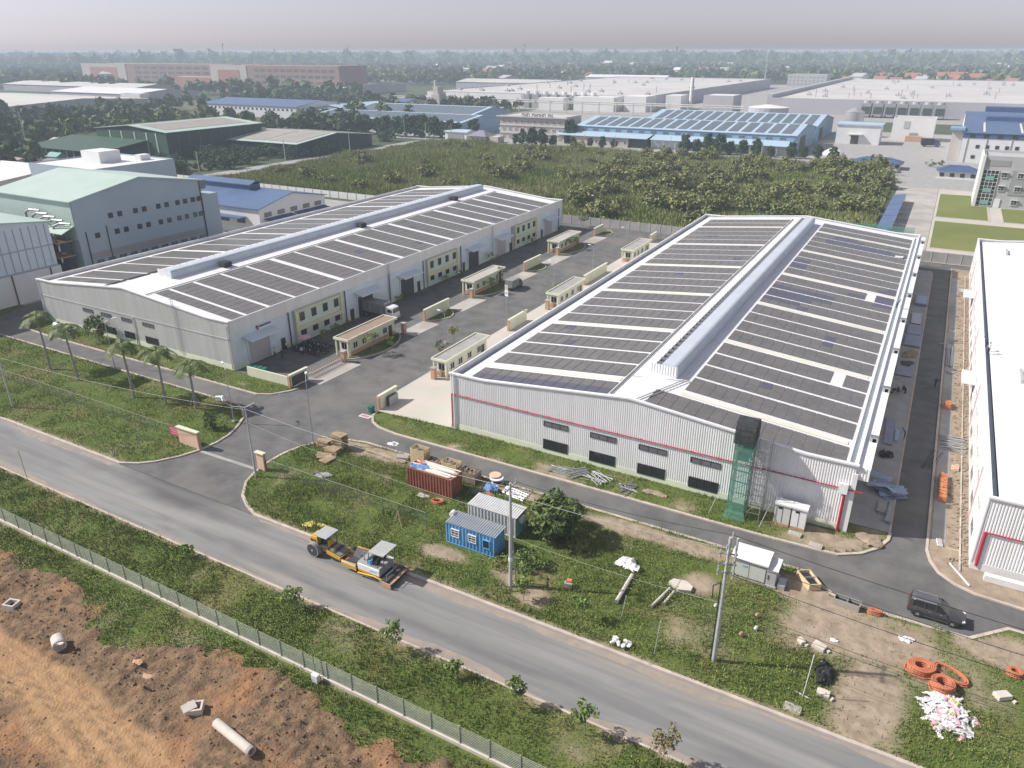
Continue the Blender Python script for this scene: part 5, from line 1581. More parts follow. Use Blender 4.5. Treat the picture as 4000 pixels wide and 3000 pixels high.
# long row of blue sheeted stalls down the drive
for k in range(6):
    y0 = 233 + k * 10.6
    r = T('blue_shelter', (-11.2, y0 + 5, 0), 'low blue sheet shelter in the row between field and drive', 'shelter', 'blue shelters along the drive')
    O('roof', MB().add([(-13.1, y0, 2.2), (-9.2, y0, 2.7), (-9.2, y0 + 10.3, 2.7), (-13.1, y0 + 10.3, 2.2), (-13.1, y0, 2.3), (-9.2, y0, 2.8), (-9.2, y0 + 10.3, 2.8), (-13.1, y0 + 10.3, 2.3)],
      [(0, 3, 2, 1), (4, 5, 6, 7), (0, 1, 5, 4), (1, 2, 6, 5), (2, 3, 7, 6), (3, 0, 4, 7)]), mt('blue_roof'), parent=r, world=True)
    for px_, py_ in ((-12.9, y0 + 0.3), (-9.4, y0 + 0.3), (-12.9, y0 + 10), (-9.4, y0 + 10)):
        O('post', MB().rod((px_, py_, 0), (px_, py_, 2.25), 0.07, n=5), mt('galvanised'), parent=r, world=True)

# ---- far left: red flats and white roofed works
def flats(name, x0, x1, y0, y1, h, label):
    r = block(name, x0, x1, y0, y1, h, M('brick_far', (0.33, 0.22, 0.20), (0.29, 0.20, 0.19), 0.02, rough=0.85), label, 'flats', 'beige_roof', 1.0)
    O('end_frame', MB().box(x0 - 0.5, x1 * 0 + x0 + (x1 - x0) * 0.30, y0 - 0.6, y0 - 0.02, 0, h + 1), mt('beige_wall'), parent=r, world=True)
    O('red_infill', MB().box(x0 + (x1 - x0) * 0.06, x0 + (x1 - x0) * 0.24, y0 - 1.0, y0 - 0.62, 0, h * 0.85), mt('red_wall'), parent=r, world=True)
    for fl in range(4):
        for k in range(12):
            xx = x0 + (x1 - x0) * (0.36 + 0.62 * k / 12)
            O('window_band', MB().box(xx, xx + (x1 - x0) * 0.035, y0 - 0.3, y0 - 0.02, 4 + fl * h / 4.4, 4 + fl * h / 4.4 + 2.6), mt('glass_grey'), parent=r, world=True)
    return r
flats('apartment_block', -1280, -905, 830, 890, 30, 'long reddish apartment block with beige frame, the further of two')
flats('apartment_block', -876, -655, 748, 800, 31, 'reddish apartment block with brick red end panel, the nearer of two')
block('low_wing', -1000, -880, 770, 800, 15, 'red_wall', 'low pink wing between the two reddish apartment blocks', 'wing', 'beige_roof', 0.8)
for i, (x0, x1, y0, y1, h, lb) in enumerate(((-1146, -868, 624, 690, 8, 'wide pale roofed works at the left edge, farthest row'), (-880, -738, 528, 610, 8, 'striped white roofed works in front of the wide pale works'),
        (-900, -672, 360, 500, 7, 'low white striped works reaching to the left edge'), (-750, -640, 742, 860, 8, 'pale long roofed works before the misty plain'), (-620, -470, 950, 1010, 9, 'grey roofed works behind the belt of trees'),
        (-560, -420, 1260, 1300, 8, 'long silver roof strip among the distant woods'), (-900, -640, 1120, 1170, 9, 'long pale roof line in the misty middle distance'))):
    r, rf = hall('roofed_works', x0, x1, y0, y1, h, h + 3.5, 'x', 'lilac_wall', 'beige_roof' if i % 2 == 0 else 'white_roof', lb, 'works')
    if i in (1, 2):
        for k in range(14):
            xx = x0 + (x1 - x0) * (k + 0.5) / 14
            O('roof_light', MB().add([(xx, y0 + 2, h + 0.4), (xx + 2.5, y0 + 2, h + 0.4), (xx + 2.5, (y0 + y1) / 2 - 2, h + 3.5), (xx, (y0 + y1) / 2 - 2, h + 3.5)], [(0, 1, 2, 3)]), mt('grey_wall'), parent=rf, world=True)
block('corner_office', -742, -712, 516, 527, 9, 'bwhite', 'small white office at the corner of the striped works', 'office', 'grey_wall', 0.5)

# ---- distant town: little houses showing among the trees
TOWN = []
for k, (wm, rm) in enumerate((('bwhite', 'tile_red'), ('cream', 'tile_red'), ('bwhite', 'grey_wall'), ('bwhite', 'white_roof'))):
    r = T('town_house', (0, 0, 0), 'tiny pale house showing among the trees of the distant town', 'house', 'houses of the distant town')
    O('wall', gable_body(MB(), -5, 5, -7, 7, 0, 6 + k, 8.6 + k, 'x'), mt(wm), parent=r)
    O('roof', gable_roof(MB(), -5, 5, -7, 7, 6.02 + k, 8.62 + k, 'x', 0.3, 0.7), mt(rm), parent=r)
    TOWN.append(r)
rt = random.Random(11)
used = [False] * 4
for i in range(96):
    if i < 30:
        x, y = rt.uniform(-150, 75), rt.uniform(1285, 1420)
    else:
        R = rt.uniform(1450, 3000)
        az = YAW + (rt.uniform(-0.1, 0.6) if i < 80 else rt.uniform(-0.6, 0.1))
        x, y = math.sin(az) * R, math.cos(az) * R
    k = rt.choice((0, 1, 2, 3)) if i >= 30 else rt.choice((0, 0, 1, 1, 2))
    s = rt.uniform(1.1, 2.0)
    if not used[k]:
        used[k] = True
        TOWN[k].location = (x, y, 0); TOWN[k].rotation_euler = (0, 0, rt.uniform(-0.4, 0.4))
    else:
        dup(TOWN[k], (x, y, 0), rt.uniform(-0.4, 0.4), scale=s)
# tall lattice masts on the plain
for x, y, h, lb in ((-1020, 900, 60, 'slim grey radio mast behind the reddish apartment block'), (-240, 1150, 45, 'slim mast rising beyond the flat factories'), (-700, 1300, 60, 'far radio mast over the misty woods')):
    r = T('radio_mast', (x, y, 0), lb, 'mast')
    O('mast', MB().rod((x, y, 0), (x, y, h), 0.9, 0.35, n=5), mt('grey_wall'), parent=r, world=True)
    O('aerial', MB().box(x - 0.9, x + 0.9, y - 0.9, y + 0.9, h - 3.0, h - 0.6), mt('lilac_wall'), parent=r, world=True)

# ================================================================== trees, shrubs, palms
def leaf_cloud(centers, radii, per, size, seed, flat=0.0, long=1.0):
    """leaf-sized quads spread through clumps"""
    r_ = np.random.default_rng(seed)
    n = len(centers) * per
    c = np.repeat(np.asarray(centers, float), per, 0)
    rad = np.repeat(np.asarray(radii, float), per)
    d = r_.normal(size=(n, 3))
    d /= np.linalg.norm(d, axis=1, keepdims=True)
    p = c + d * (rad * r_.uniform(0.35, 1.0, n) ** 0.6)[:, None] * np.array([1, 1, 0.8])
    nrm = d * 0.7 + r_.normal(size=(n, 3)) * 0.6 + np.array([0, 0, 0.4 + flat])
    nrm /= np.linalg.norm(nrm, axis=1, keepdims=True)
    a = np.cross(nrm, r_.normal(size=(n, 3)))
    a /= np.linalg.norm(a, axis=1, keepdims=True) + 1e-9
    b = np.cross(nrm, a)
    s = size * r_.uniform(0.6, 1.3, n)[:, None]
    a, b = a * s * long, b * s * 0.5
    v = np.stack([p - a * 0.5, p + b * 0.6, p + a * 0.6, p - b * 0.6], 1).reshape(-1, 3)
    return v

def clump_centers(n, rx, rz, zc, seed, cone=0.0, shell=0.55):
    r_ = np.random.default_rng(seed)
    out, rad = [], []
    for i in range(n):
        d = r_.normal(size=3)
        d /= np.linalg.norm(d)
        k = r_.uniform(shell, 1.0)
        z = d[2] * k
        w = 1.0 - cone * (z * 0.5 + 0.5)
        out.append((d[0] * rx * k * w, d[1] * rx * k * w, zc + z * rz))
        rad.append(rx * r_.uniform(0.22, 0.42) * (0.6 + 0.4 * w))
    return out, rad

def make_tree(name, label, cat, group, h, rx, rz, zc, trunk_h, trunk_r, nclump, per, leaf, leafmat, seed, cone=0.0, lean=0.0, long=1.0, shell=0.55, limbs=5):
    r = T(name, (0, 0, 0), label, cat, group)
    cs, rd = clump_centers(nclump, rx, rz, zc, seed, cone, shell)
    m = MB()
    top = Vector((lean, lean * 0.3, trunk_h))
    m.rod((0, 0, -0.1), top, trunk_r, trunk_r * 0.65, 6)
    rr = random.Random(seed)
    for c in rr.sample(cs, min(limbs, len(cs))):
        m.rod(top * rr.uniform(0.6, 1.0), Vector(c), trunk_r * 0.45, trunk_r * 0.12, 4, cap=False)
    O('trunk', m, mt('bark'), parent=r)
    v = leaf_cloud([(c[0] + lean, c[1] + lean * 0.3, c[2]) for c in cs], rd, per, leaf, seed + 1, long=long)
    me = np_mesh('crown', v, np.arange(len(v)).reshape(-1, 4), mt(leafmat))
    O('crown', me, None, parent=r)
    return r

class Kind:
    """several shapes of one kind of plant; the first use of a shape moves it, later uses copy it"""
    def __init__(self, makers):
        self.roots = [mk() for mk in makers]
        self.used = [False] * len(self.roots)
        self.i = 0
    def put(self, x, y, z=0.0, s=1.0, label=None, k=None):
        k = self.i % len(self.roots) if k is None else k
        self.i += 1
        rz = random.uniform(0, 6.28)
        if not self.used[k]:
            self.used[k] = True
            r = self.roots[k]
            r.location = (x, y, z); r.rotation_euler = (0, 0, rz); r.scale = (s, s, s)
            if label: r['label'] = label
            return r
        return dup(self.roots[k], (x, y, z), rz, label, s)

LB_ROW = 'dark conical tree in the row along the street behind the field'
street = Kind([lambda i=i: make_tree('street_tree', LB_ROW, 'tree', 'street trees behind the field', 9, 3.5, 4.2, 4.8, 2.0, 0.22, 60, 46, 0.8, 'leaf_dark', 50 + i, cone=0.38) for i in range(4)])
for x, y, h in ((-118.1, 394.6, 7.8), (-112.4, 394.7, 6.2), (-106.6, 395.8, 8.6), (-100.6, 396.1, 8.6), (-95.5, 396.9, 5.6), (-89.5, 397.2, 6.8), (-82.6, 398, 7.2), (-75.8, 398, 4.6), (-66, 398, 6.6), (-60.5, 398.5, 5.4), (-54, 399, 6), (-47, 399, 5.6),
                (-163.5, 393.1, 5.2), (-171.3, 394.6, 4.4), (-180.5, 392, 4.6), (-158, 396, 4.2), (-372.8, 393.1, 9.5), (-362.7, 396.6, 9.9), (-352, 394.5, 8.6), (-346, 395, 7.4), (-337.2, 393, 10.4), (-332, 395.3, 10.2), (-323.3, 391.2, 10.2), (-315, 392, 9),
                (-306, 388.5, 10.2), (-298, 389, 10.5), (-292, 390, 11.1), (-287, 391, 10.9), (-280.7, 391, 11.5), (-273, 392, 11), (-267.1, 393, 8.5), (-262.1, 394, 9.4), (-258, 396.7, 7.8), (-251.1, 402, 10), (-207.5, 384.2, 7.4), (-201, 383.5, 8.6), (-195.4, 384.8, 8.0), (-190, 387, 5.5), (-189.5, 408, 11), (-213, 386, 5)):
    street.put(x, y, 0, h / 7.6)
# hedge-like shrubs before the dark green stores
LB_SH = 'dark leafy shrub in the belt before the green stores'
belt = Kind([lambda i=i: make_tree('belt_shrub', LB_SH, 'shrub', 'shrubs before the green stores', 4.5, 3.2, 2.2, 2.3, 1.2, 0.16, 26, 30, 0.66, 'leaf_dark', 80 + i) for i in range(3)])
for k in range(22):
    t_ = k / 21
    x = -322 + 44 * t_ + random.uniform(-2, 2)
    y = 268 + 58 * max(0, t_ - 0.25) + random.uniform(-3, 3) if t_ > 0.25 else 262 + random.uniform(-3, 5)
    x = min(x, -277.5)
    belt.put(x if t_ < 0.6 else random.uniform(-279, -276.5), y, 0, random.uniform(0.8, 1.45))
for k in range(46):
    belt.put(random.uniform(-326, -279), random.uniform(208, 282) if k < 40 else random.uniform(345, 372), 0, random.uniform(0.7, 1.5))
# bushes of the overgrown field
LB_B = 'dark tangled bush standing in the tall dry grass'
LB_BL = 'lighter yellow green bush in the tall dry grass'
fb = Kind([lambda i=i: make_tree('field_bush', LB_B, 'bush', 'bushes in the overgrown field', 4, 3.4, 2.0, 2.1, 1.0, 0.14, 30, 34, 0.75, 'leaf_bush', 100 + i, shell=0.4) for i in range(4)])
fl = Kind([lambda i=i: make_tree('field_bush', LB_BL, 'bush', 'light bushes in the overgrown field', 4, 3.0, 1.8, 1.9, 1.0, 0.12, 24, 30, 0.7, 'leaf_bush_light', 120 + i, shell=0.4) for i in range(2)])
KEY = [(-83.6, 277.8, 1.75), (-65.4, 269, 1.45), (-122.9, 280.7, 1.3), (-89.3, 312.6, 1.3), (-80.1, 241.7, 1.45), (-73.8, 324.7, 1.2), (-164.8, 323.1, 1.6), (-154.9, 287.6, 1.4), (-129.4, 277.2, 1.25), (-106.4, 289.8, 1.25), (-34, 288.7, 1.5), (-46, 290, 1.0), (-28, 302.7, 0.95),
       (-20.5, 323, 1.6), (-20, 299, 1.1), (-184.5, 260.6, 1.3), (-152.7, 267.7, 1.6), (-210.6, 229.5, 0.8), (-186.8, 311, 1.2), (-20, 275, 1.3), (-19.5, 262, 1.2), (-21, 340, 1.3), (-22, 312, 1.3)]
for x, y, s in KEY:
    fb.put(x, y, 0, s)
rb = random.Random(4)
cnt = 0
while cnt < 170:
    x, y = rb.uniform(-255, -18), rb.uniform(215, 374)
    w = 0.25 + 0.75 * max(0, min(1, (x + 175) / 60))
    if rb.random() > w: continue
    if x < -95 and y < 222: continue
    (fb if rb.random() < 0.66 else fl).put(x, y, 0, rb.uniform(0.5, 1.25) * (1.35 if x > -125 else 1.0))
    cnt += 1

# royal palms with props along the estate road
def make_palm(h, seed, label):
    r = T('palm_tree', (0, 0, 0), label, 'palm tree')
    rr = random.Random(seed)
    lx, ly = rr.uniform(-0.25, 0.25), rr.uniform(-0.2, 0.2)
    m = MB()
    m.rod((0, 0, -0.1), (lx * 0.5, ly * 0.5, h * 0.5), 0.21, 0.17, 8).rod((lx * 0.5, ly * 0.5, h * 0.5), (lx, ly, h), 0.17, 0.12, 8)
    O('trunk', m, mt('palm_trunk'), parent=r)
    O('crownshaft', MB().rod((lx, ly, h), (lx, ly, h + 0.7), 0.13, 0.07, 8), mt('leaf_palm'), parent=r)
    for k in range(14):
        az = 2 * math.pi * k / 14 + rr.uniform(-0.2, 0.2)
        L = rr.uniform(2.0, 2.9)
        up = rr.uniform(0.1, 1.3)
        pts = []
        for i in range(7):
            t = i / 6
            rad = L * t
            z = h + 0.55 + up * math.sin(t * 2.0) * 0.8 - 1.5 * t * t
            pts.append(Vector((lx + math.cos(az) * rad, ly + math.sin(az) * rad, z)))
        m = MB()
        side = Vector((-math.sin(az), math.cos(az), 0))
        for i in range(6):
            m.rod(pts[i], pts[i + 1], 0.03, 0.02, 3, cap=False)
        for i in range(1, 7):
            for j in (0.0, 0.33, 0.66):
                p = pts[i - 1].lerp(pts[i], j + 0.25)
                for s in (-1, 1):
                    ln = 0.85 * (1 - 0.5 * abs(i / 6 - 0.45))
                    tip = p + side * s * ln + Vector((math.cos(az) * 0.22, math.sin(az) * 0.22, -0.22 - 0.1 * rr.random()))
                    w = (pts[i] - pts[i - 1]).normalized() * 0.12
                    m.add([p - w, p + w, tip], [(0, 1, 2)])
        O('frond', m, mt('leaf_palm'), parent=r, fix=False)
    for k in range(3):
        a = 2 * math.pi * k / 3 + 0.4
        O('prop', MB().rod((math.cos(a) * 1.1, math.sin(a) * 1.1, 0), (math.cos(a) * 0.16, math.sin(a) * 0.16, 2.3), 0.045, n=5), mt('wood'), parent=r)
    return r
for i, (x, y, h, lb) in enumerate(((-122.0, 62.4, 8.9, 'tallest propped palm, farthest along the verge towards the mill'), (-113.8, 61.9, 8.4, 'propped palm tree standing in front of the round dark tree'), (-100.2, 62.0, 8.1, 'propped palm tree before the caged ladder of the grey gable'),
                                 (-93.9, 62.7, 8.0, 'slim propped palm tree before the corner of the grey shed'), (-88.7, 63.8, 6.4, 'shortest propped palm tree beside the road bend'))):
    p = make_palm(h, 30 + i, lb)
    p.location = (x, y, VERGE)

# single trees with a place of their own
def single(x, y, z, lb, name, cat, *a, **k):
    t = make_tree(name, lb, cat, None, *a, **k)
    t.location = (x, y, z)
    return t
single(-28.6, 60.9, VERGE, 'large rounded leafy tree beside the white site container', 'mango_tree', 'tree', 5.2, 2.7, 2.4, 2.7, 1.6, 0.16, 60, 60, 0.46, 'leaf_mango', 200, long=1.6)
single(-127.0, 74.4, VERGE, 'round dark tree against the grey gable', 'round_tree', 'tree', 4.8, 2.0, 1.9, 2.9, 1.6, 0.13, 40, 44, 0.34, 'leaf_mango', 201)
single(-81.5, 60.4, VERGE, 'clipped dark green cone shrub on the verge corner', 'cone_shrub', 'shrub', 3.2, 1.15, 1.5, 1.6, 0.6, 0.08, 40, 40, 0.2, 'leaf_mango', 202, cone=0.4)
single(-28.8, 54.6, VERGE, 'wide low bush at the foot of the concrete pole', 'low_bush', 'bush', 2.2, 1.9, 0.9, 1.0, 0.4, 0.06, 36, 34, 0.24, 'leaf_sapling', 203)
single(-25.6, 60.2, VERGE, 'small weedy bush right of the large leafy tree', 'low_bush', 'bush', 1.3, 1.1, 0.6, 0.6, 0.3, 0.05, 20, 26, 0.22, 'leaf_bush_light', 204)
single(-31.2, 53.6, VERGE, 'grey green creeping bush below the blue container corner', 'low_bush', 'bush', 1.0, 1.3, 0.5, 0.5, 0.3, 0.04, 20, 26, 0.2, 'leaf_bush_light', 205)
for i, (x, y, h, lb, mat, sp) in enumerate(((-33.6, 38.8, 3.4, 'open leafy sapling by the road opposite the paver tracks', 'leaf_sapling', 1.0), (-27.2, 38.8, 2.0, 'smallest bright sapling on the near verge', 'leaf_sapling', 0.7), (-21.4, 38.7, 3.3, 'narrow bushy sapling between two thin ones on the near verge', 'leaf_sapling', 0.75),
        (-15.4, 38.9, 4.0, 'spindly sapling with long side shoots on the near verge', 'leaf_sapling', 1.1), (-9.3, 39.2, 4.3, 'half withered brown leaved sapling on the near verge', 'leaf_dry', 1.3), (-45.0, 38.6, 2.6, 'dense low sapling on the near verge opposite the roller', 'leaf_sapling', 1.1),
        (-20.9, 50.4, 3.4, 'yellowing sapling on the far kerb before the fallen logs', 'leaf_sapling', 0.8), (-26.8, 50.2, 3.0, 'bushy sapling on the far kerb beside the concrete pole', 'leaf_sapling', 1.0), (-60.4, 39.2, 1.5, 'small round weed bush at the near kerb by the junction', 'leaf_sapling', 0.7))):
    z0 = 0.1
    t = make_tree('sapling', lb, 'sapling', None, h, sp, h * 0.3, h * 0.66, h * 0.6, 0.04, 22, 20, 0.26, mat, 220 + i, shell=0.3, limbs=8)
    t.location = (x, y, z0)
# trees and shrubs in the forecourt beds
for i, (x, y, h, s, lb) in enumerate(((-80.0, 93.8, 4.2, 1.5, 'umbrella shaped young tree before the first gatehouse with brown roof'), (-70.8, 105.3, 3.1, 1.3, 'thin crowned tree beside the lamp across from the parked lorry'), (-80.1, 134, 3.6, 1.4, 'young tree at the front of the second gatehouse'), (-82.3, 142.9, 3.4, 1.4, 'young tree at the rear end of the second gatehouse'),
        (-81, 178.3, 3.4, 1.9, 'dark spreading tree before the third gatehouse'), (-90.2, 205.3, 3.4, 1.6, 'small tree against the grey panel wall'))):
    t = make_tree('bed_tree', lb, 'tree', None, h, s, h * 0.22, h * 0.75, h * 0.62, 0.05, 20, 26, 0.26, 'leaf_bush_light' if i < 2 else 'leaf_mango', 240 + i)
    t.location = (x, y, 0.12)
for i, (x, y, s, lb) in enumerate(((-79.7, 98.2, 1.2, 'round bed shrub right of the umbrella tree'), (-80.6, 101.0, 0.9, 'low bed shrub at the end of the first gatehouse'), (-70.4, 100.3, 1.35, 'dense dark shrub standing at the edge of the estate road'), (-91.6, 94.6, 1.5, 'tall grey green shrub against the first office bay'), (-91.8, 98.0, 1.6, 'second shrub along the first office bay'),
        (-92.2, 101.4, 1.2, 'third shrub along the first office bay'), (-94.2, 120.2, 1.0, 'clipped dark shrub beside the second open loading door'), (-93.1, 135.9, 1.3, 'wispy shrub before the second office bay'), (-92.9, 141.4, 1.1, 'dark shrub at the far end of the second office bay'), (-93.6, 157.3, 1.6, 'big dark bush by the canopy of the third open door'),
        (-92.5, 177.9, 1.4, 'shrub before the third office bay'), (-94.0, 197.6, 1.0, 'shrub at the far corner of the grey shed'), (-80.3, 116.8, 0.7, 'small shrub in the bed of the second gate wall'), (-77.8, 139, 0.6, 'small shrub by the covered pickup'))):
    t = make_tree('court_shrub', lb, 'shrub', None, 2, s * 0.8, s * 0.7, s * 0.8, s * 0.5, 0.05, 18, 26, 0.2, 'leaf_mango' if i % 3 else 'leaf_bush_light', 260 + i)
    t.location = (x, y, 0.1)
for i, (x, y, s, lb) in enumerate(((-5.2, 397, 1.3, 'ornamental bush on the round island of the factory yard'), (-1.0, 404, 1.0, 'second ornamental bush behind the round yard island'), (-17.2, 362, 1.4, 'dark hedge bush at the corner of the drive'))):
    t = make_tree('yard_bush', lb, 'bush', None, 3, s * 1.6, s * 1.0, s * 1.3, s * 0.8, 0.08, 20, 30, 0.3, 'leaf_mango', 290 + i)
    t.location = (x, y, 0.03)
ym = T('tarpaulin_mound', (-49.5, 420, 0), 'white covered mound in the yard beside the blue hall', 'mound')
m = MB()
for k in range(5):
    m.rod((-49.5, 420, 0.8 * k), (-49.5, 420, 0.8 * (k + 1)), 5.6 * math.cos(k * 0.29), 5.6 * math.cos((k + 1) * 0.29), 14, cap=(k == 4))
O('cover', m, mt('bwhite'), parent=ym, world=True, smooth=True)
O('skirt', MB().rod((-49.5, 420, 0.02), (-49.5, 420, 0.5), 5.9, 5.6, 14), mt('grey_wall'), parent=ym, world=True)

# ================================================================== walls, fences, gatehouses, posts and lines
# near slatted wire fence on its concrete footing
fx0, fx1, fy = -104.0, 8.0, 33.5
nb_ = 43
fen = T('wire_fence', (fx0, fy, 0), 'long slatted grey green wire fence on a pale concrete footing beside the dug ground', 'fence')
ft = MB()
for i in range(nb_):
    a = fx0 + (fx1 - fx0) * i / nb_
    b = fx0 + (fx1 - fx0) * (i + 1) / nb_
    ft.box(a, b - 0.02, fy - 0.14, fy + 0.14, -0.1, 0.42 + 0.02 * math.sin(i * 1.7))
O('footing', ft, mt('concrete_pipe'), parent=fen, world=True, kind='stuff')
rail_me = MB().box(0, (fx1 - fx0) / nb_ - 0.04, -0.018, 0.018, -0.017, 0.017).mesh('rail')
rail_me.materials.append(M('fence_green', (0.30, 0.33, 0.255), (0.36, 0.39, 0.31), 1.2, rough=0.6))
post_me = MB().box(-0.04, 0.04, -0.06, 0.05, 0.2, 2.18).mesh('post')
post_me.materials.append(mt('fence_green'))
rest = MB()
k_ = 0
bays = sorted(range(nb_), key=lambda i: abs(fx0 + (fx1 - fx0) * (i + 0.5) / nb_ + 38))
for n_, i in enumerate(bays):
    a = (fx1 - fx0) * i / nb_
    for j in range(10):
        zz = 0.56 + j * 0.168
        if n_ < 30:
            o = bpy.data.objects.new('rail', rail_me); COL.objects.link(o); o.parent = fen
            o.location = (a + 0.02, 0, zz)
        else:
            rest.box(a + 0.02, a + (fx1 - fx0) / nb_ - 0.02, -0.018, 0.018, zz - 0.017, zz + 0.017)
    o = bpy.data.objects.new('post', post_me); COL.objects.link(o); o.parent = fen; o.location = (a, 0, 0)
O('rails', rest, mt('fence_green'), parent=fen, kind='stuff')
# light chain fences running from the two gate walls
def mesh_fence(name, x0, x1, y, label):
    r = T(name, (x0, y, VERGE), label, 'fence')
    n = max(2, int(abs(x1 - x0) / 3.0))
    for i in range(n + 1):
        x = (x1 - x0) * i / n
        O('post', MB().box(x - 0.03, x + 0.03, -0.03, 0.03, 0, 1.75), M('mesh_wire', (0.15, 0.17, 0.12), rough=0.7), parent=r)
    for j in range(9):
        O('wire', MB().box(min(0, x1 - x0), max(0, x1 - x0), -0.006, 0.006, 0.22 + j * 0.18, 0.232 + j * 0.18), mt('mesh_wire'), parent=r)
    O('top_rail', MB().box(min(0, x1 - x0), max(0, x1 - x0), -0.02, 0.02, 1.74, 1.78), mt('fence_green'), parent=r)
    return r
mesh_fence('mesh_fence', -84.6, -140.0, 56.3, 'thin mesh fence running from the red banner across the palm verge')
mesh_fence('mesh_fence', -66.2, -42.0, 55.8, 'thin mesh fence running from the short peach wall through the weeds')
def gate_wall(x0, x1, y, h, label):
    r = T('gate_wall', ((x0 + x1) / 2, y, VERGE), label, 'wall')
    O('panel', MB().box(x0, x1, y - 0.14, y + 0.14, VERGE - 0.1, h), mt('peach'), parent=r, world=True)
    O('coping', MB().box(x0 - 0.15, x1 + 0.15, y - 0.3, y + 0.3, h, h + 0.14), mt('cream'), parent=r, world=True)
    O('end_trim', MB().box(x1 - 0.02, x1 + 0.1, y - 0.2, y + 0.2, VERGE - 0.1, h - 0.01), mt('terracotta'), parent=r, world=True)
    return r
gate_wall(-82.0, -78.2, 55.7, 2.5, 'peach gate wall with pale coping beside the red banner')
gate_wall(-67.6, -66.4, 55.8, 2.5, 'short peach gate wall beside the tall lamp opposite the red banner')
rb_ = T('red_banner', (-83.2, 56.0, VERGE), 'red banner sign with faint pale lines fixed beside the peach wall', 'banner')
O('cloth', MB().box(-84.3, -82.15, 55.98, 56.02, 0.65, 2.0), M('banner_red', (0.50, 0.10, 0.13), (0.42, 0.07, 0.10), 2.0, rough=0.7), parent=rb_, world=True)
for k in range(3):
    O('text_line', MB().box(-84.1 + 0.1 * k, -82.4 - 0.15 * k, 55.962, 55.979, 1.62 - k * 0.34, 1.76 - k * 0.34), M('banner_text', (0.66, 0.36, 0.36), rough=0.7), parent=rb_, world=True)
for x in (-84.25, -82.25):
    O('pole', MB().rod((x, 56.06, 0.1), (x, 56.06, 2.1), 0.03, n=5), mt('galvanised'), parent=rb_, world=True)
# far boundary wall of grey panels
def panel_wall(x0, x1, y, n, h, label, mat='grey_concrete'):
    r = T('panel_wall', (x0, y, 0), label, 'wall')
    for i in range(n):
        a, b = x0 + (x1 - x0) * i / n, x0 + (x1 - x0) * (i + 1) / n
        O('panel', MB().box(a + 0.12, b - 0.12, y - 0.06, y + 0.06, 0, h), mt(mat), parent=r, world=True)
        O('post', MB().box(a - 0.13, a + 0.11, y - 0.14, y + 0.14, 0, h + 0.15), mt('grey_wall'), parent=r, world=True)
    return r
panel_wall(-99, -52, 208.6, 15, 2.4, 'grey concrete panel wall between the sheds and the field')
panel_wall(-1.5, 64, 210.0, 20, 2.6, 'grey concrete panel wall at the end of the lane beside the white shed')
panel_wall(-272, -150, 207.2, 30, 2.3, 'pale panel wall between the blue workshop and the field', 'bwhite')
sn = T('safety_net', (-27, 201.4, 0), 'green safety net strung behind the solar shed', 'net')
O('net', MB().box(-40, -3, 201.3, 201.36, 0.5, 9.6), mt('net_green'), parent=sn, world=True)
for k in range(8):
    O('pole', MB().rod((-40 + k * 5.28, 201.5, 0), (-40 + k * 5.28, 201.5, 10.0), 0.05, n=5), mt('galvanised'), parent=sn, world=True)

# gatehouses
def gatehouse(x0, x1, y0, y1, label, roofmat, side):
    r = T('gatehouse', ((x0 + x1) / 2, (y0 + y1) / 2, 0.0), label, 'gatehouse')
    O('wall', MB().box(x0 + 0.5, x1 - 0.45, y0 + 0.9, y1 - 0.5, 0.85, 2.95), mt('cream'), parent=r, world=True)
    O('brick_base', MB().box(x0 + 0.45, x1 - 0.4, y0 + 0.85, y1 - 0.45, 0, 0.85), mt('terracotta'), parent=r, world=True)
    O('roof_slab', MB().box(x0, x1, y0, y1, 2.95, 3.15), mt('cream'), parent=r, world=True)
    m = MB()
    strip_prism(m, [(x0 + 0.1, y0 + 0.1), (x1 - 0.1, y0 + 0.1), (x1 - 0.1, y1 - 0.1), (x0 + 0.1, y1 - 0.1)], 0.19, 3.15, 3.36, closed=True)
    O('roof_rim', m, mt('cream'), parent=r, world=True)
    O('roof_floor', MB().box(x0 + 0.2, x1 - 0.2, y0 + 0.2, y1 - 0.2, 3.153, 3.19), mt(roofmat), parent=r, world=True)
    sx = x1 - 0.45 if side > 0 else x0 + 0.5
    fc = '+x' if side > 0 else '-x'
    for k, yy in enumerate((2.2, 4.6, 7.4, 10.4)):
        win(r, sx + 0.02 * side, y0 + yy, 1.15, 1.25, 1.2, fc, 'frame_white', 'glass_dark', 2, 1, 0.08)
    win(r, (x0 + x1) / 2, y0 + 0.88, 1.1, 1.4, 1.3, '-y', 'frame_white', 'glass_dark', 2, 1, 0.08)
    O('corner_post', MB().box(x0 + 0.25, x0 + 0.5, y0 + 0.15, y0 + 0.4, 0, 2.95).box(x1 - 0.5, x1 - 0.25, y0 + 0.15, y0 + 0.4, 0, 2.95), mt('cream'), parent=r, world=True)
    O('door', MB().box(sx - 0.03, sx + 0.05, y1 - 2.3, y1 - 1.3, 0.05, 2.2), mt('frame_dark'), parent=r, world=True)
    return r
gatehouse(-85.5, -82.2, 90.2, 104.0, 'long cream gatehouse with brown gravel roof beside the folding gate', M('roof_gravel', (0.33, 0.24, 0.19), (0.27, 0.20, 0.16), 0.8, rough=0.95), 1)
gatehouse(-85.5, -82.2, 130.6, 144.3, 'cream gatehouse with pale roof nearest the covered pickup', 'concrete', 1)
gatehouse(-85.9, -82.2, 172.3, 186.0, 'cream gatehouse at the far end of the shaded court', 'concrete', 1)
gatehouse(-65.4, -62.4, 90.5, 104.0, 'cream gatehouse behind the corner of the solar shed, its apron lit', 'grey_concrete', 1)
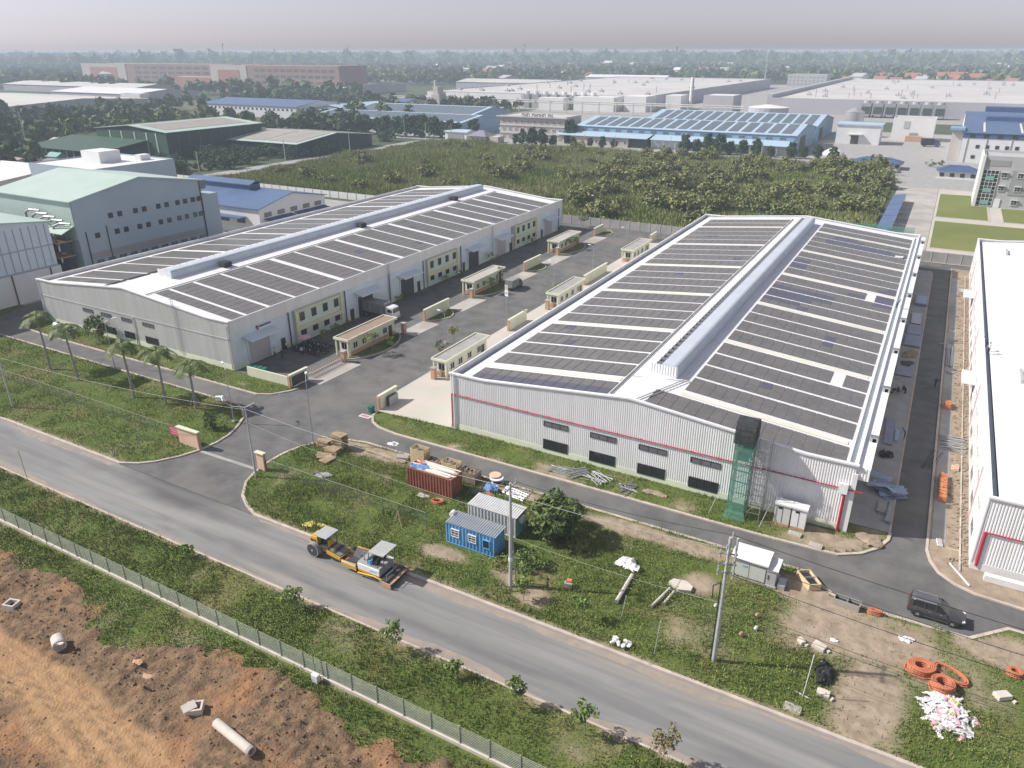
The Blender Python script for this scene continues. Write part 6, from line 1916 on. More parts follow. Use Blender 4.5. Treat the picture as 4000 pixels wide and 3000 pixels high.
gatehouse(-65.4, -62.4, 131.1, 144.5, 'cream gatehouse in the middle of the solar shed side', 'grey_concrete', 1)
gatehouse(-65.7, -62.3, 172.8, 186.3, 'cream gatehouse at the far end of the solar shed side', 'grey_concrete', 1)
def slab_wall(x, y0, y1, h, label, dark=False):
    r = T('court_wall', (x, (y0 + y1) / 2, 0), label, 'wall')
    O('panel', MB().box(x - 0.13, x + 0.13, y0, y1, 0, h), mt('cream'), parent=r, world=True)
    O('coping', MB().box(x - 0.25, x + 0.25, y0 - 0.12, y1 + 0.12, h, h + 0.13), mt('cream'), parent=r, world=True)
    O('brick_end', MB().box(x - 0.2, x + 0.2, y0 - 0.3, y0 - 0.002, 0, h - 0.01), mt('terracotta'), parent=r, world=True)
    if dark:
        O('dark_panel', MB().box(x + 0.132, x + 0.2, y0 + 0.3, y1 - 0.3, 0.25, h - 0.3), mt('steel_dark'), parent=r, world=True)
    return r
slab_wall(-82.1, 76.2, 80.0, 2.1, 'court wall with black sign panel by the first lamp and folding gate', True)
O('return_wall', MB().box(-91.6, -82.3, 76.35, 76.6, 0, 1.7), mt('cream'), label='low cream return wall beside the grass strip corner', cat='wall')
slab_wall(-82.3, 112.6, 121.0, 2.2, 'court wall with grass bed between first and second gatehouse')
slab_wall(-82.3, 153.5, 161.8, 2.2, 'court wall with grass bed between second and third gatehouse')
slab_wall(-82.6, 196.0, 202.0, 2.2, 'court wall past the third gatehouse near the panel wall')
slab_wall(-65.2, 76.9, 81.0, 2.1, 'cream wall with folding gate at the corner of the solar shed apron')
slab_wall(-65.2, 115.5, 122.4, 2.1, 'cream wall between the first two gatehouses of the solar shed')
slab_wall(-65.2, 150.0, 162.8, 2.1, 'long cream wall between the last two gatehouses of the solar shed')
slab_wall(-66.0, 196.0, 200.5, 2.1, 'cream wall end piece at the far corner of the solar shed')
def brick_post(x, y, label):
    r = T('gate_post', (x, y, 0), label, 'gate post')
    O('shaft', MB().box(x - 0.35, x + 0.35, y - 0.35, y + 0.35, 0, 1.9), mt('terracotta'), parent=r, world=True)
    O('cap', MB().box(x - 0.45, x + 0.45, y - 0.45, y + 0.45, 1.9, 2.05), mt('concrete'), parent=r, world=True)
brick_post(-82.0, 88.6, 'brick gate post at the end of the folding gate')
brick_post(-81.7, 105.0, 'brick gate post behind the brown roofed gatehouse')
brick_post(-82.2, 129.6, 'brick gate post before the second gatehouse')
brick_post(-82.2, 171.2, 'brick gate post before the third gatehouse')
brick_post(-64.6, 90.0, 'brick gate post at the solar shed first gatehouse')
brick_post(-64.6, 130.4, 'brick gate post at the solar shed second gatehouse')
# accordion gate drawn across the first entrance
fg = T('folding_gate', (-82.3, 84.2, 0), 'pink and silver accordion gate drawn across the first entrance', 'gate')
for k in range(17):
    y = 80.6 + k * 0.47
    m = MB()
    for s in (-0.28, 0.28):
        m.rod((-82.3 + s, y, 0.05), (-82.3 + s, y + 0.22, 1.45), 0.03, n=4).rod((-82.3 + s, y + 0.22, 1.45), (-82.3 + s, y + 0.45, 0.05), 0.03, n=4)
    O('lattice', m, mt('alu'), parent=fg, world=True)
    O('pink_bar', MB().rod((-82.58, y + 0.22, 0.75), (-82.02, y + 0.22, 0.75), 0.09, n=5), mt('peach'), parent=fg, world=True)
fg2 = T('folding_gate', (-64.4, 79.6, 0), 'folded dark accordion gate parked behind the cream wall corner', 'gate')
for k in range(6):
    O('lattice', MB().box(-64.9 + k * 0.09, -64.86 + k * 0.09, 78.3, 80.4, 0.1, 1.5), mt('galvanised' if k % 2 else 'steel_dark'), parent=fg2, world=True)

# lamp posts
def lamp(x, y, h, arm, az, label, r0=0.085, double=False):
    r = T('street_lamp', (x, y, 0), label, 'street lamp')
    O('base', MB().box(x - 0.22, x + 0.22, y - 0.22, y + 0.22, 0, 0.45), mt('concrete'), parent=r, world=True)
    O('pole', MB().rod((x, y, 0.1), (x, y, h), r0, r0 * 0.6, 7), mt('galvanised'), parent=r, world=True)
    for s in ((1, -1) if double else (1,)):
        ex, ey = x + s * math.cos(az) * arm, y + s * math.sin(az) * arm
        O('arm', MB().tube([(x, y, h - 0.05), (x + (ex - x) * 0.4, y + (ey - y) * 0.4, h + 0.28), (ex, ey, h + 0.42)], 0.045, 5), mt('galvanised'), parent=r, world=True)
        O('lamp_head', MB().obox((ex + s * math.cos(az) * 0.25, ey + s * math.sin(az) * 0.25, h + 0.42), (0.75, 0.26, 0.14), rz=az), mt('white_paint'), parent=r, world=True)
    return r
lamp(-112.9, 67.7, 8.2, 1.2, 1.2, 'slim street lamp between road and grass before the round dark tree')
lamp(-80.4, 63.4, 8.2, 1.5, 2.6, 'slim street lamp on the verge corner by the cone shrub')
lamp(-66.0, 63.9, 9.4, 1.4, 2.3, 'tall street lamp beside the stacked pallets')
lamp(-71.8, 104.1, 5.6, 1.2, 2.9, 'street lamp on the estate road before the first solar shed gatehouse')
lamp(-70.9, 146.1, 5.2, 1.0, 2.9, 'street lamp on the estate road beyond the covered pickup')
lamp(-67.5, 160.0, 6.2, 1.0, 2.9, 'street lamp beside the long cream wall')
lamp(-69.0, 185.0, 5.4, 1.0, 2.9, 'farthest street lamp of the estate road')
cl_ = lamp(-88.7, 209.8, 8.2, 0.8, 2.9, 'tall lamp standing at the grey panel wall')
# road sign
sg_ = T('road_sign', (-68.5, 120.4, 0), 'road sign with two pale square plates on a tall pole', 'sign')
O('pole', MB().rod((-68.5, 120.4, 0), (-68.5, 120.4, 7.2), 0.06, n=6), mt('galvanised'), parent=sg_, world=True)
for z0, c in ((6.1, 'grey_wall'), (5.0, 'white_paint')):
    o = O('plate', MB().obox((-68.4, 120.3, z0 + 0.55), (1.1, 0.05, 1.05), rz=-0.5), mt(c), parent=sg_, world=True)
    O('mark', MB().obox((-68.42, 120.265, z0 + 0.6), (0.7, 0.012, 0.5), rz=-0.5), mt('mid_grey_wall'), parent=o, world=True)

# power poles and lines
POLES = [(-160.0, 50.6, 8.6), (-112.7, 51.0, 8.4), (-66.4, 54.2, 9.7), (-28.9, 51.4, 11.9), (-8.9, 51.3, 12.9), (34.0, 51.3, 12.6)]
PL = ['concrete power pole off past the palm verge', 'thin concrete pole at the edge of the palm verge', 'concrete lamp pole beside the short peach wall', 'concrete power pole before the white and blue containers', 'tallest concrete power pole with stacked insulators by the transformer kiosk', 'concrete power pole off beyond the bare earth']
POLE_OBJ = []
for i, ((x, y, h), lb) in enumerate(zip(POLES, PL)):
    r = T('power_pole', (x, y, VERGE), lb, 'power pole')
    rr = 0.20 if i in (3, 4, 5) else 0.14
    O('shaft', MB().rod((x, y, 0), (x, y, h), rr, rr * 0.6, 9), mt('concrete_pole'), parent=r, world=True, smooth=False)
    if i in (3, 4):
        O('crossarm', MB().obox((x, y, h - 0.5), (0.12, 2.2, 0.12)), mt('galvanised'), parent=r, world=True)
        for s in (-1.0, 0, 1.0):
            O('insulator', MB().rod((x, y + s, h - 0.44), (x, y + s, h - 0.1), 0.07, 0.05, 6), mt('grey_wall'), parent=r, world=True)
    if i == 4:
        for z in (h - 1.6, h - 2.6, h - 3.4):
            O('crossarm', MB().obox((x, y, z), (1.5, 0.1, 0.1), rz=0.3), mt('galvanised'), parent=r, world=True)
            for s in (-0.6, 0.0, 0.6):
                O('insulator', MB().rod((x + s, y - 0.16, z - 0.35), (x + s, y - 0.16, z + 0.3), 0.08, 0.06, 6), mt('grey_wall'), parent=r, world=True)
        O('second_post', MB().rod((x + 0.55, y + 0.15, h - 3.6), (x + 0.55, y + 0.15, h), 0.1, n=6), mt('concrete_pole'), parent=r, world=True)
        O('cable_duct', MB().tube([(x - 0.24, y - 0.12, 0), (x - 0.24, y - 0.12, h - 4.4), (x - 0.8, y - 0.2, h - 4.9), (x - 0.75, y - 0.2, h - 6.2)], 0.05, 5), mt('wire'), parent=r, world=True)
    if i == 2:
        O('arm', MB().tube([(x, y, h - 0.1), (x - 1.6, y - 0.6, h - 0.05), (x - 2.6, y - 0.9, h + 0.5)], 0.05, 5), mt('galvanised'), parent=r, world=True)
        O('arm', MB().tube([(x, y, h - 0.1), (x + 0.7, y + 0.9, h + 0.3)], 0.05, 5), mt('galvanised'), parent=r, world=True)
        O('lamp_head', MB().obox((x - 4.0, y - 0.2, h + 0.3), (0.9, 0.4, 0.5), rz=0.6), mt('white_paint'), parent=r, world=True)
        O('lamp_arm', MB().tube([(x - 2.6, y - 0.9, h + 0.5), (x - 3.2, y - 0.5, h + 0.7), (x - 3.8, y - 0.2, h + 0.45)], 0.07, 5), mt('white_paint'), parent=r, world=True)
    if i == 3:
        O('stay', MB().rod((x + 0.3, y + 0.6, 0), (x + 0.1, y + 0.1, 6.5), 0.07, n=5), mt('galvanised'), parent=r, world=True)
        O('base_band', MB().rod((x, y, 3.2), (x, y, 3.6), 0.22, 0.22, 9), mt('white_paint'), parent=r, world=True)
    POLE_OBJ.append(r)
def wire(a, b, sag, label, mat='wire', r=0.022):
    pts = []
    for i in range(13):
        t = i / 12
        p = Vector(a).lerp(Vector(b), t)
        p.z -= sag * 4 * t * (1 - t)
        pts.append(p)
    o = O('power_line', MB().tube(pts, r, 4), mt(mat), label=label, cat='power line')
    return o
wire((-160, 50.6, 8.3), (-112.7, 51, 8.1), 0.5, 'pale line reaching the thin pole from outside the palm verge', 'pale_wire', 0.025)
wire((-112.7, 51, 8.1), (-66.4, 54.2, 9.3), 0.7, 'pale line between thin pole and lamp pole above the palm verge', 'pale_wire', 0.025)
wire((-66.4, 54.2, 9.4), (-28.9, 51.4, 11.4), 0.6, 'pale upper line from the lamp pole to the container pole', 'pale_wire', 0.025)
wire((-66.4, 54.2, 7.6), (-28.9, 51.4, 8.2), 0.6, 'thin lower line from the lamp pole to the container pole', 'pale_wire', 0.014)
wire((-28.9, 50.4, 11.5), (-8.9, 50.3, 12.5), 0.4, 'pale line on the road side between container pole and tallest pole', 'pale_wire', 0.022)
wire((-28.9, 52.4, 11.5), (-8.9, 52.3, 12.5), 0.4, 'dark line on the shed side between container pole and tallest pole', 'wire', 0.02)
wire((-28.9, 51.4, 9.6), (-8.9, 51.3, 10.2), 0.5, 'dark middle line between container pole and tallest pole', 'wire', 0.018)
wire((-28.9, 51.4, 6.0), (-8.9, 51.3, 6.4), 0.4, 'lowest thin line between container pole and tallest pole', 'pale_wire', 0.014)
wire((-8.9, 52.3, 12.5), (34, 52.3, 12.2), 0.8, 'upper dark line over the parked car side of the bare earth', 'wire', 0.024)
wire((-8.9, 51.3, 11.2), (34, 51.3, 11.0), 0.9, 'middle dark line over the bare earth', 'wire', 0.024)
wire((-8.9, 50.3, 10.2), (34, 50.3, 10.0), 0.9, 'third dark line over the bare earth on the road side', 'wire', 0.024)
wire((-8.9, 51.3, 6.4), (34, 51.3, 6.4), 0.8, 'lower paired line low over the coiled pipes', 'wire', 0.018)
wire((-8.9, 51.1, 6.0), (34, 51.1, 6.0), 0.8, 'lowest paired line low over the coiled pipes', 'wire', 0.018)
# posts of the distant street
LBP = 'pale concrete lamp post along the street behind the field'
pp = None
for x, y, h in ((-276, 271.7, 9.6), (-269.4, 310.9, 10.5), (-290.3, 386, 11), (-272.8, 383.5, 10), (-253.8, 382.4, 9.6), (-205.5, 382.5, 8), (-169.4, 383, 8.6), (-152.1, 383, 8), (-122.1, 382.3, 9), (-77.2, 382.8, 9.6)):
    if pp is None:
        pp = T('street_post', (x, y, 0), LBP, 'lamp post', 'posts of the street behind the field')
        O('shaft', MB().rod((0, 0, 0), (0, 0, 9.8), 0.2, 0.13, 6), mt('concrete_pole'), parent=pp)
        O('arm', MB().tube([(0, 0, 9.7), (0.8, 0, 10.0), (1.5, 0, 10.05)], 0.07, 4), mt('concrete_pole'), parent=pp)
    else:
        dup(pp, (x, y, 0), random.uniform(0, 6), scale=h / 10)
r = T('tall_pole', (-409, 226.7, 0), 'very tall white pole rising behind the yard houses', 'pole')
O('shaft', MB().rod((-409, 226.7, 0), (-409, 226.7, 20.3), 0.35, 0.22, 8), mt('concrete_pole'), parent=r, world=True)
O('cap', MB().rod((-409, 226.7, 20.3), (-409, 226.7, 20.7), 0.3, n=8), mt('white_paint'), parent=r, world=True)
r = T('yard_pole', (-278.7, 223.7, 0), 'slim pale pole behind the white workshop', 'pole')
O('shaft', MB().rod((-278.7, 223.7, 0), (-278.7, 223.7, 9.1), 0.18, 0.12, 6), mt('concrete_pole'), parent=r, world=True)
O('arm', MB().rod((-278.7, 223.7, 8.9), (-279.9, 223.7, 9.2), 0.06, n=4), mt('concrete_pole'), parent=r, world=True)
r = T('thin_mast', (-72.6, 32.1, 0), 'thin leaning cane pole standing by the slatted wire fence', 'pole')
O('cane', MB().tube([(-72.6, 32.1, 0), (-72.45, 32.2, 4), (-72.7, 32.3, 8.5), (-73.1, 32.4, 12.6)], 0.03, 5), mt('wood'), parent=r, world=True)
O('tie', MB().rod((-72.5, 32.15, 1.4), (-72.5, 33.4, 1.5), 0.02, n=4), mt('wire'), parent=r, world=True)
# painted manhole covers at the road bends
for x, y, lb in ((-82.9, 74.2, 'red and white drain cover at the kerb of the first court'), (-65.6, 74.1, 'red and white drain cover beside the green bin')):
    r = T('drain_cover', (x, y, 0), lb, 'drain cover')
    O('frame', MB().box(x - 0.9, x + 0.9, y - 0.45, y + 0.45, 0.005, 0.035), mt('white_paint'), parent=r, world=True)
    O('lid', MB().box(x - 0.7, x + 0.7, y - 0.3, y + 0.3, 0.036, 0.05), M('faded_red', (0.45, 0.24, 0.22), rough=0.8), parent=r, world=True)
def bin_(x, y, lb, rz=0.0, s=1.0):
    r = T('wheelie_bin', (x, y, 0.02), lb, 'bin', rz=rz)
    m = MB().add([(-0.26, -0.3, 0.1), (0.26, -0.3, 0.1), (0.26, 0.3, 0.1), (-0.26, 0.3, 0.1), (-0.34, -0.38, 1.0), (0.34, -0.38, 1.0), (0.34, 0.38, 1.0), (-0.34, 0.38, 1.0)],
                 [(0, 3, 2, 1), (4, 5, 6, 7), (0, 1, 5, 4), (1, 2, 6, 5), (2, 3, 7, 6), (3, 0, 4, 7)])
    O('body', m, mt('bin_green'), parent=r)
    O('lid', MB().obox((0, 0, 1.06), (0.74, 0.84, 0.09), rx=0.08), mt('bin_green'), parent=r)
    for s_ in (-0.3, 0.3):
        O('wheel', MB().rod((s_ - 0.04, 0.32, 0.12), (s_ + 0.04, 0.32, 0.12), 0.12, n=8), mt('rubber'), parent=r)
bin_(-65.5, 75.4, 'green wheeled bin at the kerb by the cream wall corner')
for k in range(4):
    bin_(-92.6 + k * 0.95, 78.2, ['green bin nearest the grey shed corner', 'second green bin of the row by the grey shed', 'third green bin of the row by the grey shed', 'green bin at the court end of the row'][k], 0.1 * k)

# ================================================================== vehicles, machines, materials on site, people
def wheel(parent, x, y, z, r, w, rim='alu', axis='y', spokes=5):
    d = Vector((0, 1, 0)) if axis == 'y' else Vector((1, 0, 0))
    c = Vector((x, y, z))
    t = O('wheel', MB().rod(c - d * w / 2, c + d * w / 2, r, r, 18), mt('rubber'), parent=parent)
    m = MB().rod(c - d * (w / 2 + 0.012), c + d * (w / 2 + 0.012), r * 0.30, r * 0.30, 8)
    for k in range(spokes):
        a = 2 * math.pi * k / spokes
        u = Vector((math.cos(a), 0, math.sin(a))) if axis == 'y' else Vector((0, math.cos(a), math.sin(a)))
        for s in (-1, 1):
            m.rod(c + d * s * (w / 2 + 0.006), c + d * s * (w / 2 + 0.006) + u * r * 0.62, r * 0.09, r * 0.07, 4)
    O('rim', m, mt(rim), parent=t)
    return t

def loft(sections):
    """sections: list of lists of points (same count), closed rings, capped"""
    m = MB()
    n = len(sections[0])
    vs = [p for s in sections for p in s]
    fs = []
    for i in range(len(sections) - 1):
        for j in range(n):
            k = (j + 1) % n
            fs.append((i * n + j, i * n + k, (i + 1) * n + k, (i + 1) * n + j))
    fs.append(tuple(range(n - 1, -1, -1)))
    fs.append(tuple(range((len(sections) - 1) * n, len(sections) * n)))
    return m.add(vs, fs)

def suv():
    r = T('parked_suv', (7.5, 66.95, 0.01), 'dark grey sport utility car parked by the kerb of the bare earth', 'car', rz=-0.02)
    # body: rings along the length (x forward), each ring an octagon-like section
    def ring(x, hw, z0, z1, tuck=0.12):
        return [(x, -hw + 0.10, z0), (x, hw - 0.10, z0), (x, hw, z0 + 0.22), (x, hw + 0.0, (z0 + z1) / 2 + 0.08), (x, hw - tuck, z1), (x, -hw + tuck, z1), (x, -hw, (z0 + z1) / 2 + 0.08), (x, -hw, z0 + 0.22)]
    secs = [ring(-2.38, 0.78, 0.48, 0.96, 0.08), ring(-2.30, 0.88, 0.36, 1.06, 0.08), ring(-1.6, 0.93, 0.33, 1.10, 0.08), ring(0.2, 0.93, 0.30, 1.06, 0.08), ring(0.95, 0.93, 0.32, 1.05, 0.12), ring(1.7, 0.91, 0.34, 0.98, 0.2), ring(2.22, 0.85, 0.40, 0.86, 0.2), ring(2.40, 0.70, 0.48, 0.72, 0.1)]
    O('body', loft(secs), mt('car_grey'), parent=r, smooth=True, bevel=0.02)
    def cab(x, hw, z0, z1, inset):
        return [(x, -hw, z0), (x, hw, z0), (x, hw - inset, z1), (x, -hw + inset, z1)]
    O('glasshouse', loft([cab(-2.26, 0.82, 1.02, 1.30, 0.06), cab(-2.02, 0.83, 1.04, 1.66, 0.14), cab(0.15, 0.83, 1.03, 1.68, 0.15), cab(0.62, 0.83, 1.02, 1.36, 0.08), cab(1.02, 0.82, 1.00, 1.05, 0.02)]), mt('glass_dark'), parent=r)
    O('roof', loft([cab(-2.16, 0.70, 1.64, 1.69, 0.04), cab(-1.7, 0.72, 1.675, 1.745, 0.06), cab(-0.2, 0.72, 1.685, 1.75, 0.06), cab(0.22, 0.69, 1.66, 1.71, 0.05)]), mt('car_roof'), parent=r, smooth=True)
    for s in (-1, 1):
        O('roof_rail', MB().rod((-1.8, s * 0.64, 1.79), (-0.1, s * 0.64, 1.79), 0.025, n=5), mt('alu'), parent=r)
        for xa, xb, nm in ((-2.2, -1.95, 'd_pillar'), (-1.05, -0.97, 'c_pillar'), (-0.12, -0.03, 'b_pillar')):
            O('pillar', MB().obox(((xa + xb) / 2, s * 0.785, 1.35), (xb - xa, 0.06, 0.64), rx=s * 0.22), mt('car_grey'), parent=r)
        O('a_pillar', MB().rod((0.98, s * 0.81, 1.04), (0.22, s * 0.69, 1.68), 0.045, n=5), mt('car_grey'), parent=r)
        O('mirror', MB().obox((0.72, s * 1.0, 1.12), (0.14, 0.22, 0.15)), mt('car_grey'), parent=r, bevel=0.03)
        O('headlight', MB().obox((2.2, s * 0.66, 0.78), (0.24, 0.32, 0.13), rz=-s * 0.4), mt('lamp_clear'), parent=r)
        O('tail_light', MB().obox((-2.33, s * 0.70, 1.0), (0.1, 0.26, 0.18), rz=s * 0.3), mt('lamp_red'), parent=r)
        O('side_sill', MB().box(-1.0, 1.0, s * 0.90 - 0.04, s * 0.90 + 0.04, 0.26, 0.38), mt('steel_dark'), parent=r)
        for x in (-0.62, 0.30):
            O('door_handle', MB().box(x, x + 0.16, s * 0.945 - 0.02, s * 0.945 + 0.015, 0.93, 0.965), mt('alu'), parent=r)
        for x in (-1.42, 1.42):
            wheel(r, x, s * 0.84, 0.37, 0.37, 0.24)
            O('wheel_arch', MB().rod((x, s * 0.80, 0.38), (x, s * 0.94, 0.38), 0.44, n=16), mt('steel_dark'), parent=r)
    O('bumper', MB().box(2.28, 2.42, -0.7, 0.7, 0.34, 0.5), mt('steel_dark'), parent=r, bevel=0.04)
    O('grille', MB().box(2.38, 2.43, -0.42, 0.42, 0.56, 0.74), mt('steel_dark'), parent=r)
    return r
suv()

def roller():
    r = T('road_roller', (-48.0, 46.9, 0.01), 'yellow three wheel road roller with flat grey canopy on the main road', 'roller')
    for s in (-1, 1):
        c = (-1.25, s * 0.95, 0.78)
        w = O('steel_wheel', MB().rod((c[0], c[1] - 0.25, c[2]), (c[0], c[1] + 0.25, c[2]), 0.78, n=28), mt('galvanised'), parent=r)
        O('wheel_disc', MB().rod((c[0], c[1] - 0.262, c[2]), (c[0], c[1] + 0.262, c[2]), 0.68, n=28), mt('steel_dark'), parent=w)
        O('hub', MB().rod((c[0], c[1] - 0.30, c[2]), (c[0], c[1] + 0.30, c[2]), 0.12, n=10), mt('machine_grey'), parent=w)
    m = loft([[(-2.05, -0.55, 1.25), (-2.05, 0.55, 1.25), (-2.05, 0.5, 1.75), (-2.05, -0.5, 1.75)], [(-1.9, -0.66, 1.15), (-1.9, 0.66, 1.15), (-1.9, 0.58, 2.02), (-1.9, -0.58, 2.02)], [(-0.95, -0.66, 1.15), (-0.95, 0.66, 1.15), (-0.95, 0.58, 2.1), (-0.95, -0.58, 2.1)]])
    h = O('engine_hood', m, mt('machine_yellow'), parent=r, bevel=0.04)
    for x in (-1.75, -1.35):
        for s in (-1, 1):
            O('vent', MB().obox((x, s * 0.645, 1.62), (0.28, 0.03, 0.26)), mt('steel_dark'), parent=h)
    O('chassis', MB().box(-1.9, 0.9, -0.5, 0.5, 0.55, 1.14), mt('machine_yellow'), parent=r, bevel=0.03)
    O('platform', MB().box(-0.9, 0.55, -0.75, 0.75, 1.15, 1.25), mt('steel_dark'), parent=r)
    O('seat', MB().box(-0.7, -0.25, -0.25, 0.25, 1.26, 1.6).box(-0.75, -0.62, -0.25, 0.25, 1.6, 2.05), mt('rubber'), parent=r, bevel=0.03)
    O('console', MB().box(0.1, 0.4, -0.3, 0.3, 1.26, 1.9), mt('machine_yellow'), parent=r, bevel=0.03)
    O('steering_wheel', MB().rod((-0.02, 0, 1.92), (0.02, 0, 1.97), 0.2, n=12), mt('rubber'), parent=r)
    for x in (-0.85, 0.5):
        for s in (-0.68, 0.68):
            O('canopy_post', MB().rod((x, s, 1.2), (x, s, 2.56), 0.035, n=6), mt('steel_dark'), parent=r)
    O('canopy', MB().box(-1.05, 0.65, -0.95, 0.95, 2.56, 2.68), mt('machine_grey'), parent=r, bevel=0.03)
    for s in (-1, 1):
        m = MB().add([(0.35, s * 0.78 - 0.06, 0.7), (2.15, s * 0.78 - 0.06, 0.42), (2.15, s * 0.78 - 0.06, 0.82), (0.35, s * 0.78 - 0.06, 1.12), (0.35, s * 0.78 + 0.06, 0.7), (2.15, s * 0.78 + 0.06, 0.42), (2.15, s * 0.78 + 0.06, 0.82), (0.35, s * 0.78 + 0.06, 1.12)],
                     [(0, 3, 2, 1), (4, 5, 6, 7), (0, 1, 5, 4), (1, 2, 6, 5), (2, 3, 7, 6), (3, 0, 4, 7)])
        O('side_frame', m, mt('machine_yellow'), parent=r, bevel=0.02)
    O('front_drum', MB().rod((1.2, -0.68, 0.56), (1.2, 0.68, 0.56), 0.55, n=24), mt('steel_dark'), parent=r, smooth=False)
    m = MB().add([(0.45, -0.7, 1.13), (2.1, -0.7, 0.86), (2.1, 0.7, 0.86), (0.45, 0.7, 1.13), (0.45, -0.7, 1.2), (2.1, -0.7, 0.92), (2.1, 0.7, 0.92), (0.45, 0.7, 1.2)], [(0, 3, 2, 1), (4, 5, 6, 7), (0, 1, 5, 4), (1, 2, 6, 5), (2, 3, 7, 6), (3, 0, 4, 7)])
    O('drum_cover', m, mt('tarp_grey'), parent=r)
    O('front_bar', MB().rod((2.2, -0.84, 0.82), (2.2, 0.84, 0.82), 0.05, n=6), mt('machine_yellow'), parent=r)
roller()

def paver():
    r = T('asphalt_paver', (-42.0, 46.9, 0.01), 'yellow and white asphalt paver with grey canopy and dark screed', 'paver')
    for s in (-1, 1):
        m = MB()
        n = 14
        prof = []
        for i in range(n):
            a = math.pi / 2 + math.pi * i / (n - 1)
            prof.append((-2.2 + 0.38 * math.cos(a), 0.40 + 0.38 * math.sin(a)))
        for i in range(n):
            a = -math.pi / 2 + math.pi * i / (n - 1)
            prof.append((1.1 + 0.38 * math.cos(a), 0.40 + 0.38 * math.sin(a)))
        m.extrude_y(prof, s * 0.75 - 0.18, s * 0.75 + 0.18)
        O('track', m, mt('rubber'), parent=r)
    for s in (-1, 1):
        m = MB().add([(-3.25, s * 1.28 - 0.05, 0.55), (-1.35, s * 1.28 - 0.05, 0.45), (-1.35, s * 1.28 - 0.05, 1.25), (-3.25, s * 1.28 - 0.05, 1.15), (-3.25, s * 1.28 + 0.05, 0.55), (-1.35, s * 1.28 + 0.05, 0.45), (-1.35, s * 1.28 + 0.05, 1.25), (-3.25, s * 1.28 + 0.05, 1.15)],
                     [(0, 3, 2, 1), (4, 5, 6, 7), (0, 1, 5, 4), (1, 2, 6, 5), (2, 3, 7, 6), (3, 0, 4, 7)])
        hs = O('hopper_side', m, mt('machine_yellow'), parent=r)
        O('white_stripe', MB().box(-3.2, -1.4, s * 1.28 - 0.062, s * 1.28 + 0.062, 0.93, 1.14), mt('white_paint'), parent=hs)
        O('blue_stripe', MB().box(-3.0, -2.3, s * 1.28 - 0.07, s * 1.28 + 0.07, 0.98, 1.08), mt('pale_blue'), parent=hs)
        m = MB().add([(-3.2, s * 1.22, 1.1), (-1.4, s * 1.22, 1.2), (-1.4, s * 0.35, 0.6), (-3.2, s * 0.35, 0.55)], [(0, 1, 2, 3)])
        O('hopper_wing', m, mt('steel_dark'), parent=r)
        O('side_panel', MB().box(-1.2, 1.5, s * 1.16 - 0.08, s * 1.16 + 0.08, 0.75, 1.45), mt('white_paint'), parent=r, bevel=0.02)
        O('side_stripe', MB().box(-1.1, 0.4, s * 1.16 - 0.095, s * 1.16 + 0.095, 0.62, 0.86), mt('machine_yellow'), parent=r)
        m = MB()
        for k in range(7):
            m.box(0.35 + k * 0.13, 0.43 + k * 0.13, s * 1.16 - 0.09, s * 1.16 + 0.09, 1.02, 1.18)
        O('maker_letters', m, mt('container_blue'), parent=r)
        O('tow_arm', MB().tube([(-1.1, s * 1.38, 0.45), (0.2, s * 1.38, 0.62), (0.9, s * 1.38, 0.72), (1.7, s * 1.38, 0.66), (2.5, s * 1.38, 0.5)], 0.09, 6), mt('machine_yellow'), parent=r)
    O('hopper_floor', MB().box(-3.2, -1.35, -0.9, 0.9, 0.5, 0.58), mt('steel_dark'), parent=r)
    O('push_roller', MB().rod((-3.35, -0.9, 0.5), (-3.35, 0.9, 0.5), 0.12, n=10), mt('orange_paint'), parent=r)
    O('tractor', MB().box(-1.3, 1.45, -1.05, 1.05, 0.55, 1.5), mt('mid_grey_wall'), parent=r, bevel=0.03)
    m = MB()
    for k in range(6):
        m.box(0.1 + k * 0.18, 0.2 + k * 0.18, -1.0, -0.3, 1.5, 1.56)
    O('engine_grille', m, mt('alu'), parent=r)
    O('exhaust', MB().rod((-0.85, -0.55, 1.5), (-0.85, -0.55, 2.5), 0.06, n=6), mt('galvanised'), parent=r)
    for s in (-0.5, 0.45):
        O('seat', MB().box(0.55, 0.95, s - 0.25, s + 0.25, 1.52, 1.85).box(0.9, 1.05, s - 0.25, s + 0.25, 1.85, 2.3), mt('rubber'), parent=r, bevel=0.03)
    O('console', MB().box(-0.15, 0.15, -0.9, 0.9, 1.52, 2.1), mt('steel_dark'), parent=r)
    O('water_drum', MB().rod((0.15, -0.75, 1.52), (0.15, -0.75, 2.05), 0.22, n=12), mt('container_blue'), parent=r)
    for x in (-0.05, 1.85):
        for s in (-0.85, 0.85):
            O('canopy_post', MB().rod((x, s, 1.45), (x + 0.1, s, 3.1), 0.04, n=6), mt('steel_dark'), parent=r)
    m = MB().add([(0.2, -1.1, 3.1), (2.1, -1.1, 3.22), (2.1, 1.1, 3.22), (0.2, 1.1, 3.1), (0.2, -1.1, 3.2), (2.1, -1.1, 3.32), (2.1, 1.1, 3.32), (0.2, 1.1, 3.2)], [(0, 3, 2, 1), (4, 5, 6, 7), (0, 1, 5, 4), (1, 2, 6, 5), (2, 3, 7, 6), (3, 0, 4, 7)])
    O('canopy', m, mt('machine_grey'), parent=r)
    sc = O('screed', MB().box(1.9, 2.6, -1.45, 1.45, 0.12, 0.72), mt('steel_dark'), parent=r, bevel=0.02)
    O('screed_plate', MB().box(2.62, 2.95, -1.5, 1.5, 0.10, 0.2), mt('steel_dark'), parent=sc)
    for s in (-1, 1):
        O('screed_end', MB().box(2.0, 3.1, s * 1.52 - 0.05, s * 1.52 + 0.05, 0.05, 0.6), mt('terracotta'), parent=sc)
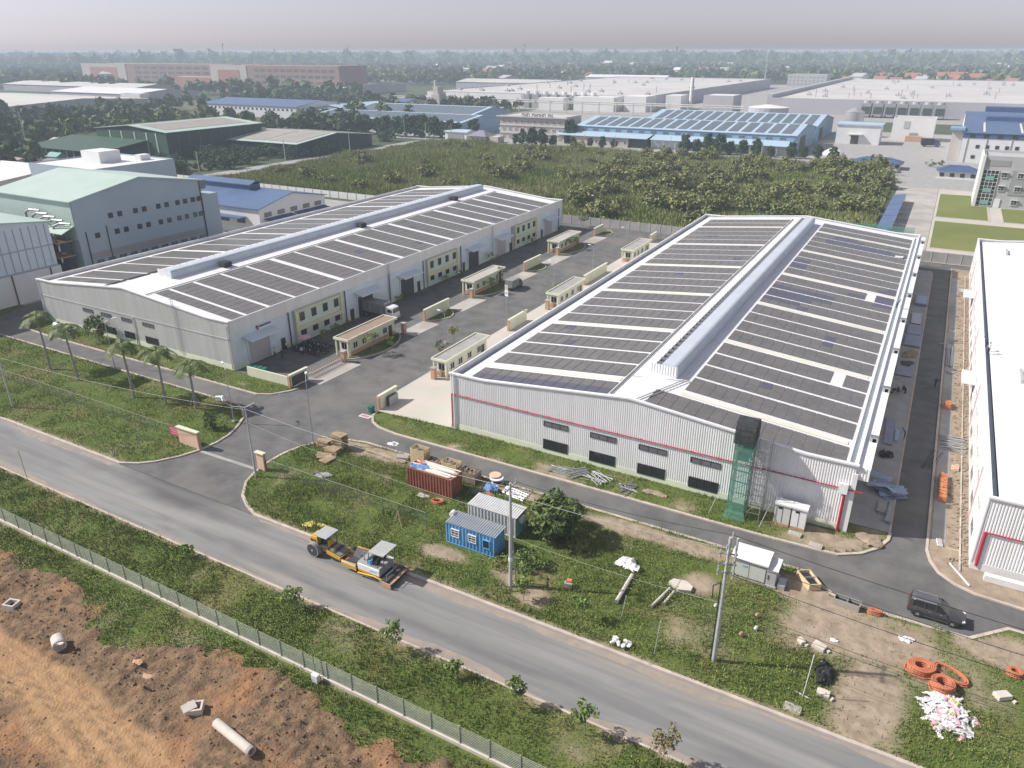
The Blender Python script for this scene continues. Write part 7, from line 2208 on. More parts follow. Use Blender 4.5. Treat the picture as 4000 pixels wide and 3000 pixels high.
    O('footboard', MB().box(2.62, 3.05, -1.3, 1.3, 0.45, 0.5), mt('terracotta'), parent=r)
    O('auger', MB().rod((1.7, -1.35, 0.32), (1.7, 1.35, 0.32), 0.2, n=8), mt('galvanised'), parent=r)
    O('guard_rail', MB().tube([(2.5, -1.3, 0.7), (2.5, -1.3, 1.35), (2.5, 1.3, 1.35), (2.5, 1.3, 0.7)], 0.03, 4), mt('galvanised'), parent=r)
paver()

def lorry():
    r = T('covered_lorry', (-91.3, 110.3, 0.0), 'white cab lorry with dark covered load backed to the open loading door', 'lorry')
    O('cargo_body', MB().box(-4.9, 1.9, -1.2, 1.2, 1.1, 3.0), mt('tarp_grey'), parent=r, bevel=0.05)
    O('cargo_cover', MB().extrude_y([(-1.24, 3.0), (1.24, 3.0), (1.0, 3.3), (-1.0, 3.3)], -4.92, 1.92, 'x'), mt('tarp_grey'), parent=r)
    for k in range(6):
        O('cover_hoop', MB().box(-4.8 + k * 1.3, -4.74 + k * 1.3, -1.23, 1.23, 1.15, 3.02), mt('steel_dark'), parent=r)
    O('chassis', MB().box(-4.7, 3.8, -0.45, 0.45, 0.65, 1.08), mt('steel_dark'), parent=r)
    m = loft([[(2.1, -1.1, 0.85), (2.1, 1.1, 0.85), (2.1, 1.05, 2.75), (2.1, -1.05, 2.75)], [(3.5, -1.1, 0.75), (3.5, 1.1, 0.75), (3.3, 1.03, 2.72), (3.3, -1.03, 2.72)], [(4.05, -1.05, 0.7), (4.05, 1.05, 0.7), (3.78, 0.98, 2.55), (3.78, -0.98, 2.55)]])
    O('cab', m, mt('white_paint'), parent=r, bevel=0.05)
    O('windscreen', MB().add([(4.0, -0.92, 1.65), (4.0, 0.92, 1.65), (3.86, 0.86, 2.42), (3.86, -0.86, 2.42), (3.9, -0.92, 1.65), (3.9, 0.92, 1.65), (3.74, 0.86, 2.42), (3.74, -0.86, 2.42)], [(0, 1, 2, 3), (4, 7, 6, 5), (0, 4, 5, 1), (1, 5, 6, 2), (2, 6, 7, 3), (3, 7, 4, 0)]), mt('glass_dark'), parent=r)
    for s in (-1, 1):
        O('side_window', MB().box(2.6, 3.4, s * 1.085 - 0.03, s * 1.085 + 0.03, 1.7, 2.35), mt('glass_dark'), parent=r)
        O('mirror', MB().box(3.75, 3.85, s * 1.3 - 0.1, s * 1.3 + 0.1, 1.8, 2.25), mt('steel_dark'), parent=r)
        O('headlight', MB().box(4.03, 4.09, s * 0.75 - 0.18, s * 0.75 + 0.18, 0.95, 1.15), mt('lamp_clear'), parent=r)
        wheel(r, 2.95, s * 0.98, 0.5, 0.5, 0.28, 'galvanised')
        wheel(r, -2.6, s * 0.92, 0.5, 0.5, 0.5, 'galvanised')
        wheel(r, -3.7, s * 0.92, 0.5, 0.5, 0.5, 'galvanised')
    O('bumper', MB().box(4.0, 4.15, -1.08, 1.08, 0.5, 0.8), mt('machine_grey'), parent=r, bevel=0.03)
lorry()

def pickup(x, y, rz, label, cover, cabm, name='covered_pickup'):
    r = T(name, (x, y, 0.01), label, 'truck', rz=rz)
    O('cargo_body', MB().box(-2.6, 0.6, -0.95, 0.95, 0.75, 2.35), mt(cover), parent=r, bevel=0.06)
    O('cargo_top', MB().box(-2.62, 0.62, -0.97, 0.97, 2.352, 2.42), mt('galvanised'), parent=r)
    m = loft([[(0.7, -0.9, 0.55), (0.7, 0.9, 0.55), (0.7, 0.82, 1.95), (0.7, -0.82, 1.95)], [(1.9, -0.9, 0.5), (1.9, 0.9, 0.5), (1.6, 0.8, 1.92), (1.6, -0.8, 1.92)], [(2.5, -0.86, 0.5), (2.5, 0.86, 0.5), (2.25, 0.8, 1.2), (2.25, -0.8, 1.2)]])
    O('cab', m, mt(cabm), parent=r, bevel=0.04)
    O('windscreen', MB().add([(2.2, -0.74, 1.25), (2.2, 0.74, 1.25), (1.72, 0.7, 1.86), (1.72, -0.7, 1.86)], [(0, 1, 2, 3)]), mt('glass_dark'), parent=r)
    for s in (-1, 1):
        O('side_window', MB().box(0.9, 1.6, s * 0.86 - 0.03, s * 0.86 + 0.03, 1.25, 1.75), mt('glass_dark'), parent=r)
        wheel(r, 1.75, s * 0.8, 0.34, 0.34, 0.2)
        wheel(r, -1.6, s * 0.8, 0.34, 0.34, 0.24)
    O('chassis', MB().box(-2.5, 2.2, -0.4, 0.4, 0.4, 0.74), mt('steel_dark'), parent=r)
pickup(-77.7, 140.2, math.pi / 2, 'dark covered pickup standing on the estate road by the second gatehouse', 'tarp_grey', 'car_grey')
pickup(-8.4, 484, 0.2, 'dark navy covered truck in front of the taller white store', 'cloth_dark', 'navy_roof', 'yard_truck')
bpy.data.objects['yard_truck'].scale = (1.9, 1.9, 1.9)

# parked motorbikes beside the first office bay
def motorbike():
    r = T('motorbike', (0, 0, 0), 'parked motorbike in the crowded cluster beside the first office bay', 'motorbike', 'motorbikes parked in the first court')
    for x in (-0.6, 0.62):
        t = O('wheel', MB().rod((x, -0.045, 0.29), (x, 0.045, 0.29), 0.29, n=12), mt('rubber'), parent=r)
        O('hub', MB().rod((x, -0.055, 0.29), (x, 0.055, 0.29), 0.13, n=8), mt('alu'), parent=t)
    O('body', loft([[(-0.75, -0.08, 0.6), (-0.75, 0.08, 0.6), (-0.75, 0.06, 0.72), (-0.75, -0.06, 0.72)], [(-0.2, -0.14, 0.42), (-0.2, 0.14, 0.42), (-0.2, 0.12, 0.74), (-0.2, -0.12, 0.74)], [(0.25, -0.12, 0.3), (0.25, 0.12, 0.3), (0.25, 0.1, 0.5), (0.25, -0.1, 0.5)], [(0.48, -0.14, 0.4), (0.48, 0.14, 0.4), (0.42, 0.12, 0.95), (0.42, -0.12, 0.95)]]), mt('steel_dark'), parent=r)
    O('seat', MB().box(-0.72, 0.02, -0.12, 0.12, 0.74, 0.82), mt('rubber'), parent=r, bevel=0.02)
    O('fork', MB().rod((0.62, 0, 0.29), (0.42, 0, 0.98), 0.035, n=5), mt('alu'), parent=r)
    O('handlebar', MB().rod((0.40, -0.33, 1.02), (0.40, 0.33, 1.02), 0.02, n=5), mt('steel_dark'), parent=r)
    O('headlamp', MB().rod((0.47, 0, 0.9), (0.55, 0, 0.9), 0.08, n=8), mt('lamp_clear'), parent=r)
    return r
mb0 = motorbike()
spots = []
for row, y in enumerate((88.9, 90.4, 91.8)):
    for k in range(8):
        spots.append((-93.4 + k * 0.82 + 0.15 * random.random(), y + random.uniform(-0.15, 0.15)))
for i, (x, y) in enumerate(spots):
    if i == 0:
        mb0.location = (x, y, 0.01); mb0.rotation_euler = (0, 0, 1.5)
    else:
        dup(mb0, (x, y, 0.01), 1.5 + random.uniform(-0.25, 0.25) + (math.pi if random.random() < 0.4 else 0))
for i, (x, y, lb) in enumerate(((0.4, 119.6, 'motorbike parked under the eaves of the solar shed'), (1.5, 120.6, 'second motorbike beside the one under the shed eaves'), (0.9, 97.4, 'motorbike parked by the dark heap beside the solar shed'))):
    d = dup(mb0, (x, y, 0.13), 0.9 + i, lb)
    del d['group']
aw = T('shade_umbrella', (-92.2, 90.2, 0), 'faded red and white sunshade over the parked motorbikes', 'sunshade')
m = MB()
for k in range(8):
    a0, a1 = 2 * math.pi * k / 8, 2 * math.pi * (k + 1) / 8
    m.add([(-92.2, 90.2, 2.6), (-92.2 + 1.2 * math.cos(a0), 90.2 + 1.2 * math.sin(a0), 2.15), (-92.2 + 1.2 * math.cos(a1), 90.2 + 1.2 * math.sin(a1), 2.15)], [(0, 1, 2)])
O('canopy', m, mt('rag_pink'), parent=aw, world=True)
O('pole', MB().rod((-92.2, 90.2, 0), (-92.2, 90.2, 2.6), 0.03, n=5), mt('alu'), parent=aw, world=True)

# ------------------------------------------------------------------ people
def person_mesh(pose, top, legs):
    s = 1 if pose == 'walk' else 0
    J = {'pel': ((0, 0, 0.93), .14), 'spine': ((0, 0.0, 1.15), .14), 'chest': ((0, 0.0, 1.36), .16), 'neck': ((0, 0.01, 1.50), .055), 'head': ((0.0, 0.02, 1.62), .095), 'top': ((0.0, 0.0, 1.72), .07),
         'hl': ((0.09, 0, 0.88), .10), 'kl': ((0.10, 0.16 * s, 0.50), .07), 'al': ((0.10, 0.10 * s, 0.09), .045), 'tl': ((0.10, 0.12 + 0.12 * s, 0.04), .04),
         'hr': ((-0.09, 0, 0.88), .10), 'kr': ((-0.10, -0.04 * s, 0.50), .07), 'ar': ((-0.10, -0.28 * s, 0.12), .045), 'tr': ((-0.10, 0.12 - 0.26 * s, 0.05), .04),
         'sl': ((0.20, 0, 1.41), .065), 'el': ((0.27, -0.06 * s, 1.13), .048), 'wl': ((0.27, 0.10, 0.90), .036), 'fl': ((0.26, 0.14, 0.80), .03),
         'sr': ((-0.20, 0, 1.41), .065), 'er': ((-0.27, 0.06 * s, 1.13), .048), 'wr': ((-0.27, 0.14, 0.92), .036), 'fr': ((-0.26, 0.20, 0.83), .03), 'nose': ((0, 0.125, 1.61), .018)}
    if pose == 'bend':
        for k in ('spine', 'chest', 'neck', 'head', 'top', 'sl', 'el', 'wl', 'fl', 'sr', 'er', 'wr', 'fr', 'nose'):
            (x, y, z), r_ = J[k]
            dz = z - 0.93
            J[k] = ((x, y * 0.8 + dz * 0.62, 0.93 + dz * 0.78), r_)
    E_ = [('pel', 'spine'), ('spine', 'chest'), ('chest', 'neck'), ('neck', 'head'), ('head', 'top'), ('head', 'nose'), ('pel', 'hl'), ('hl', 'kl'), ('kl', 'al'), ('al', 'tl'), ('pel', 'hr'), ('hr', 'kr'), ('kr', 'ar'), ('ar', 'tr'),
          ('chest', 'sl'), ('sl', 'el'), ('el', 'wl'), ('wl', 'fl'), ('chest', 'sr'), ('sr', 'er'), ('er', 'wr'), ('wr', 'fr')]
    names = list(J)
    me = bpy.data.meshes.new('person_skeleton')
    me.from_pydata([J[n][0] for n in names], [(names.index(a), names.index(b)) for a, b in E_], [])
    o = bpy.data.objects.new('person_tmp', me)
    COL.objects.link(o)
    sk = o.modifiers.new('skin', 'SKIN')
    for v, n in zip(me.skin_vertices[0].data, names):
        v.radius = (J[n][1], J[n][1] * (0.72 if n in ('chest', 'spine', 'pel') else 1.0))
        v.use_root = (n == 'pel')
    sb = o.modifiers.new('sub', 'SUBSURF')
    sb.levels = 1; sb.render_levels = 1
    dg = bpy.context.evaluated_depsgraph_get()
    out = bpy.data.meshes.new_from_object(o.evaluated_get(dg))
    bpy.data.objects.remove(o, do_unlink=True)
    for n in ('skin', top, legs, 'rubber'):
        out.materials.append(mt(n))
    for p in out.polygons:
        z, x = p.center.z, abs(p.center.x)
        lim = 0.93
        if z < 0.11: k = 3
        elif z < lim and x < 0.23: k = 2
        elif x > 0.22 and z < 1.0: k = 0
        elif (z < 1.47 if pose != 'bend' else z < 1.34): k = 1
        else: k = 0
        p.material_index = k
        p.use_smooth = True
    return out
PM = {('stand', 'cloth_white'): person_mesh('stand', 'cloth_white', 'cloth_dark'), ('walk', 'cloth_dark'): person_mesh('walk', 'cloth_dark', 'cloth_dark'), ('bend', 'cloth_blue'): person_mesh('bend', 'cloth_blue', 'cloth_dark')}
hair_m = MB()
for i in range(4):
    a0, a1 = i * 0.38, (i + 1) * 0.38
    hair_m.rod((0, -0.01, 1.65 + 0.09 * math.sin(a0)), (0, -0.01, 1.65 + 0.09 * math.sin(a1)), 0.108 * math.cos(a0), 0.108 * math.cos(a1), 10, cap=(i in (0, 3)))
hair_me = hair_m.mesh('hair'); hair_me.materials.append(mt('hair'))
def person(x, y, z, key, rz, label):
    r = O('person', PM[key], None, label=label, cat='person', loc=(x, y, z))
    r.rotation_euler = (0, 0, rz)
    h = O('hair', hair_me, None, parent=r)
    if key[0] == 'bend':
        h.location = (0, 0.43, -0.17); h.rotation_euler = (0, 0, 0)
person(-94.0, 84.7, 0.01, ('stand', 'cloth_white'), 2.0, 'person in white shirt standing by the closed loading door')
person(-92.2, 84.6, 0.01, ('walk', 'cloth_dark'), -2.2, 'person in dark clothes walking across the first court')
person(-90.3, 87.3, 0.01, ('stand', 'cloth_white'), 0.4, 'person in pale shirt standing beside the motorbike cluster')
person(-94.4, 87.9, 0.01, ('stand', 'cloth_white'), -1.2, 'person in the dark side doorway of the grey shed')
person(5.6, 125.2, 0.01, ('walk', 'cloth_dark'), 0.3, 'person in dark clothes walking down the lane beside the white shed')
person(2.6, 103.9, 0.13, ('bend', 'cloth_blue'), 1.6, 'person bending over at the kerb under the solar shed eaves')
person(10.55, 122.6, 8.57, ('bend', 'cloth_blue'), 1.8, 'worker bending over the parapet of the bright white shed')
person(10.95, 121.4, 8.02, ('stand', 'cloth_white'), 2.2, 'worker standing behind the parapet of the bright white shed')
person(-2.2, 137.5, 8.15, ('bend', 'cloth_blue'), -1.2, 'worker crouched at the gutter of the solar roof')

# ------------------------------------------------------------------ site containers
def container(name, x0, x1, y0, y1, h, label, side, roofm, open_top=False, teal_end=False):
    r = T(name, ((x0 + x1) / 2, (y0 + y1) / 2, VERGE), label, 'container')
    z0 = VERGE + 0.12
    m = MB()
    for yy, out in ((y0, -1), (y1, 1)):
        mm = MB()
        corr(mm, 'y', yy + (0.09 if out < 0 else -0.09), x0 + 0.1, x1 - 0.1, z0 + 0.1, lambda u: z0 + h - 0.1, out, 0.42, 0.085)
        O('side_sheet', mm, mt(side), parent=r, world=True, fix=False)
    for xx, out in ((x0, -1), (x1, 1)):
        mm = MB()
        corr(mm, 'x', xx + (0.075 if out < 0 else -0.075), y0 + 0.1, y1 - 0.1, z0 + 0.1, lambda u: z0 + h - 0.1, out, 0.42, 0.07)
        O('end_sheet', mm, mt('teal' if (teal_end and out > 0) else side), parent=r, world=True, fix=False)
    fr = MB()
    for x in (x0, x1 - 0.12):
        for y in (y0, y1 - 0.12):
            fr.box(x, x + 0.12, y, y + 0.12, z0, z0 + h)
    for z in (z0, z0 + h - 0.1):
        fr.box(x0 + 0.12, x1 - 0.12, y0 - 0.005, y0 + 0.1, z, z + 0.1).box(x0 + 0.12, x1 - 0.12, y1 - 0.1, y1 + 0.005, z, z + 0.1)
        fr.box(x0 - 0.005, x0 + 0.1, y0 + 0.12, y1 - 0.12, z, z + 0.1).box(x1 - 0.1, x1 + 0.005, y0 + 0.12, y1 - 0.12, z, z + 0.1)
    O('frame', fr, mt(side), parent=r, world=True)
    O('floor', MB().box(x0 + 0.1, x1 - 0.1, y0 + 0.1, y1 - 0.1, z0 + 0.02, z0 + 0.14), mt('grey_wood'), parent=r, world=True)
    O('skids', MB().box(x0 + 0.3, x0 + 0.6, y0 + 0.05, y1 - 0.05, VERGE - 0.1, z0).box(x1 - 0.6, x1 - 0.3, y0 + 0.05, y1 - 0.05, VERGE - 0.1, z0), mt('concrete'), parent=r, world=True)
    if not open_top:
        mm = MB()
        x = x0 - 0.02
        vs, n0 = [], 0
        k = 0
        pts = []
        while x < x1 + 0.05:
            for a, d in ((0, 0), (0.10, 0), (0.14, 1), (0.24, 1)):
                pts.append((x + a, d * 0.055))
            x += 0.28
        for px_, dz in pts:
            mm.v += [(px_, y0 - 0.06, z0 + h + 0.02 + dz), (px_, y1 + 0.06, z0 + h + 0.10 + dz)]
        for i in range(len(pts) - 1):
            mm.f.append((2 * i, 2 * i + 2, 2 * i + 3, 2 * i + 1))
        O('roof', mm, mt(roofm), parent=r, world=True, fix=False)
    return r
cb_ = container('site_container', -38.4, -32.5, 54.35, 56.55, 2.5, 'blue corrugated site office container with three windows', 'container_blue', 'zinc_roof')
for x in (-37.2, -35.1):
    win(cb_, x, 54.31, VERGE + 1.15, 1.0, 0.95, '-y', 'frame_white', 'glass_dark', 2, 3, 0.08, 0.08)
win(cb_, -33.4, 54.31, VERGE + 1.0, 0.85, 1.05, '-y', 'container_blue', 'glass_dark', 1, 1, 0.07, 0.08)
O('water_drum', MB().rod((-38.5, 55.6, VERGE + 2.72), (-38.5, 56.2, VERGE + 2.76), 0.3, n=10), mt('white_paint'), parent=cb_, world=True)
cw_ = container('site_container', -38.2, -32.25, 58.4, 60.75, 2.5, 'white corrugated container with rust spots and teal end wall', 'container_white', 'container_white', teal_end=True)
O('aircon_unit', MB().box(-32.2, -31.8, 59.2, 60.0, VERGE + 1.7, VERGE + 2.3), mt('white_paint'), parent=cw_, world=True)
cr_ = container('open_container', -48.7, -42.4, 61.45, 63.8, 2.6, 'rust red open topped container loaded with boards and tarpaulin', 'rust_red', 'rust_red', open_top=True)
ld = T('board_load', (-45.5, 62.6, VERGE + 2.4), 'pale boards and red sheets heaped in the red container', 'boards')
for k in range(11):
    y = 61.75 + k * 0.18
    O('board', MB().obox((-45.3 + random.uniform(-0.5, 0.5), y, VERGE + 2.72 + 0.03 * (k % 3) + 0.02 * k * 0.3), (5.2 + random.uniform(-0.5, 0.5), 0.16, 0.06), rz=random.uniform(-0.05, 0.03)), mt('white_paint' if k % 3 else 'fresh_wood'), parent=ld, world=True)
O('filler', MB().box(-48.5, -42.6, 61.7, 63.6, VERGE + 0.3, VERGE + 2.62), mt('pipe_orange'), parent=ld, world=True)

def crumple(name, cx, cy, z, rx, ry, h, mat, label, cat, seed, n=22, parent=None):
    """a heap of cloth: an uneven, folded mound"""
    xs = np.linspace(-1, 1, n)
    X, Y = np.meshgrid(xs, xs)
    R2 = X ** 2 + Y ** 2
    th_ = np.arctan2(Y, X)
    wob = 1 + 0.35 * np.sin(2 * th_ + seed) + 0.28 * np.sin(3 * th_ + seed * 2.1) + 0.2 * np.sin(5 * th_ + seed)
    edge = np.clip(1.05 - R2 * wob * (0.8 + 0.6 * fbm(X * 3 + seed, Y * 3, 1.0, seed)), 0, 1)
    Z = h * np.sqrt(edge) * (0.45 + 0.9 * np.abs(fbm(X * 4, Y * 4 + seed, 1.0, seed + 1, 3) - 0.3))
    keep = edge > 0.02
    idx = np.arange(n * n).reshape(n, n)
    q = np.stack([idx[:-1, :-1], idx[:-1, 1:], idx[1:, 1:], idx[1:, :-1]], -1).reshape(-1, 4)
    q = q[keep.ravel()[q].all(1)]
    v = np.stack([X.ravel() * rx, Y.ravel() * ry, Z.ravel()], 1)
    me = np_mesh(name, v, q, mt(mat))
    o = O(name, me, None, parent=parent, label=label, cat=cat, loc=(cx, cy, z))
    return o
crumple('blue_tarpaulin', -47.2, 62.3, VERGE + 2.62, 1.3, 0.75, 0.55, 'tarp_blue', 'crumpled blue tarpaulin on the boards in the red container', 'tarpaulin', 3)
crumple('blue_tarpaulin', -39.5, 65.6, VERGE, 1.0, 0.8, 1.1, 'tarp_blue', 'blue tarpaulin heap between the crates and the steel tubes', 'tarpaulin', 5)
crumple('red_sheet', -39.3, 64.7, VERGE, 0.9, 0.35, 0.35, 'pipe_orange', 'red plastic sheet under the blue tarpaulin heap', 'plastic sheet', 6)
crumple('red_sheet', -47.6, 63.2, VERGE + 2.62, 0.9, 0.4, 0.45, 'pipe_orange', 'red plastic sheet at the back of the red container', 'plastic sheet', 8)
crumple('yellow_cloth', -53.4, 49.7, VERGE, 0.75, 0.6, 0.4, 'rag_yellow', 'yellow cloth bundle dropped on the kerb behind the roller', 'cloth', 9)
crumple('yellow_cloth', -52.2, 50.2, VERGE, 0.6, 0.35, 0.3, 'rag_yellow', 'smaller yellow cloth beside the yellow bundle', 'cloth', 10)
crumple('white_sacks', -20.0, 60.0, VERGE, 1.3, 1.1, 1.0, 'rag_white', 'pile of white sacks in the weeds before the transformer kiosk', 'sacks', 12)
crumple('black_tarpaulin', -0.3, 54.2, VERGE, 0.9, 1.5, 0.9, 'rubber', 'black plastic sheet heap at the edge of the bare earth', 'plastic sheet', 14)
crumple('white_rag', 5.4, 62.1, VERGE, 0.65, 0.5, 0.35, 'rag_white', 'white plastic rag lying on the bare earth below the car', 'rag', 16)
crumple('white_rag', -0.2, 58.9, VERGE, 0.35, 0.3, 0.2, 'rag_white', 'tiny white rag on the tuft at the edge of the bare earth', 'rag', 17)
crumple('earth_heap', -55.5, 66.3, VERGE, 3.2, 1.0, 0.5, 'tan_soil', 'low earth heap by the kerb behind the red container', 'earth heap', 18)
crumple('earth_heap', 1.0, 76.6, VERGE, 1.5, 1.2, 0.5, 'tan_soil', 'earth heap with sticks at the corner of the solar shed', 'earth heap', 19)
crumple('earth_heap', -27.8, 53.5, VERGE, 2.2, 1.4, 0.7, 'grass_ground', 'low overgrown mound behind the container pole', 'mound', 20)
crumple('cement_splash', -57.0, 69.4, 0.006, 0.9, 0.55, 0.05, 'rag_white', 'pale cement spill on the estate road behind the pallets', 'cement spill', 21)
crumple('grey_netting', -59.4, 58.4, VERGE, 1.2, 0.7, 0.5, 'grey_concrete', 'grey netting bundle lying in the weeds by the bent sapling', 'netting', 22)
crumple('grey_netting', -45.8, 60.6, VERGE, 0.9, 0.5, 0.4, 'concrete', 'pale sacking by the red container front', 'sacking', 23)

# wood: pallets, crates, spool
def crate(x, y, w, d, h, label, mat, z=VERGE, rz=0.0, fill=True, tilt=0.0):
    r = T('wooden_crate', (x, y, z), label, 'crate', rz=rz)
    n = max(3, int(h / 0.26))
    for k in range(n):
        zz = 0.05 + k * h / n
        hh = h / n * 0.74
        o = O('slat', MB().box(-w / 2, w / 2, -d / 2 - 0.02, -d / 2 + 0.02, zz, zz + hh), mt(mat), parent=r)
        O('slat', MB().box(-w / 2, w / 2, d / 2 - 0.02, d / 2 + 0.02, zz, zz + hh), mt(mat), parent=r)
        O('slat', MB().box(-w / 2 - 0.02, -w / 2 + 0.02, -d / 2 + 0.03, d / 2 - 0.03, zz, zz + hh), mt(mat), parent=r)
        O('slat', MB().box(w / 2 - 0.02, w / 2 + 0.02, -d / 2 + 0.03, d / 2 - 0.03, zz, zz + hh), mt(mat), parent=r)
    for sx in (-1, 1):
        for sy in (-1, 1):
            O('corner_post', MB().box(sx * (w / 2 - 0.08) - 0.045, sx * (w / 2 - 0.08) + 0.045, sy * (d / 2 - 0.08) - 0.045, sy * (d / 2 - 0.08) + 0.045, 0, h + 0.04), mt(mat), parent=r)
    if fill:
        m = MB()
        rr = random.Random(int(abs(x * 100)))
        for k in range(26):
            s = rr.uniform(0.12, 0.3)
            m.obox((rr.uniform(-w / 2 + 0.2, w / 2 - 0.2), rr.uniform(-d / 2 + 0.2, d / 2 - 0.2), h * 0.82 + rr.uniform(-0.1, 0.08)), (s * 2.2, s * 0.5, s * 0.5), rr.uniform(0, 3))
        m.box(-w / 2 + 0.06, w / 2 - 0.06, -d / 2 + 0.06, d / 2 - 0.06, 0.05, h * 0.72)
        O('contents', m, mt('grey_wood'), parent=r, kind='stuff')
    return r
crate(-50.8, 67.0, 2.1, 1.3, 2.1, 'tall stacked fresh wood crate at the kerb behind the red container', 'fresh_wood')
crate(-48.6, 67.0, 1.9, 1.2, 1.0, 'low crate of offcuts between the two fresh wood crates', 'wood')
crate(-45.9, 66.8, 2.2, 1.3, 1.6, 'fresh wood crate in the middle of the crate row', 'fresh_wood')
crate(-42.9, 66.3, 2.3, 1.5, 1.5, 'dark weathered crate full of scrap beside the tarpaulin heap', 'grey_wood')
def pallet(x, y, z, rz, label, tilt=0.0):
    r = T('pallet', (x, y, z), label, 'pallet', 'pallets stacked by the tall lamp', rz=rz)
    for k in range(6):
        O('slat', MB().box(-0.6, 0.6, -0.5 + k * 0.18, -0.38 + k * 0.18, 0.12, 0.145), mt('wood'), parent=r)
    for yx in (-0.55, 0.0, 0.5):
        O('bearer', MB().box(yx - 0.04, yx + 0.04, -0.5, 0.52, 0.025, 0.12), mt('grey_wood'), parent=r)
    for k in range(3):
        O('bottom_slat', MB().box(-0.6, 0.6, -0.5 + k * 0.45, -0.38 + k * 0.45, 0, 0.024), mt('wood'), parent=r)
    return r
pl0 = pallet(-62.2, 64.8, VERGE, 0.1, 'weathered wooden pallet of the tall pile beside the tall lamp')
for c_, (px_, py_) in enumerate(((-62.2, 64.8), (-64.2, 64.2), (-62.2, 63.4))):
    for k in range((15, 8, 5)[c_]):
        if c_ == 0 and k == 0: continue
        dup(pl0, (px_ + random.uniform(-0.12, 0.12), py_ + random.uniform(-0.08, 0.08), VERGE + 0.147 * k), 0.1 + random.uniform(-0.18, 0.18), scale=(1.6, 1.15, 1.0))
for k in range(4):
    dup(pl0, (-62.9 + k * 0.5, 62.3 - 0.25 * k, VERGE + 0.02 + 0.15 * (k % 2)), 0.3 + 0.4 * k, scale=(1.6, 1.15, 1.0))
sp_ = T('cable_spool', (-39.7, 67.2, VERGE), 'white and wood cable spool at the kerb beside the crates', 'spool')
O('flange', MB().rod((-39.7, 67.2, VERGE), (-39.7, 67.2, VERGE + 0.1), 0.85, n=20), mt('white_paint'), parent=sp_, world=True)
O('flange', MB().rod((-39.7, 67.2, VERGE + 0.8), (-39.7, 67.2, VERGE + 0.9), 0.85, n=20), mt('white_paint'), parent=sp_, world=True)
O('core', MB().rod((-39.7, 67.2, VERGE + 0.1), (-39.7, 67.2, VERGE + 0.8), 0.45, n=16), mt('steel_dark'), parent=sp_, world=True)
sp2 = T('cable_spool', (-40.0, 67.5, VERGE + 0.9), 'plywood spool flange lying on top of the white spool', 'spool')
O('flange', MB().rod((-40.0, 67.4, VERGE + 1.0), (-40.0, 67.4, VERGE + 1.1), 0.72, n=20), mt('peach'), parent=sp2, world=True)
O('core', MB().rod((-40.0, 67.4, VERGE + 0.902), (-40.0, 67.4, VERGE + 1.0), 0.3, n=12), mt('grey_wood'), parent=sp2, world=True)
def tubes(x, y, z, n, L, rz, label, mat='alu', r=0.045, spread=1.2, cat='tubes', name='steel_tubes', jit=0.2):
    t = T(name, (x, y, z), label, cat, rz=rz)
    for k in range(n):
        yy = -spread / 2 + spread * k / max(1, n - 1)
        a = random.uniform(-jit, jit)
        zz = r + (k % 3) * r * 1.6
        O('tube', MB().rod((-L / 2 * math.cos(a), yy - L / 2 * math.sin(a), zz), (L / 2 * math.cos(a), yy + L / 2 * math.sin(a), zz + 0.02), r, n=6), mt(mat), parent=t)
    return t
tubes(-36.6, 66.2, VERGE, 14, 3.2, 0.0, 'bundle of bright steel tubes on the kerb behind the white container', 'alu', 0.05, 1.7)
tubes(-40.7, 64.4, VERGE, 8, 2.4, 0.3, 'grey tubes lying beside the dark weathered crate', 'galvanised', 0.05, 1.0)
tubes(-34.2, 73.6, VERGE + 0.1, 12, 3.0, 0.15, 'first bundle of grey bars on the strip under the white gable', 'galvanised', 0.04, 1.4)
tubes(-32.0, 73.9, VERGE + 0.1, 6, 2.6, 0.9, 'pale sheet offcuts leaning across the strip under the white gable', 'alu', 0.09, 1.2)
tubes(-29.4, 74.2, VERGE + 0.1, 14, 3.0, -0.5, 'tangled grey bars in the middle of the strip under the white gable', 'galvanised', 0.04, 2.2, jit=0.7)
tubes(-25.4, 73.8, VERGE + 0.1, 11, 2.4, 0.6, 'crossed grey scrap bars near the lift tower side of the strip', 'galvanised', 0.045, 1.8, jit=0.9)
crumple('cut_grass_heap', -22.2, 74.4, VERGE, 1.5, 0.7, 0.4, 'tan_soil', 'brown heap of cut grass beside the crossed scrap bars', 'grass heap', 30)
tubes(8.3, 105.2, 0.12, 16, 2.9, 0.05, 'stack of long pale tubes across the band beside the white shed', 'alu', 0.07, 4.2)
tubes(7.35, 140.2, 0.12, 8, 10.0, math.pi / 2, 'long tube bundle along the lane beside the white shed', 'alu', 0.07, 0.9, jit=0.02)
tubes(6.3, 99.3, 0.02, 7, 6.0, 1.35, 'dark scaffold frames laid on the lane edge', 'steel_dark', 0.03, 1.5, jit=0.05)
tubes(7.4, 148.0, 0.12, 4, 4.5, 1.2, 'short loose bars beyond the long tube bundle', 'galvanised', 0.05, 0.8, jit=0.8)
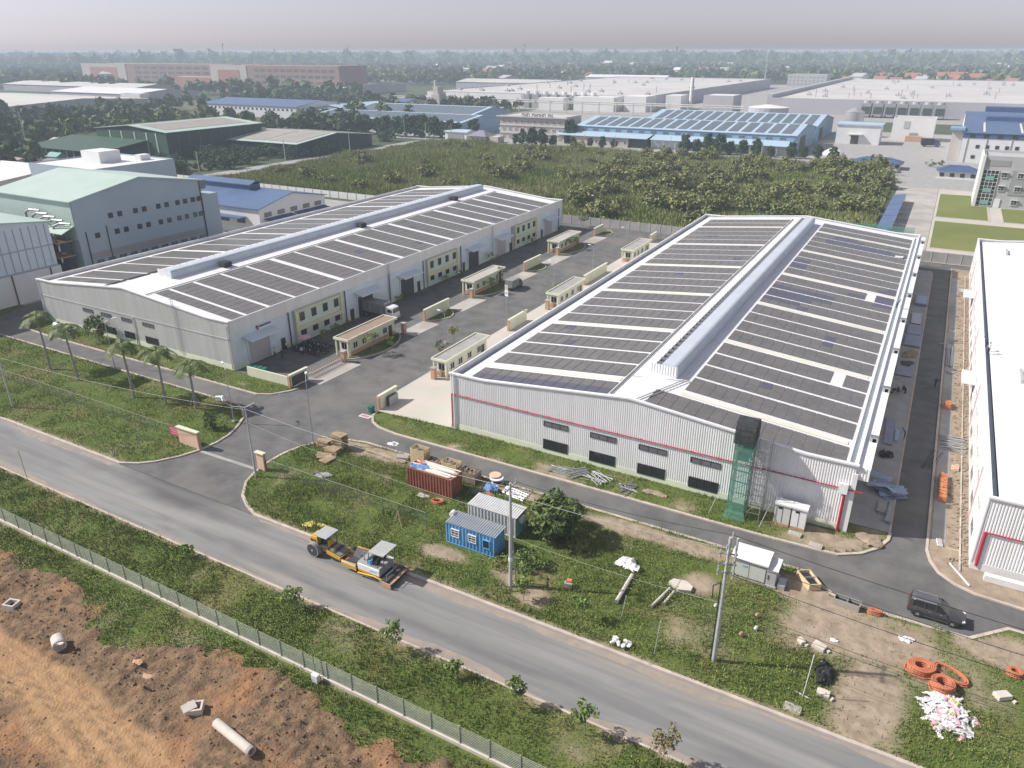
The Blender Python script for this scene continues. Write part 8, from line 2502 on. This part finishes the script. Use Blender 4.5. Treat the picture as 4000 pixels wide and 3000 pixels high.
# fallen logs / concrete posts in the weeds
for i, (xa, ya, xb, yb, r_, lb) in enumerate(((-18.9, 54.0, -19.0, 58.4, 0.20, 'thick concrete post lying in the weeds'), (-15.8, 55.0, -15.1, 58.3, 0.12, 'first thin post lying beside the round slab'), (-14.9, 56.0, -14.6, 58.0, 0.12, 'shorter thin post lying beside the first thin post'))):
    t = T('fallen_post', (xa, ya, VERGE), lb, 'post')
    O('shaft', MB().rod((xa, ya, VERGE + 0.3), (xb, yb, VERGE + 0.35), r_, r_, 8), mt('concrete_pipe'), parent=t, world=True)
    O('end_ring', MB().rod((xa, ya, VERGE + 0.3), (xa + (xb - xa) * 0.04, ya + (yb - ya) * 0.04, VERGE + 0.302), r_ * 1.12, n=8), mt('grey_concrete'), parent=t, world=True)
sl_ = T('round_slab', (-14.3, 59.3, VERGE), 'pale irregular concrete slab in the weeds behind the fallen posts', 'slab')
O('slab', MB().prism([(-15.5, 59.2), (-15.2, 59.9), (-14.0, 60.1), (-13.2, 59.6), (-13.2, 58.9), (-14.3, 58.5)], VERGE, VERGE + 0.38), mt('concrete_pipe'), parent=sl_, world=True)
O('rim_crack', MB().box(-14.6, -14.5, 58.7, 60.0, VERGE + 0.385, VERGE + 0.39), mt('grey_concrete'), parent=sl_, world=True)
sl_ = T('stone_slab', (-53.2, 66.4, VERGE), 'square concrete cover slab by the kerb left of the tall crate', 'slab')
O('slab', MB().obox((-53.2, 66.4, VERGE + 0.25), (1.5, 0.9, 0.5), rz=0.35), mt('concrete_pipe'), parent=sl_, world=True)
O('lip', MB().obox((-53.2, 66.4, VERGE + 0.53), (1.6, 1.0, 0.06), rz=0.35), mt('concrete'), parent=sl_, world=True)
rk = T('orange_cap_box', (-23.9, 54.0, VERGE), 'grey block with an orange cap standing in the weeds', 'marker block')
O('block', MB().obox((-23.9, 54.0, VERGE + 0.35), (0.8, 0.5, 0.5), rz=0.2), mt('concrete'), parent=rk, world=True)
O('cap', MB().obox((-23.9, 54.2, VERGE + 0.7), (0.5, 0.4, 0.2), rz=0.2), mt('orange_paint'), parent=rk, world=True)
rw = random.Random(3)
bg = T('white_bags', (-16.5, 49.2, VERGE), 'heap of small white bags on the far kerb', 'bags')
for k in range(18):
    x, y = -16.5 + rw.uniform(-0.8, 0.8), 49.2 + rw.uniform(-0.4, 0.4)
    O('bag', MB().obox((x, y, VERGE + 0.2 + 0.2 * rw.random()), (0.42, 0.26, 0.18), rz=rw.uniform(0, 3), rx=rw.uniform(-.3, .3)), mt('rag_white'), parent=bg, world=True, bevel=0.06)
# litter specks in the weeds
for i, (x, y, lb) in enumerate(((-10.6, 58.0, 'white scrap of paper in the weeds left of the tallest pole'), (-6.6, 56.8, 'round white canister in the weeds right of the tallest pole'), (-6.9, 58.6, 'small brown jar in the weeds behind the tallest pole'), (-7.6, 55.4, 'second brown jar nearer the tallest pole'))):
    O('litter', MB().rod((x, y, VERGE + 0.2), (x + 0.1, y + 0.06, VERGE + 0.5), 0.17, 0.13, 8), mt('rag_white' if i < 2 else 'terracotta'), label=lb, cat='litter')

# orange ribbed pipe coils
def coil(x, y, z, r0, turns, layers, lb, stretch=(1, 1), rz=0.0, seed=0):
    t = T('pipe_coil', (x, y, z), lb, 'pipe coil', rz=rz)
    for l in range(layers):
        for k in range(turns):
            rr_ = r0 + k * 0.19 * (1 if l == 0 else 0.7)
            pts = []
            for i in range(25):
                a = 2 * math.pi * i / 24
                pts.append((rr_ * math.cos(a) * stretch[0], rr_ * math.sin(a) * stretch[1], 0.10 + l * 0.175 + 0.02 * math.sin(3 * a + k + seed)))
            O('ring', MB().tube(pts, 0.088, 6), mt('pipe_orange'), parent=t, smooth=True)
    return t
coil(6.7, 58.7, VERGE, 0.55, 4, 4, 'wide oval coil of orange ribbed pipe on the bare earth', (1.1, 0.85), 0.3)
coil(8.3, 57.3, VERGE, 0.62, 3, 5, 'round upright coil of orange pipe beside the rag heap', (0.95, 0.9), 0.0, 2)
coil(8.9, 59.3, VERGE, 0.9, 2, 2, 'loose long loop of orange pipe behind the round coil', (1.35, 0.7), -0.5, 4)
coil(-43.6, 60.3, VERGE, 0.45, 2, 2, 'small rusty orange hose coil before the red container', (1.2, 0.8), 0.2, 5)
coil(2.6, 64.4, VERGE, 0.3, 2, 3, 'red hose bunch beside the framed pit by the kerb', (1.3, 0.5), 0.1, 6)
coil(13.6, 62.0, VERGE, 0.4, 2, 3, 'red orange hose bunch by the grass at the right', (1.0, 0.8), 0.1, 7)
# heap of white, pink and yellow sacks
hp = T('sack_heap', (8.8, 54.6, VERGE), 'heap of discarded white pink and yellow sacks beside the orange coils', 'sack heap')
crumple('heap_base', -0.1, 0.1, 0, 1.9, 2.1, 0.5, 'rag_white', None, None, 39, 22, hp)
for k in range(84):
    x, y = rw.gauss(8.7, 0.85), rw.gauss(54.7, 1.05)
    if y > 56.6 and x < 8.6: continue
    d = math.hypot((x - 8.7) / 1.9, (y - 54.7) / 2.3)
    col_ = rw.choice(('rag_white', 'rag_white', 'rag_white', 'rag_white', 'rag_pink', 'rag_yellow' if x > 8.9 else 'rag_white'))
    c = crumple('sack', 0, 0, 0, rw.uniform(0.35, 0.6), rw.uniform(0.22, 0.36), rw.uniform(0.22, 0.42), col_, None, None, 40 + k, 9, hp)
    c.location = (x - 8.8, y - 54.6, max(0.0, 0.55 * (1 - d)))
    c.rotation_euler = (rw.uniform(-.3, .3), rw.uniform(-.3, .3), rw.uniform(0, 3.1))
# framed pits by the kerb
def framed_pit(pts, h, lb, mat='wood', nx=2):
    r = T('framed_pit', (pts[0][0], pts[0][1], VERGE), lb, 'timber frame')
    n = len(pts)
    for i in range(n):
        a, b = pts[i], pts[(i + 1) % n]
        O('side_board', strip_prism(MB(), [a, b], 0.09, VERGE - 0.05, VERGE + h), mt(mat), parent=r, world=True)
    ma = [((pts[0][0] + pts[1][0]) / 2, (pts[0][1] + pts[1][1]) / 2), ((pts[2][0] + pts[3][0]) / 2, (pts[2][1] + pts[3][1]) / 2)]
    O('cross_bar', strip_prism(MB(), ma, 0.08, VERGE + h - 0.12, VERGE + h + 0.01), mt('alu'), parent=r, world=True)
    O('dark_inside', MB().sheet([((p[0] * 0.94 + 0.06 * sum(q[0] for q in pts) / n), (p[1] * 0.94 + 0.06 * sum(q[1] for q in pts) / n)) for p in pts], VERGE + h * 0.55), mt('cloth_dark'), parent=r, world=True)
    return r
framed_pit([(-4.75, 66.6), (-3.3, 64.9), (-2.35, 65.5), (-3.7, 67.3)], 0.75, 'slatted timber formwork box with dark inside by the kerb corner', 'fresh_wood')
framed_pit([(-1.0, 64.0), (1.25, 63.85), (1.35, 64.7), (-0.9, 64.85)], 0.7, 'aluminium framed pit box beside the red hose bunch', 'concrete')
# manhole boxes on kerbs
for x, y, lb in ((-3.9, 72.6, 'concrete kerb inlet block before the solar shed corner'), (-6.2, 73.7, 'brick coloured step block in front of the cabinets'), (-2.0, 49.2, 'concrete inlet box on the far kerb of the main road')):
    r = T('inlet_block', (x, y, 0), lb, 'inlet')
    O('block', MB().obox((x, y, 0.2), (1.3, 0.7, 0.42), rz=-0.05), mt('kerb_stone'), parent=r, world=True)
    O('lid', MB().obox((x, y, 0.43), (1.0, 0.5, 0.05), rz=-0.05), mt('concrete'), parent=r, world=True)
# broken blocks near the black sheet
for x, y, w, lb in ((-1.2, 57.3, 1.1, 'broken pale concrete block behind the black sheet'), (-2.7, 57.2, 0.7, 'smaller broken block left of the pale block'), (-0.1, 51.9, 1.0, 'flat broken block below the black sheet'), (12.6, 58.7, 1.2, 'tilted square paving slab in the right hand weeds')):
    r = T('broken_block', (x, y, VERGE), lb, 'block')
    O('block', MB().obox((x, y, VERGE + 0.22), (w, w * 0.65, 0.4), rz=0.3 * x, rx=0.1), mt('concrete_pipe'), parent=r, world=True, bevel=0.04)
    O('chip', MB().obox((x + w * 0.7, y - 0.2, VERGE + 0.12), (0.3, 0.22, 0.2), rz=1.0), mt('concrete_pipe'), parent=r, world=True)
sd = T('survey_stand', (-1.5, 51.0, VERGE), 'thin white pole stand with a foot bar at the edge of the bare earth', 'stand')
O('pole', MB().rod((-1.5, 51.0, VERGE), (-1.3, 51.1, VERGE + 4.4), 0.035, n=5), mt('white_paint'), parent=sd, world=True)
O('foot', MB().rod((-2.2, 51.2, VERGE + 0.1), (-0.9, 50.9, VERGE + 0.1), 0.05, n=5), mt('white_paint'), parent=sd, world=True)
tp = T('bamboo_tripod', (-44.9, 54.6, VERGE), 'pale bamboo tripod standing in the weeds', 'tripod')
for dx, dy in ((-0.5, 0.0), (0.75, -0.4), (0.1, 0.6)):
    O('leg', MB().rod((-45.0 + dx, 54.6 + dy, VERGE), (-44.9, 54.6, VERGE + 1.7), 0.035, n=5), mt('fresh_wood'), parent=tp, world=True)
bt_ = T('bent_sapling', (-55.4, 54.2, VERGE), 'bare bent sapling with a drooping tip in the weeds', 'sapling')
O('trunk', MB().tube([(-55.4, 54.2, VERGE), (-55.1, 54.4, 1.0), (-55.2, 54.5, 2.2), (-55.6, 54.6, 3.2)], 0.05, 6), mt('bark'), parent=bt_, world=True)
O('twig', MB().tube([(-55.15, 54.4, 1.6), (-54.7, 54.2, 2.2)], 0.02, 4), mt('bark'), parent=bt_, world=True)
for x, y, h, lb in ((-84.5, 51.5, 3.2, 'thin stake in the weeds near the junction'), (-13.6, 49.6, 3.6, 'thin white stake by the far kerb'), (-17.8, 52.6, 2.4, 'thin stake in the weeds beside the thick post')):
    r = T('stake', (x, y, VERGE), lb, 'stake')
    O('rod', MB().rod((x, y, VERGE), (x + 0.25, y + 0.1, VERGE + h), 0.03, n=5), mt('concrete_pole'), parent=r, world=True)
    O('tip', MB().rod((x + 0.25, y + 0.1, VERGE + h), (x + 0.26, y + 0.1, VERGE + h + 0.1), 0.04, n=5), mt('white_paint'), parent=r, world=True)

# transformer kiosk and cabinets
def kiosk():
    r = T('transformer_kiosk', (-8.9, 64.7, VERGE), 'pale green transformer kiosk with white overhanging roof by the tallest pole', 'transformer')
    O('plinth', MB().box(-10.6, -6.2, 63.4, 65.9, VERGE - 0.1, VERGE + 0.25), mt('concrete'), parent=r, world=True)
    O('body', MB().box(-10.5, -7.3, 63.5, 65.8, VERGE + 0.25, 2.45), mt('off_white'), parent=r, world=True, bevel=0.02)
    O('roof', MB().extrude_y([(63.3, 2.45), (66.0, 2.45), (66.0, 2.60), (64.65, 2.78), (63.3, 2.60)], -10.7, -7.1, 'x'), mt('white_paint'), parent=r, world=True)
    O('annex', MB().box(-7.25, -6.3, 63.55, 65.6, VERGE + 0.25, 2.05), mt('grey_wall'), parent=r, world=True, bevel=0.02)
    O('annex_roof', MB().box(-7.28, -6.15, 63.45, 65.75, 2.05, 2.2), mt('white_paint'), parent=r, world=True)
    O('door_line', MB().box(-8.92, -8.88, 63.47, 63.5, VERGE + 0.3, 2.4), mt('grey_wall'), parent=r, world=True)
    O('base_band', MB().box(-10.52, -7.28, 63.46, 63.49, VERGE + 0.26, VERGE + 0.36), mt('steel_dark'), parent=r, world=True)
    O('warning_plate', MB().box(-9.5, -9.1, 63.455, 63.49, 1.7, 1.85), mt('container_blue'), parent=r, world=True)
    O('handle', MB().box(-7.05, -6.98, 63.5, 63.55, 1.0, 1.5), mt('steel_dark'), parent=r, world=True)
    O('side_frame', MB().box(-6.1, -5.4, 63.6, 65.0, VERGE, VERGE + 0.5), mt('alu'), parent=r, world=True)
kiosk()
for x0, x1, m_, lb in ((-8.75, -7.1, 'off_white', 'pale green switch cabinet against the solar shed gable'), (-6.95, -5.45, 'white_paint', 'white switch cabinet right of the pale green one')):
    r = T('switch_cabinet', ((x0 + x1) / 2, 75.3, VERGE), lb, 'cabinet')
    O('plinth', MB().box(x0, x1, 74.75, 75.85, VERGE - 0.1, VERGE + 0.35), mt('terracotta'), parent=r, world=True)
    O('body', MB().box(x0, x1, 74.8, 75.8, VERGE + 0.35, 2.75), mt(m_), parent=r, world=True, bevel=0.02)
    O('hood', MB().box(x0 - 0.08, x1 + 0.08, 74.65, 75.9, 2.75, 2.95), mt('white_paint'), parent=r, world=True)
    O('meter_window', MB().box(x0 + 0.35, x0 + 0.75, 74.77, 74.8, 2.25, 2.5), mt('glass_dark'), parent=r, world=True)
    O('door_gap', MB().box((x0 + x1) / 2 - 0.02, (x0 + x1) / 2 + 0.02, 74.775, 74.8, VERGE + 0.4, 2.7), mt('steel_dark'), parent=r, world=True)

# green netted lift tower and scaffold against the gable
def tower():
    r = T('lift_tower', (-12.8, 75.0, VERGE), 'green netted lift tower with dark hooded top against the solar shed gable', 'lift tower')
    x0, x1, y0, y1, h = -13.7, -11.9, 74.0, 76.3, 10.4
    for x in (x0, x1):
        for y in (y0, y1):
            O('post', MB().rod((x, y, VERGE), (x, y, h), 0.05, n=5), mt('steel_dark'), parent=r, world=True)
    for k in range(8):
        z = 0.5 + k * 1.4
        m = MB()
        strip_prism(m, [(x0, y0), (x1, y0), (x1, y1), (x0, y1)], 0.05, z, z + 0.06, closed=True)
        O('ring', m, mt('steel_dark'), parent=r, world=True)
        if k < 7:
            O('brace', MB().rod((x0, y0 - 0.02, z), (x1, y0 - 0.02, z + 1.4), 0.025, n=4), mt('steel_dark'), parent=r, world=True)
    O('net', MB().box(x0 - 0.06, x1 + 0.06, y0 - 0.08, y0 - 0.06, 0.6, h - 0.4), mt('net_green'), parent=r, world=True)
    O('net', MB().box(x1 + 0.06, x1 + 0.08, y0, y1, 0.6, h - 0.4), mt('net_green'), parent=r, world=True)
    O('net', MB().box(x0 - 0.08, x0 - 0.06, y0, y1, 0.6, h - 0.4), mt('net_green'), parent=r, world=True)
    O('net_skirt', MB().add([(x0 - 0.1, y0 - 0.1, 1.0), (x1 + 0.1, y0 - 0.1, 1.0), (x1 + 0.4, y0 - 0.7, VERGE + 0.05), (x0 - 0.3, y0 - 0.7, VERGE + 0.05)], [(0, 1, 2, 3)]), mt('net_green'), parent=r, world=True)
    prof = [(y0 - 0.25, h - 1.0), (y1 + 0.1, h - 1.0)] + [(75.15 + 1.35 * math.cos(a), h + 0.4 + 1.3 * math.sin(a)) for a in [math.pi * i / 10 for i in range(11)]]
    O('hood', MB().extrude_y(prof, x0 - 0.15, x1 + 0.15, 'x'), mt('net_dark'), parent=r, world=True)
    O('platform', MB().box(x0, x1, y0, y1, h - 1.9, h - 1.8), mt('grey_wood'), parent=r, world=True)
    O('cage', MB().box(x0 + 0.3, x1 - 0.3, y0 + 0.3, y1 - 0.3, h - 3.2, h - 2.1), mt('steel_dark'), parent=r, world=True)
tower()
sf = T('scaffold', (-10.9, 75.2, VERGE), 'bare steel scaffold bay beside the green lift tower', 'scaffold')
for x in (-11.6, -10.2):
    for y in (74.1, 76.4):
        O('post', MB().rod((x, y, VERGE), (x, y, 9.4), 0.035, n=5), mt('galvanised'), parent=sf, world=True)
for k in range(6):
    z = 1.2 + k * 1.6
    for a, b in (((-11.6, 74.1), (-10.2, 74.1)), ((-10.2, 74.1), (-10.2, 76.4)), ((-11.6, 76.4), (-10.2, 76.4))):
        O('ledger', MB().rod((a[0], a[1], z), (b[0], b[1], z), 0.028, n=4), mt('galvanised'), parent=sf, world=True)
    if k < 5:
        O('brace', MB().rod((-11.6, 74.08, z), (-10.2, 74.08, z + 1.6), 0.022, n=4), mt('galvanised'), parent=sf, world=True)
for x, lb in ((-14.9, 'slanted white prop pole left of the lift tower'), (-9.3, 'slanted pale prop pole beside the switch cabinet')):
    O('prop_pole', MB().rod((x - 0.6, 73.2, VERGE), (x + 0.1, 75.2, 2.9), 0.035, n=5), mt('concrete_pole'), label=lb, cat='prop pole')

# sheets, bricks and gear along the lane between the sheds
def sheet_stack(x0, x1, y0, y1, n, lb, mats, z=0.125):
    r = T('sheet_stack', ((x0 + x1) / 2, (y0 + y1) / 2, z), lb, 'sheets')
    for k in range(n):
        O('sheet', MB().obox(((x0 + x1) / 2 + random.uniform(-.12, .12), (y0 + y1) / 2 + random.uniform(-.2, .2), z + 0.05 + k * 0.07), (x1 - x0, y1 - y0, 0.05), rz=random.uniform(-.05, .05)), mt(mats[k % len(mats)]), parent=r, world=True)
sheet_stack(0.6, 2.6, 169, 175, 8, 'thick stack of blue roof sheets in the yard beside the solar shed', ('violet_sheet', 'blue_sheet'))
sheet_stack(0.5, 2.1, 156, 163, 4, 'grey sheet stack next to the thick blue stack', ('galvanised', 'alu'))
sheet_stack(0.1, 2.4, 149, 155, 4, 'blue sheet stack in the middle of the side yard', ('blue_sheet', 'violet_sheet'))
sheet_stack(0.1, 2.6, 142.4, 148.4, 5, 'violet sheet stack touching the middle blue stack', ('violet_sheet', 'galvanised'))
sheet_stack(-0.1, 2.2, 127.2, 131.5, 3, 'scattered violet sheets before the parked motorbikes', ('violet_sheet', 'violet_sheet'))
sheet_stack(0.2, 1.3, 101, 109.4, 2, 'long narrow violet sheet along the solar shed wall', ('violet_sheet',))
sheet_stack(1.5, 1.9, 102.4, 106, 2, 'narrow pale blue strip beside the long violet sheet', ('blue_sheet',))
hs_ = T('sheet_heap', (1.7, 89.0, 0.12), 'tangled heap of pale blue bent sheets by the solar shed', 'sheet heap')
for k in range(16):
    O('sheet', MB().obox((1.7 + random.uniform(-1.1, 1.2), 88.8 + random.uniform(-2.0, 2.0), 0.3 + 0.05 * k), (random.uniform(0.5, 1.6), random.uniform(1.2, 2.8), 0.03), rz=random.uniform(0, 3), rx=random.uniform(-.35, .35), ry=random.uniform(-.3, .3)), mt('blue_sheet' if k % 4 else 'violet_sheet'), parent=hs_, world=True)
sheet_stack(1.2, 2.2, 82.6, 85.2, 3, 'grey planks laid near the corner of the side yard', ('grey_concrete',))
sheet_stack(2.2, 2.6, 81.0, 85.6, 5, 'narrow pale beam stack at the kerb of the side yard', ('galvanised', 'concrete'))
crumple('dark_heap', 0.7, 97.6, 0.12, 0.8, 1.0, 0.5, 'cloth_dark', 'dark heap of cloth under the solar shed eaves', 'cloth heap', 71)
crumple('debris_heap', 1.4, 138.5, 0.12, 1.2, 2.2, 0.4, 'grey_wood', 'heap of sticks and debris in the side yard', 'debris', 72)
crumple('debris_heap', 1.2, 133.5, 0.12, 1.0, 1.6, 0.3, 'steel_dark', 'dark mesh heap behind the scattered violet sheets', 'debris', 73)
def brick_stack(x, y, nx, ny, nz, lb, mat='brick_orange', z=0.125):
    r = T('brick_stack', (x, y, z), lb, 'bricks')
    bm_ = MB().box(-0.2, 0.2, -0.095, 0.095, 0, 0.19).mesh('brick')
    fix_normals(bm_); bm_.materials.append(mt(mat))
    for i in range(nx):
        for j in range(ny):
            for k in range(nz):
                if k == nz - 1 and random.random() < 0.35: continue
                o = bpy.data.objects.new('brick', bm_); COL.objects.link(o); o.parent = r
                o.location = ((i - nx / 2) * 0.41 + random.uniform(-.01, .01), (j - ny / 2) * 0.2, k * 0.195)
                o.rotation_euler = (0, 0, random.uniform(-.04, .04))
brick_stack(7.65, 92.0, 2, 32, 4, 'long stack of orange hollow bricks on the band beside the white shed')
brick_stack(7.6, 117.6, 2, 8, 5, 'short stack of orange bricks farther up the lane')
brick_stack(8.9, 98.2, 2, 6, 2, 'small scatter of pink bricks behind the long brick stack', 'peach')
for k, (x, y, w, d, m_, lb) in enumerate(((7.5, 79.7, 0.5, 1.3, 'white_paint', 'white foam board lying at the band end'), (8.9, 185, 1.2, 3.0, 'galvanised', 'steel grating leaning at the far end of the lane'), (7.55, 132.4, 0.9, 0.8, 'violet_sheet', 'blue wrapped packet at the end of the long tube bundle'), (7.5, 155, 1.2, 0.35, 'white_paint', 'short white beam on the band edge'))):
    r = T('lane_board', (x, y, 0.125), lb, 'board')
    O('board', MB().obox((x, y, 0.22), (w, d, 0.16), rz=0.15), mt(m_), parent=r, world=True)
    O('edge', MB().obox((x, y, 0.31), (w * 0.8, d * 0.9, 0.02), rz=0.15), mt('concrete'), parent=r, world=True)
pk = T('long_plank', (9.4, 74.6, 0.12), 'long white plank leaning across the corner by the bright white shed', 'plank')
O('plank', MB().rod((8.5, 76.2, 0.25), (10.3, 73.2, 0.2), 0.09, n=4), mt('white_paint'), parent=pk, world=True)
O('rest', MB().obox((8.5, 76.3, 0.17), (0.4, 0.3, 0.15)), mt('grey_wood'), parent=pk, world=True)

# foreground: concrete pipes and drain boxes on the dug ground
def conc_pipe(p, q, r0, lb):
    p, q = Vector(p), Vector(q)
    t = T('concrete_pipe', (p.x, p.y, 0.1), lb, 'concrete pipe')
    d = (q - p).normalized()
    a = d.orthogonal().normalized(); b = d.cross(a)
    n = 28
    rings = []
    for c, rr_ in ((p, r0), (q, r0), (q, r0 * 0.82), (p, r0 * 0.82)):
        rings.append([c + a * (rr_ * math.cos(2 * math.pi * i / n)) + b * (rr_ * math.sin(2 * math.pi * i / n)) for i in range(n)])
    m = MB()
    vs = [v for rg in rings for v in rg]
    fs = []
    for k in range(4):
        for i in range(n):
            j = (i + 1) % n
            fs.append((k * n + i, k * n + j, ((k + 1) % 4) * n + j, ((k + 1) % 4) * n + i))
    m.add(vs, fs)
    O('shell', m, mt('concrete_pipe'), parent=t, world=True, smooth=False)
    O('bell_ring', MB().rod(p - d * 0.02, p + d * 0.12, r0 * 1.03, n=28), mt('concrete_pipe'), parent=t, world=True) if False else None
    m = MB()
    c0, c1 = q - d * 0.3, q - d * 0.02
    for i in range(n):
        t0, t1 = 2 * math.pi * i / n, 2 * math.pi * (i + 1) / n
        u = lambda c, t_, rr_: c + a * (rr_ * math.cos(t_)) + b * (rr_ * math.sin(t_))
        m.add([u(c0, t0, r0 * 1.001), u(c0, t1, r0 * 1.001), u(c0, t1, r0 * 1.05), u(c0, t0, r0 * 1.05), u(c1, t0, r0 * 1.001), u(c1, t1, r0 * 1.001), u(c1, t1, r0 * 1.05), u(c1, t0, r0 * 1.05)],
              [(3, 2, 6, 7), (0, 1, 2, 3), (4, 7, 6, 5)])
    O('collar', m, mt('concrete'), parent=t, world=True)
    return t
h0 = terr_h(-59.4, 24.7)
conc_pipe((-60.15, 25.25, h0 + 0.52), (-59.0, 24.75, h0 + 0.5), 0.55, 'short wide concrete pipe ring lying by the dirt track')
h0 = terr_h(-38, 25.2) + 0.15
conc_pipe((-40.3, 25.55, h0 + 0.34), (-35.9, 25.0, h0 + 0.34), 0.36, 'long pale concrete pipe lying on the dug ground')
def drain_box(x, y, rz, s, lb, tilt=0.0):
    z = terr_h(x, y)
    t = T('drain_box', (x, y, z), lb, 'drain box', rz=rz)
    for a, b, c, d in ((-0.6, 0.6, -0.5, -0.36), (-0.6, 0.6, 0.36, 0.5), (-0.6, -0.45, -0.36, 0.36), (0.45, 0.6, -0.36, 0.36)):
        O('side', MB().box(a * s, b * s, c * s, d * s, -0.15, 0.55 * s), mt('concrete_pipe'), parent=t)
    O('floor', MB().box(-0.45 * s, 0.45 * s, -0.36 * s, 0.36 * s, -0.1, 0.05), mt('steel_dark'), parent=t)
    if tilt:
        O('lid', MB().obox((-0.35 * s, -0.1, 0.62 * s), (1.0 * s, 0.7 * s, 0.12), rz=0.5, rx=tilt), mt('concrete_pipe'), parent=t)
drain_box(-68.6, 26.0, 0.3, 1.0, 'open concrete drain box at the top of the dirt track')
drain_box(-43.2, 25.9, 0.7, 1.05, 'tilted concrete drain box with broken lid on the dug ground', 0.25)
for i, (x, y, lb) in enumerate(((-51.5, 26.9, 'torn red sheet on the dug ground'), (-49.6, 26.4, 'second torn red sheet near the dug ground edge'))):
    crumple('red_scrap', x, y, terr_h(x, y) + 0.05, 0.6, 0.28, 0.14, 'terracotta', lb, 'scrap', 90 + i)
cbn = T('fence_cabinet', (-37.0, 32.9, 0.1), 'small white meter box standing at the slatted wire fence', 'meter box')
O('body', MB().box(-37.35, -36.7, 32.7, 33.1, 0.25, 1.05), mt('white_paint'), parent=cbn, world=True, bevel=0.02)
O('legs', MB().box(-37.3, -37.22, 32.75, 33.05, 0.0, 0.25).box(-36.83, -36.75, 32.75, 33.05, 0.0, 0.25), mt('galvanised'), parent=cbn, world=True)
O('pole', MB().rod((-37.3, 33.2, 0), (-37.45, 33.25, 3.4), 0.04, n=5), mt('fence_green'), parent=cbn, world=True)
tl = T('water_cart', (-138.9, 74.6, 0.1), 'pale grey round tank cart beside the grey gable', 'tank')
O('tank', MB().rod((-140.0, 74.6, 0.95), (-137.9, 74.6, 0.95), 0.75, n=16), mt('galvanised'), parent=tl, world=True)
O('stand', MB().box(-139.8, -139.4, 74.0, 75.2, 0.05, 0.5).box(-138.5, -138.1, 74.0, 75.2, 0.05, 0.5), mt('steel_dark'), parent=tl, world=True)
O('lid', MB().rod((-139, 74.6, 1.68), (-139, 74.6, 1.82), 0.25, n=10), mt('steel_dark'), parent=tl, world=True)
O('white_case', MB().box(-136.6, -135.0, 74.2, 75.2, 0.05, 0.9), mt('white_paint'), label='white covered case beside the round tank cart', cat='case')
# rooftop railing pieces and site hoses on shed B

# ------------------------------------------------------------------ the hazy air
hz = bpy.data.materials.new('haze_air')
hz.use_nodes = True
hz.node_tree.nodes.clear()
ho = hz.node_tree.nodes.new('ShaderNodeOutputMaterial')
hv = hz.node_tree.nodes.new('ShaderNodeVolumePrincipled')
hv.inputs['Color'].default_value = (0.76, 0.90, 1.0, 1)
hv.inputs['Density'].default_value = HAZE_DENSITY
hv.inputs['Anisotropy'].default_value = 0.0
hz.node_tree.links.new(hv.outputs[0], ho.inputs['Volume'])
hb = O('haze', MB().box(-R_ - 20, R_ + 20, -R_ - 20, R_ + 20, -1.2, 52.0), hz, kind='stuff', label='pale blue haze lying over the whole plain', cat='haze')
hb.display_type = 'WIRE'
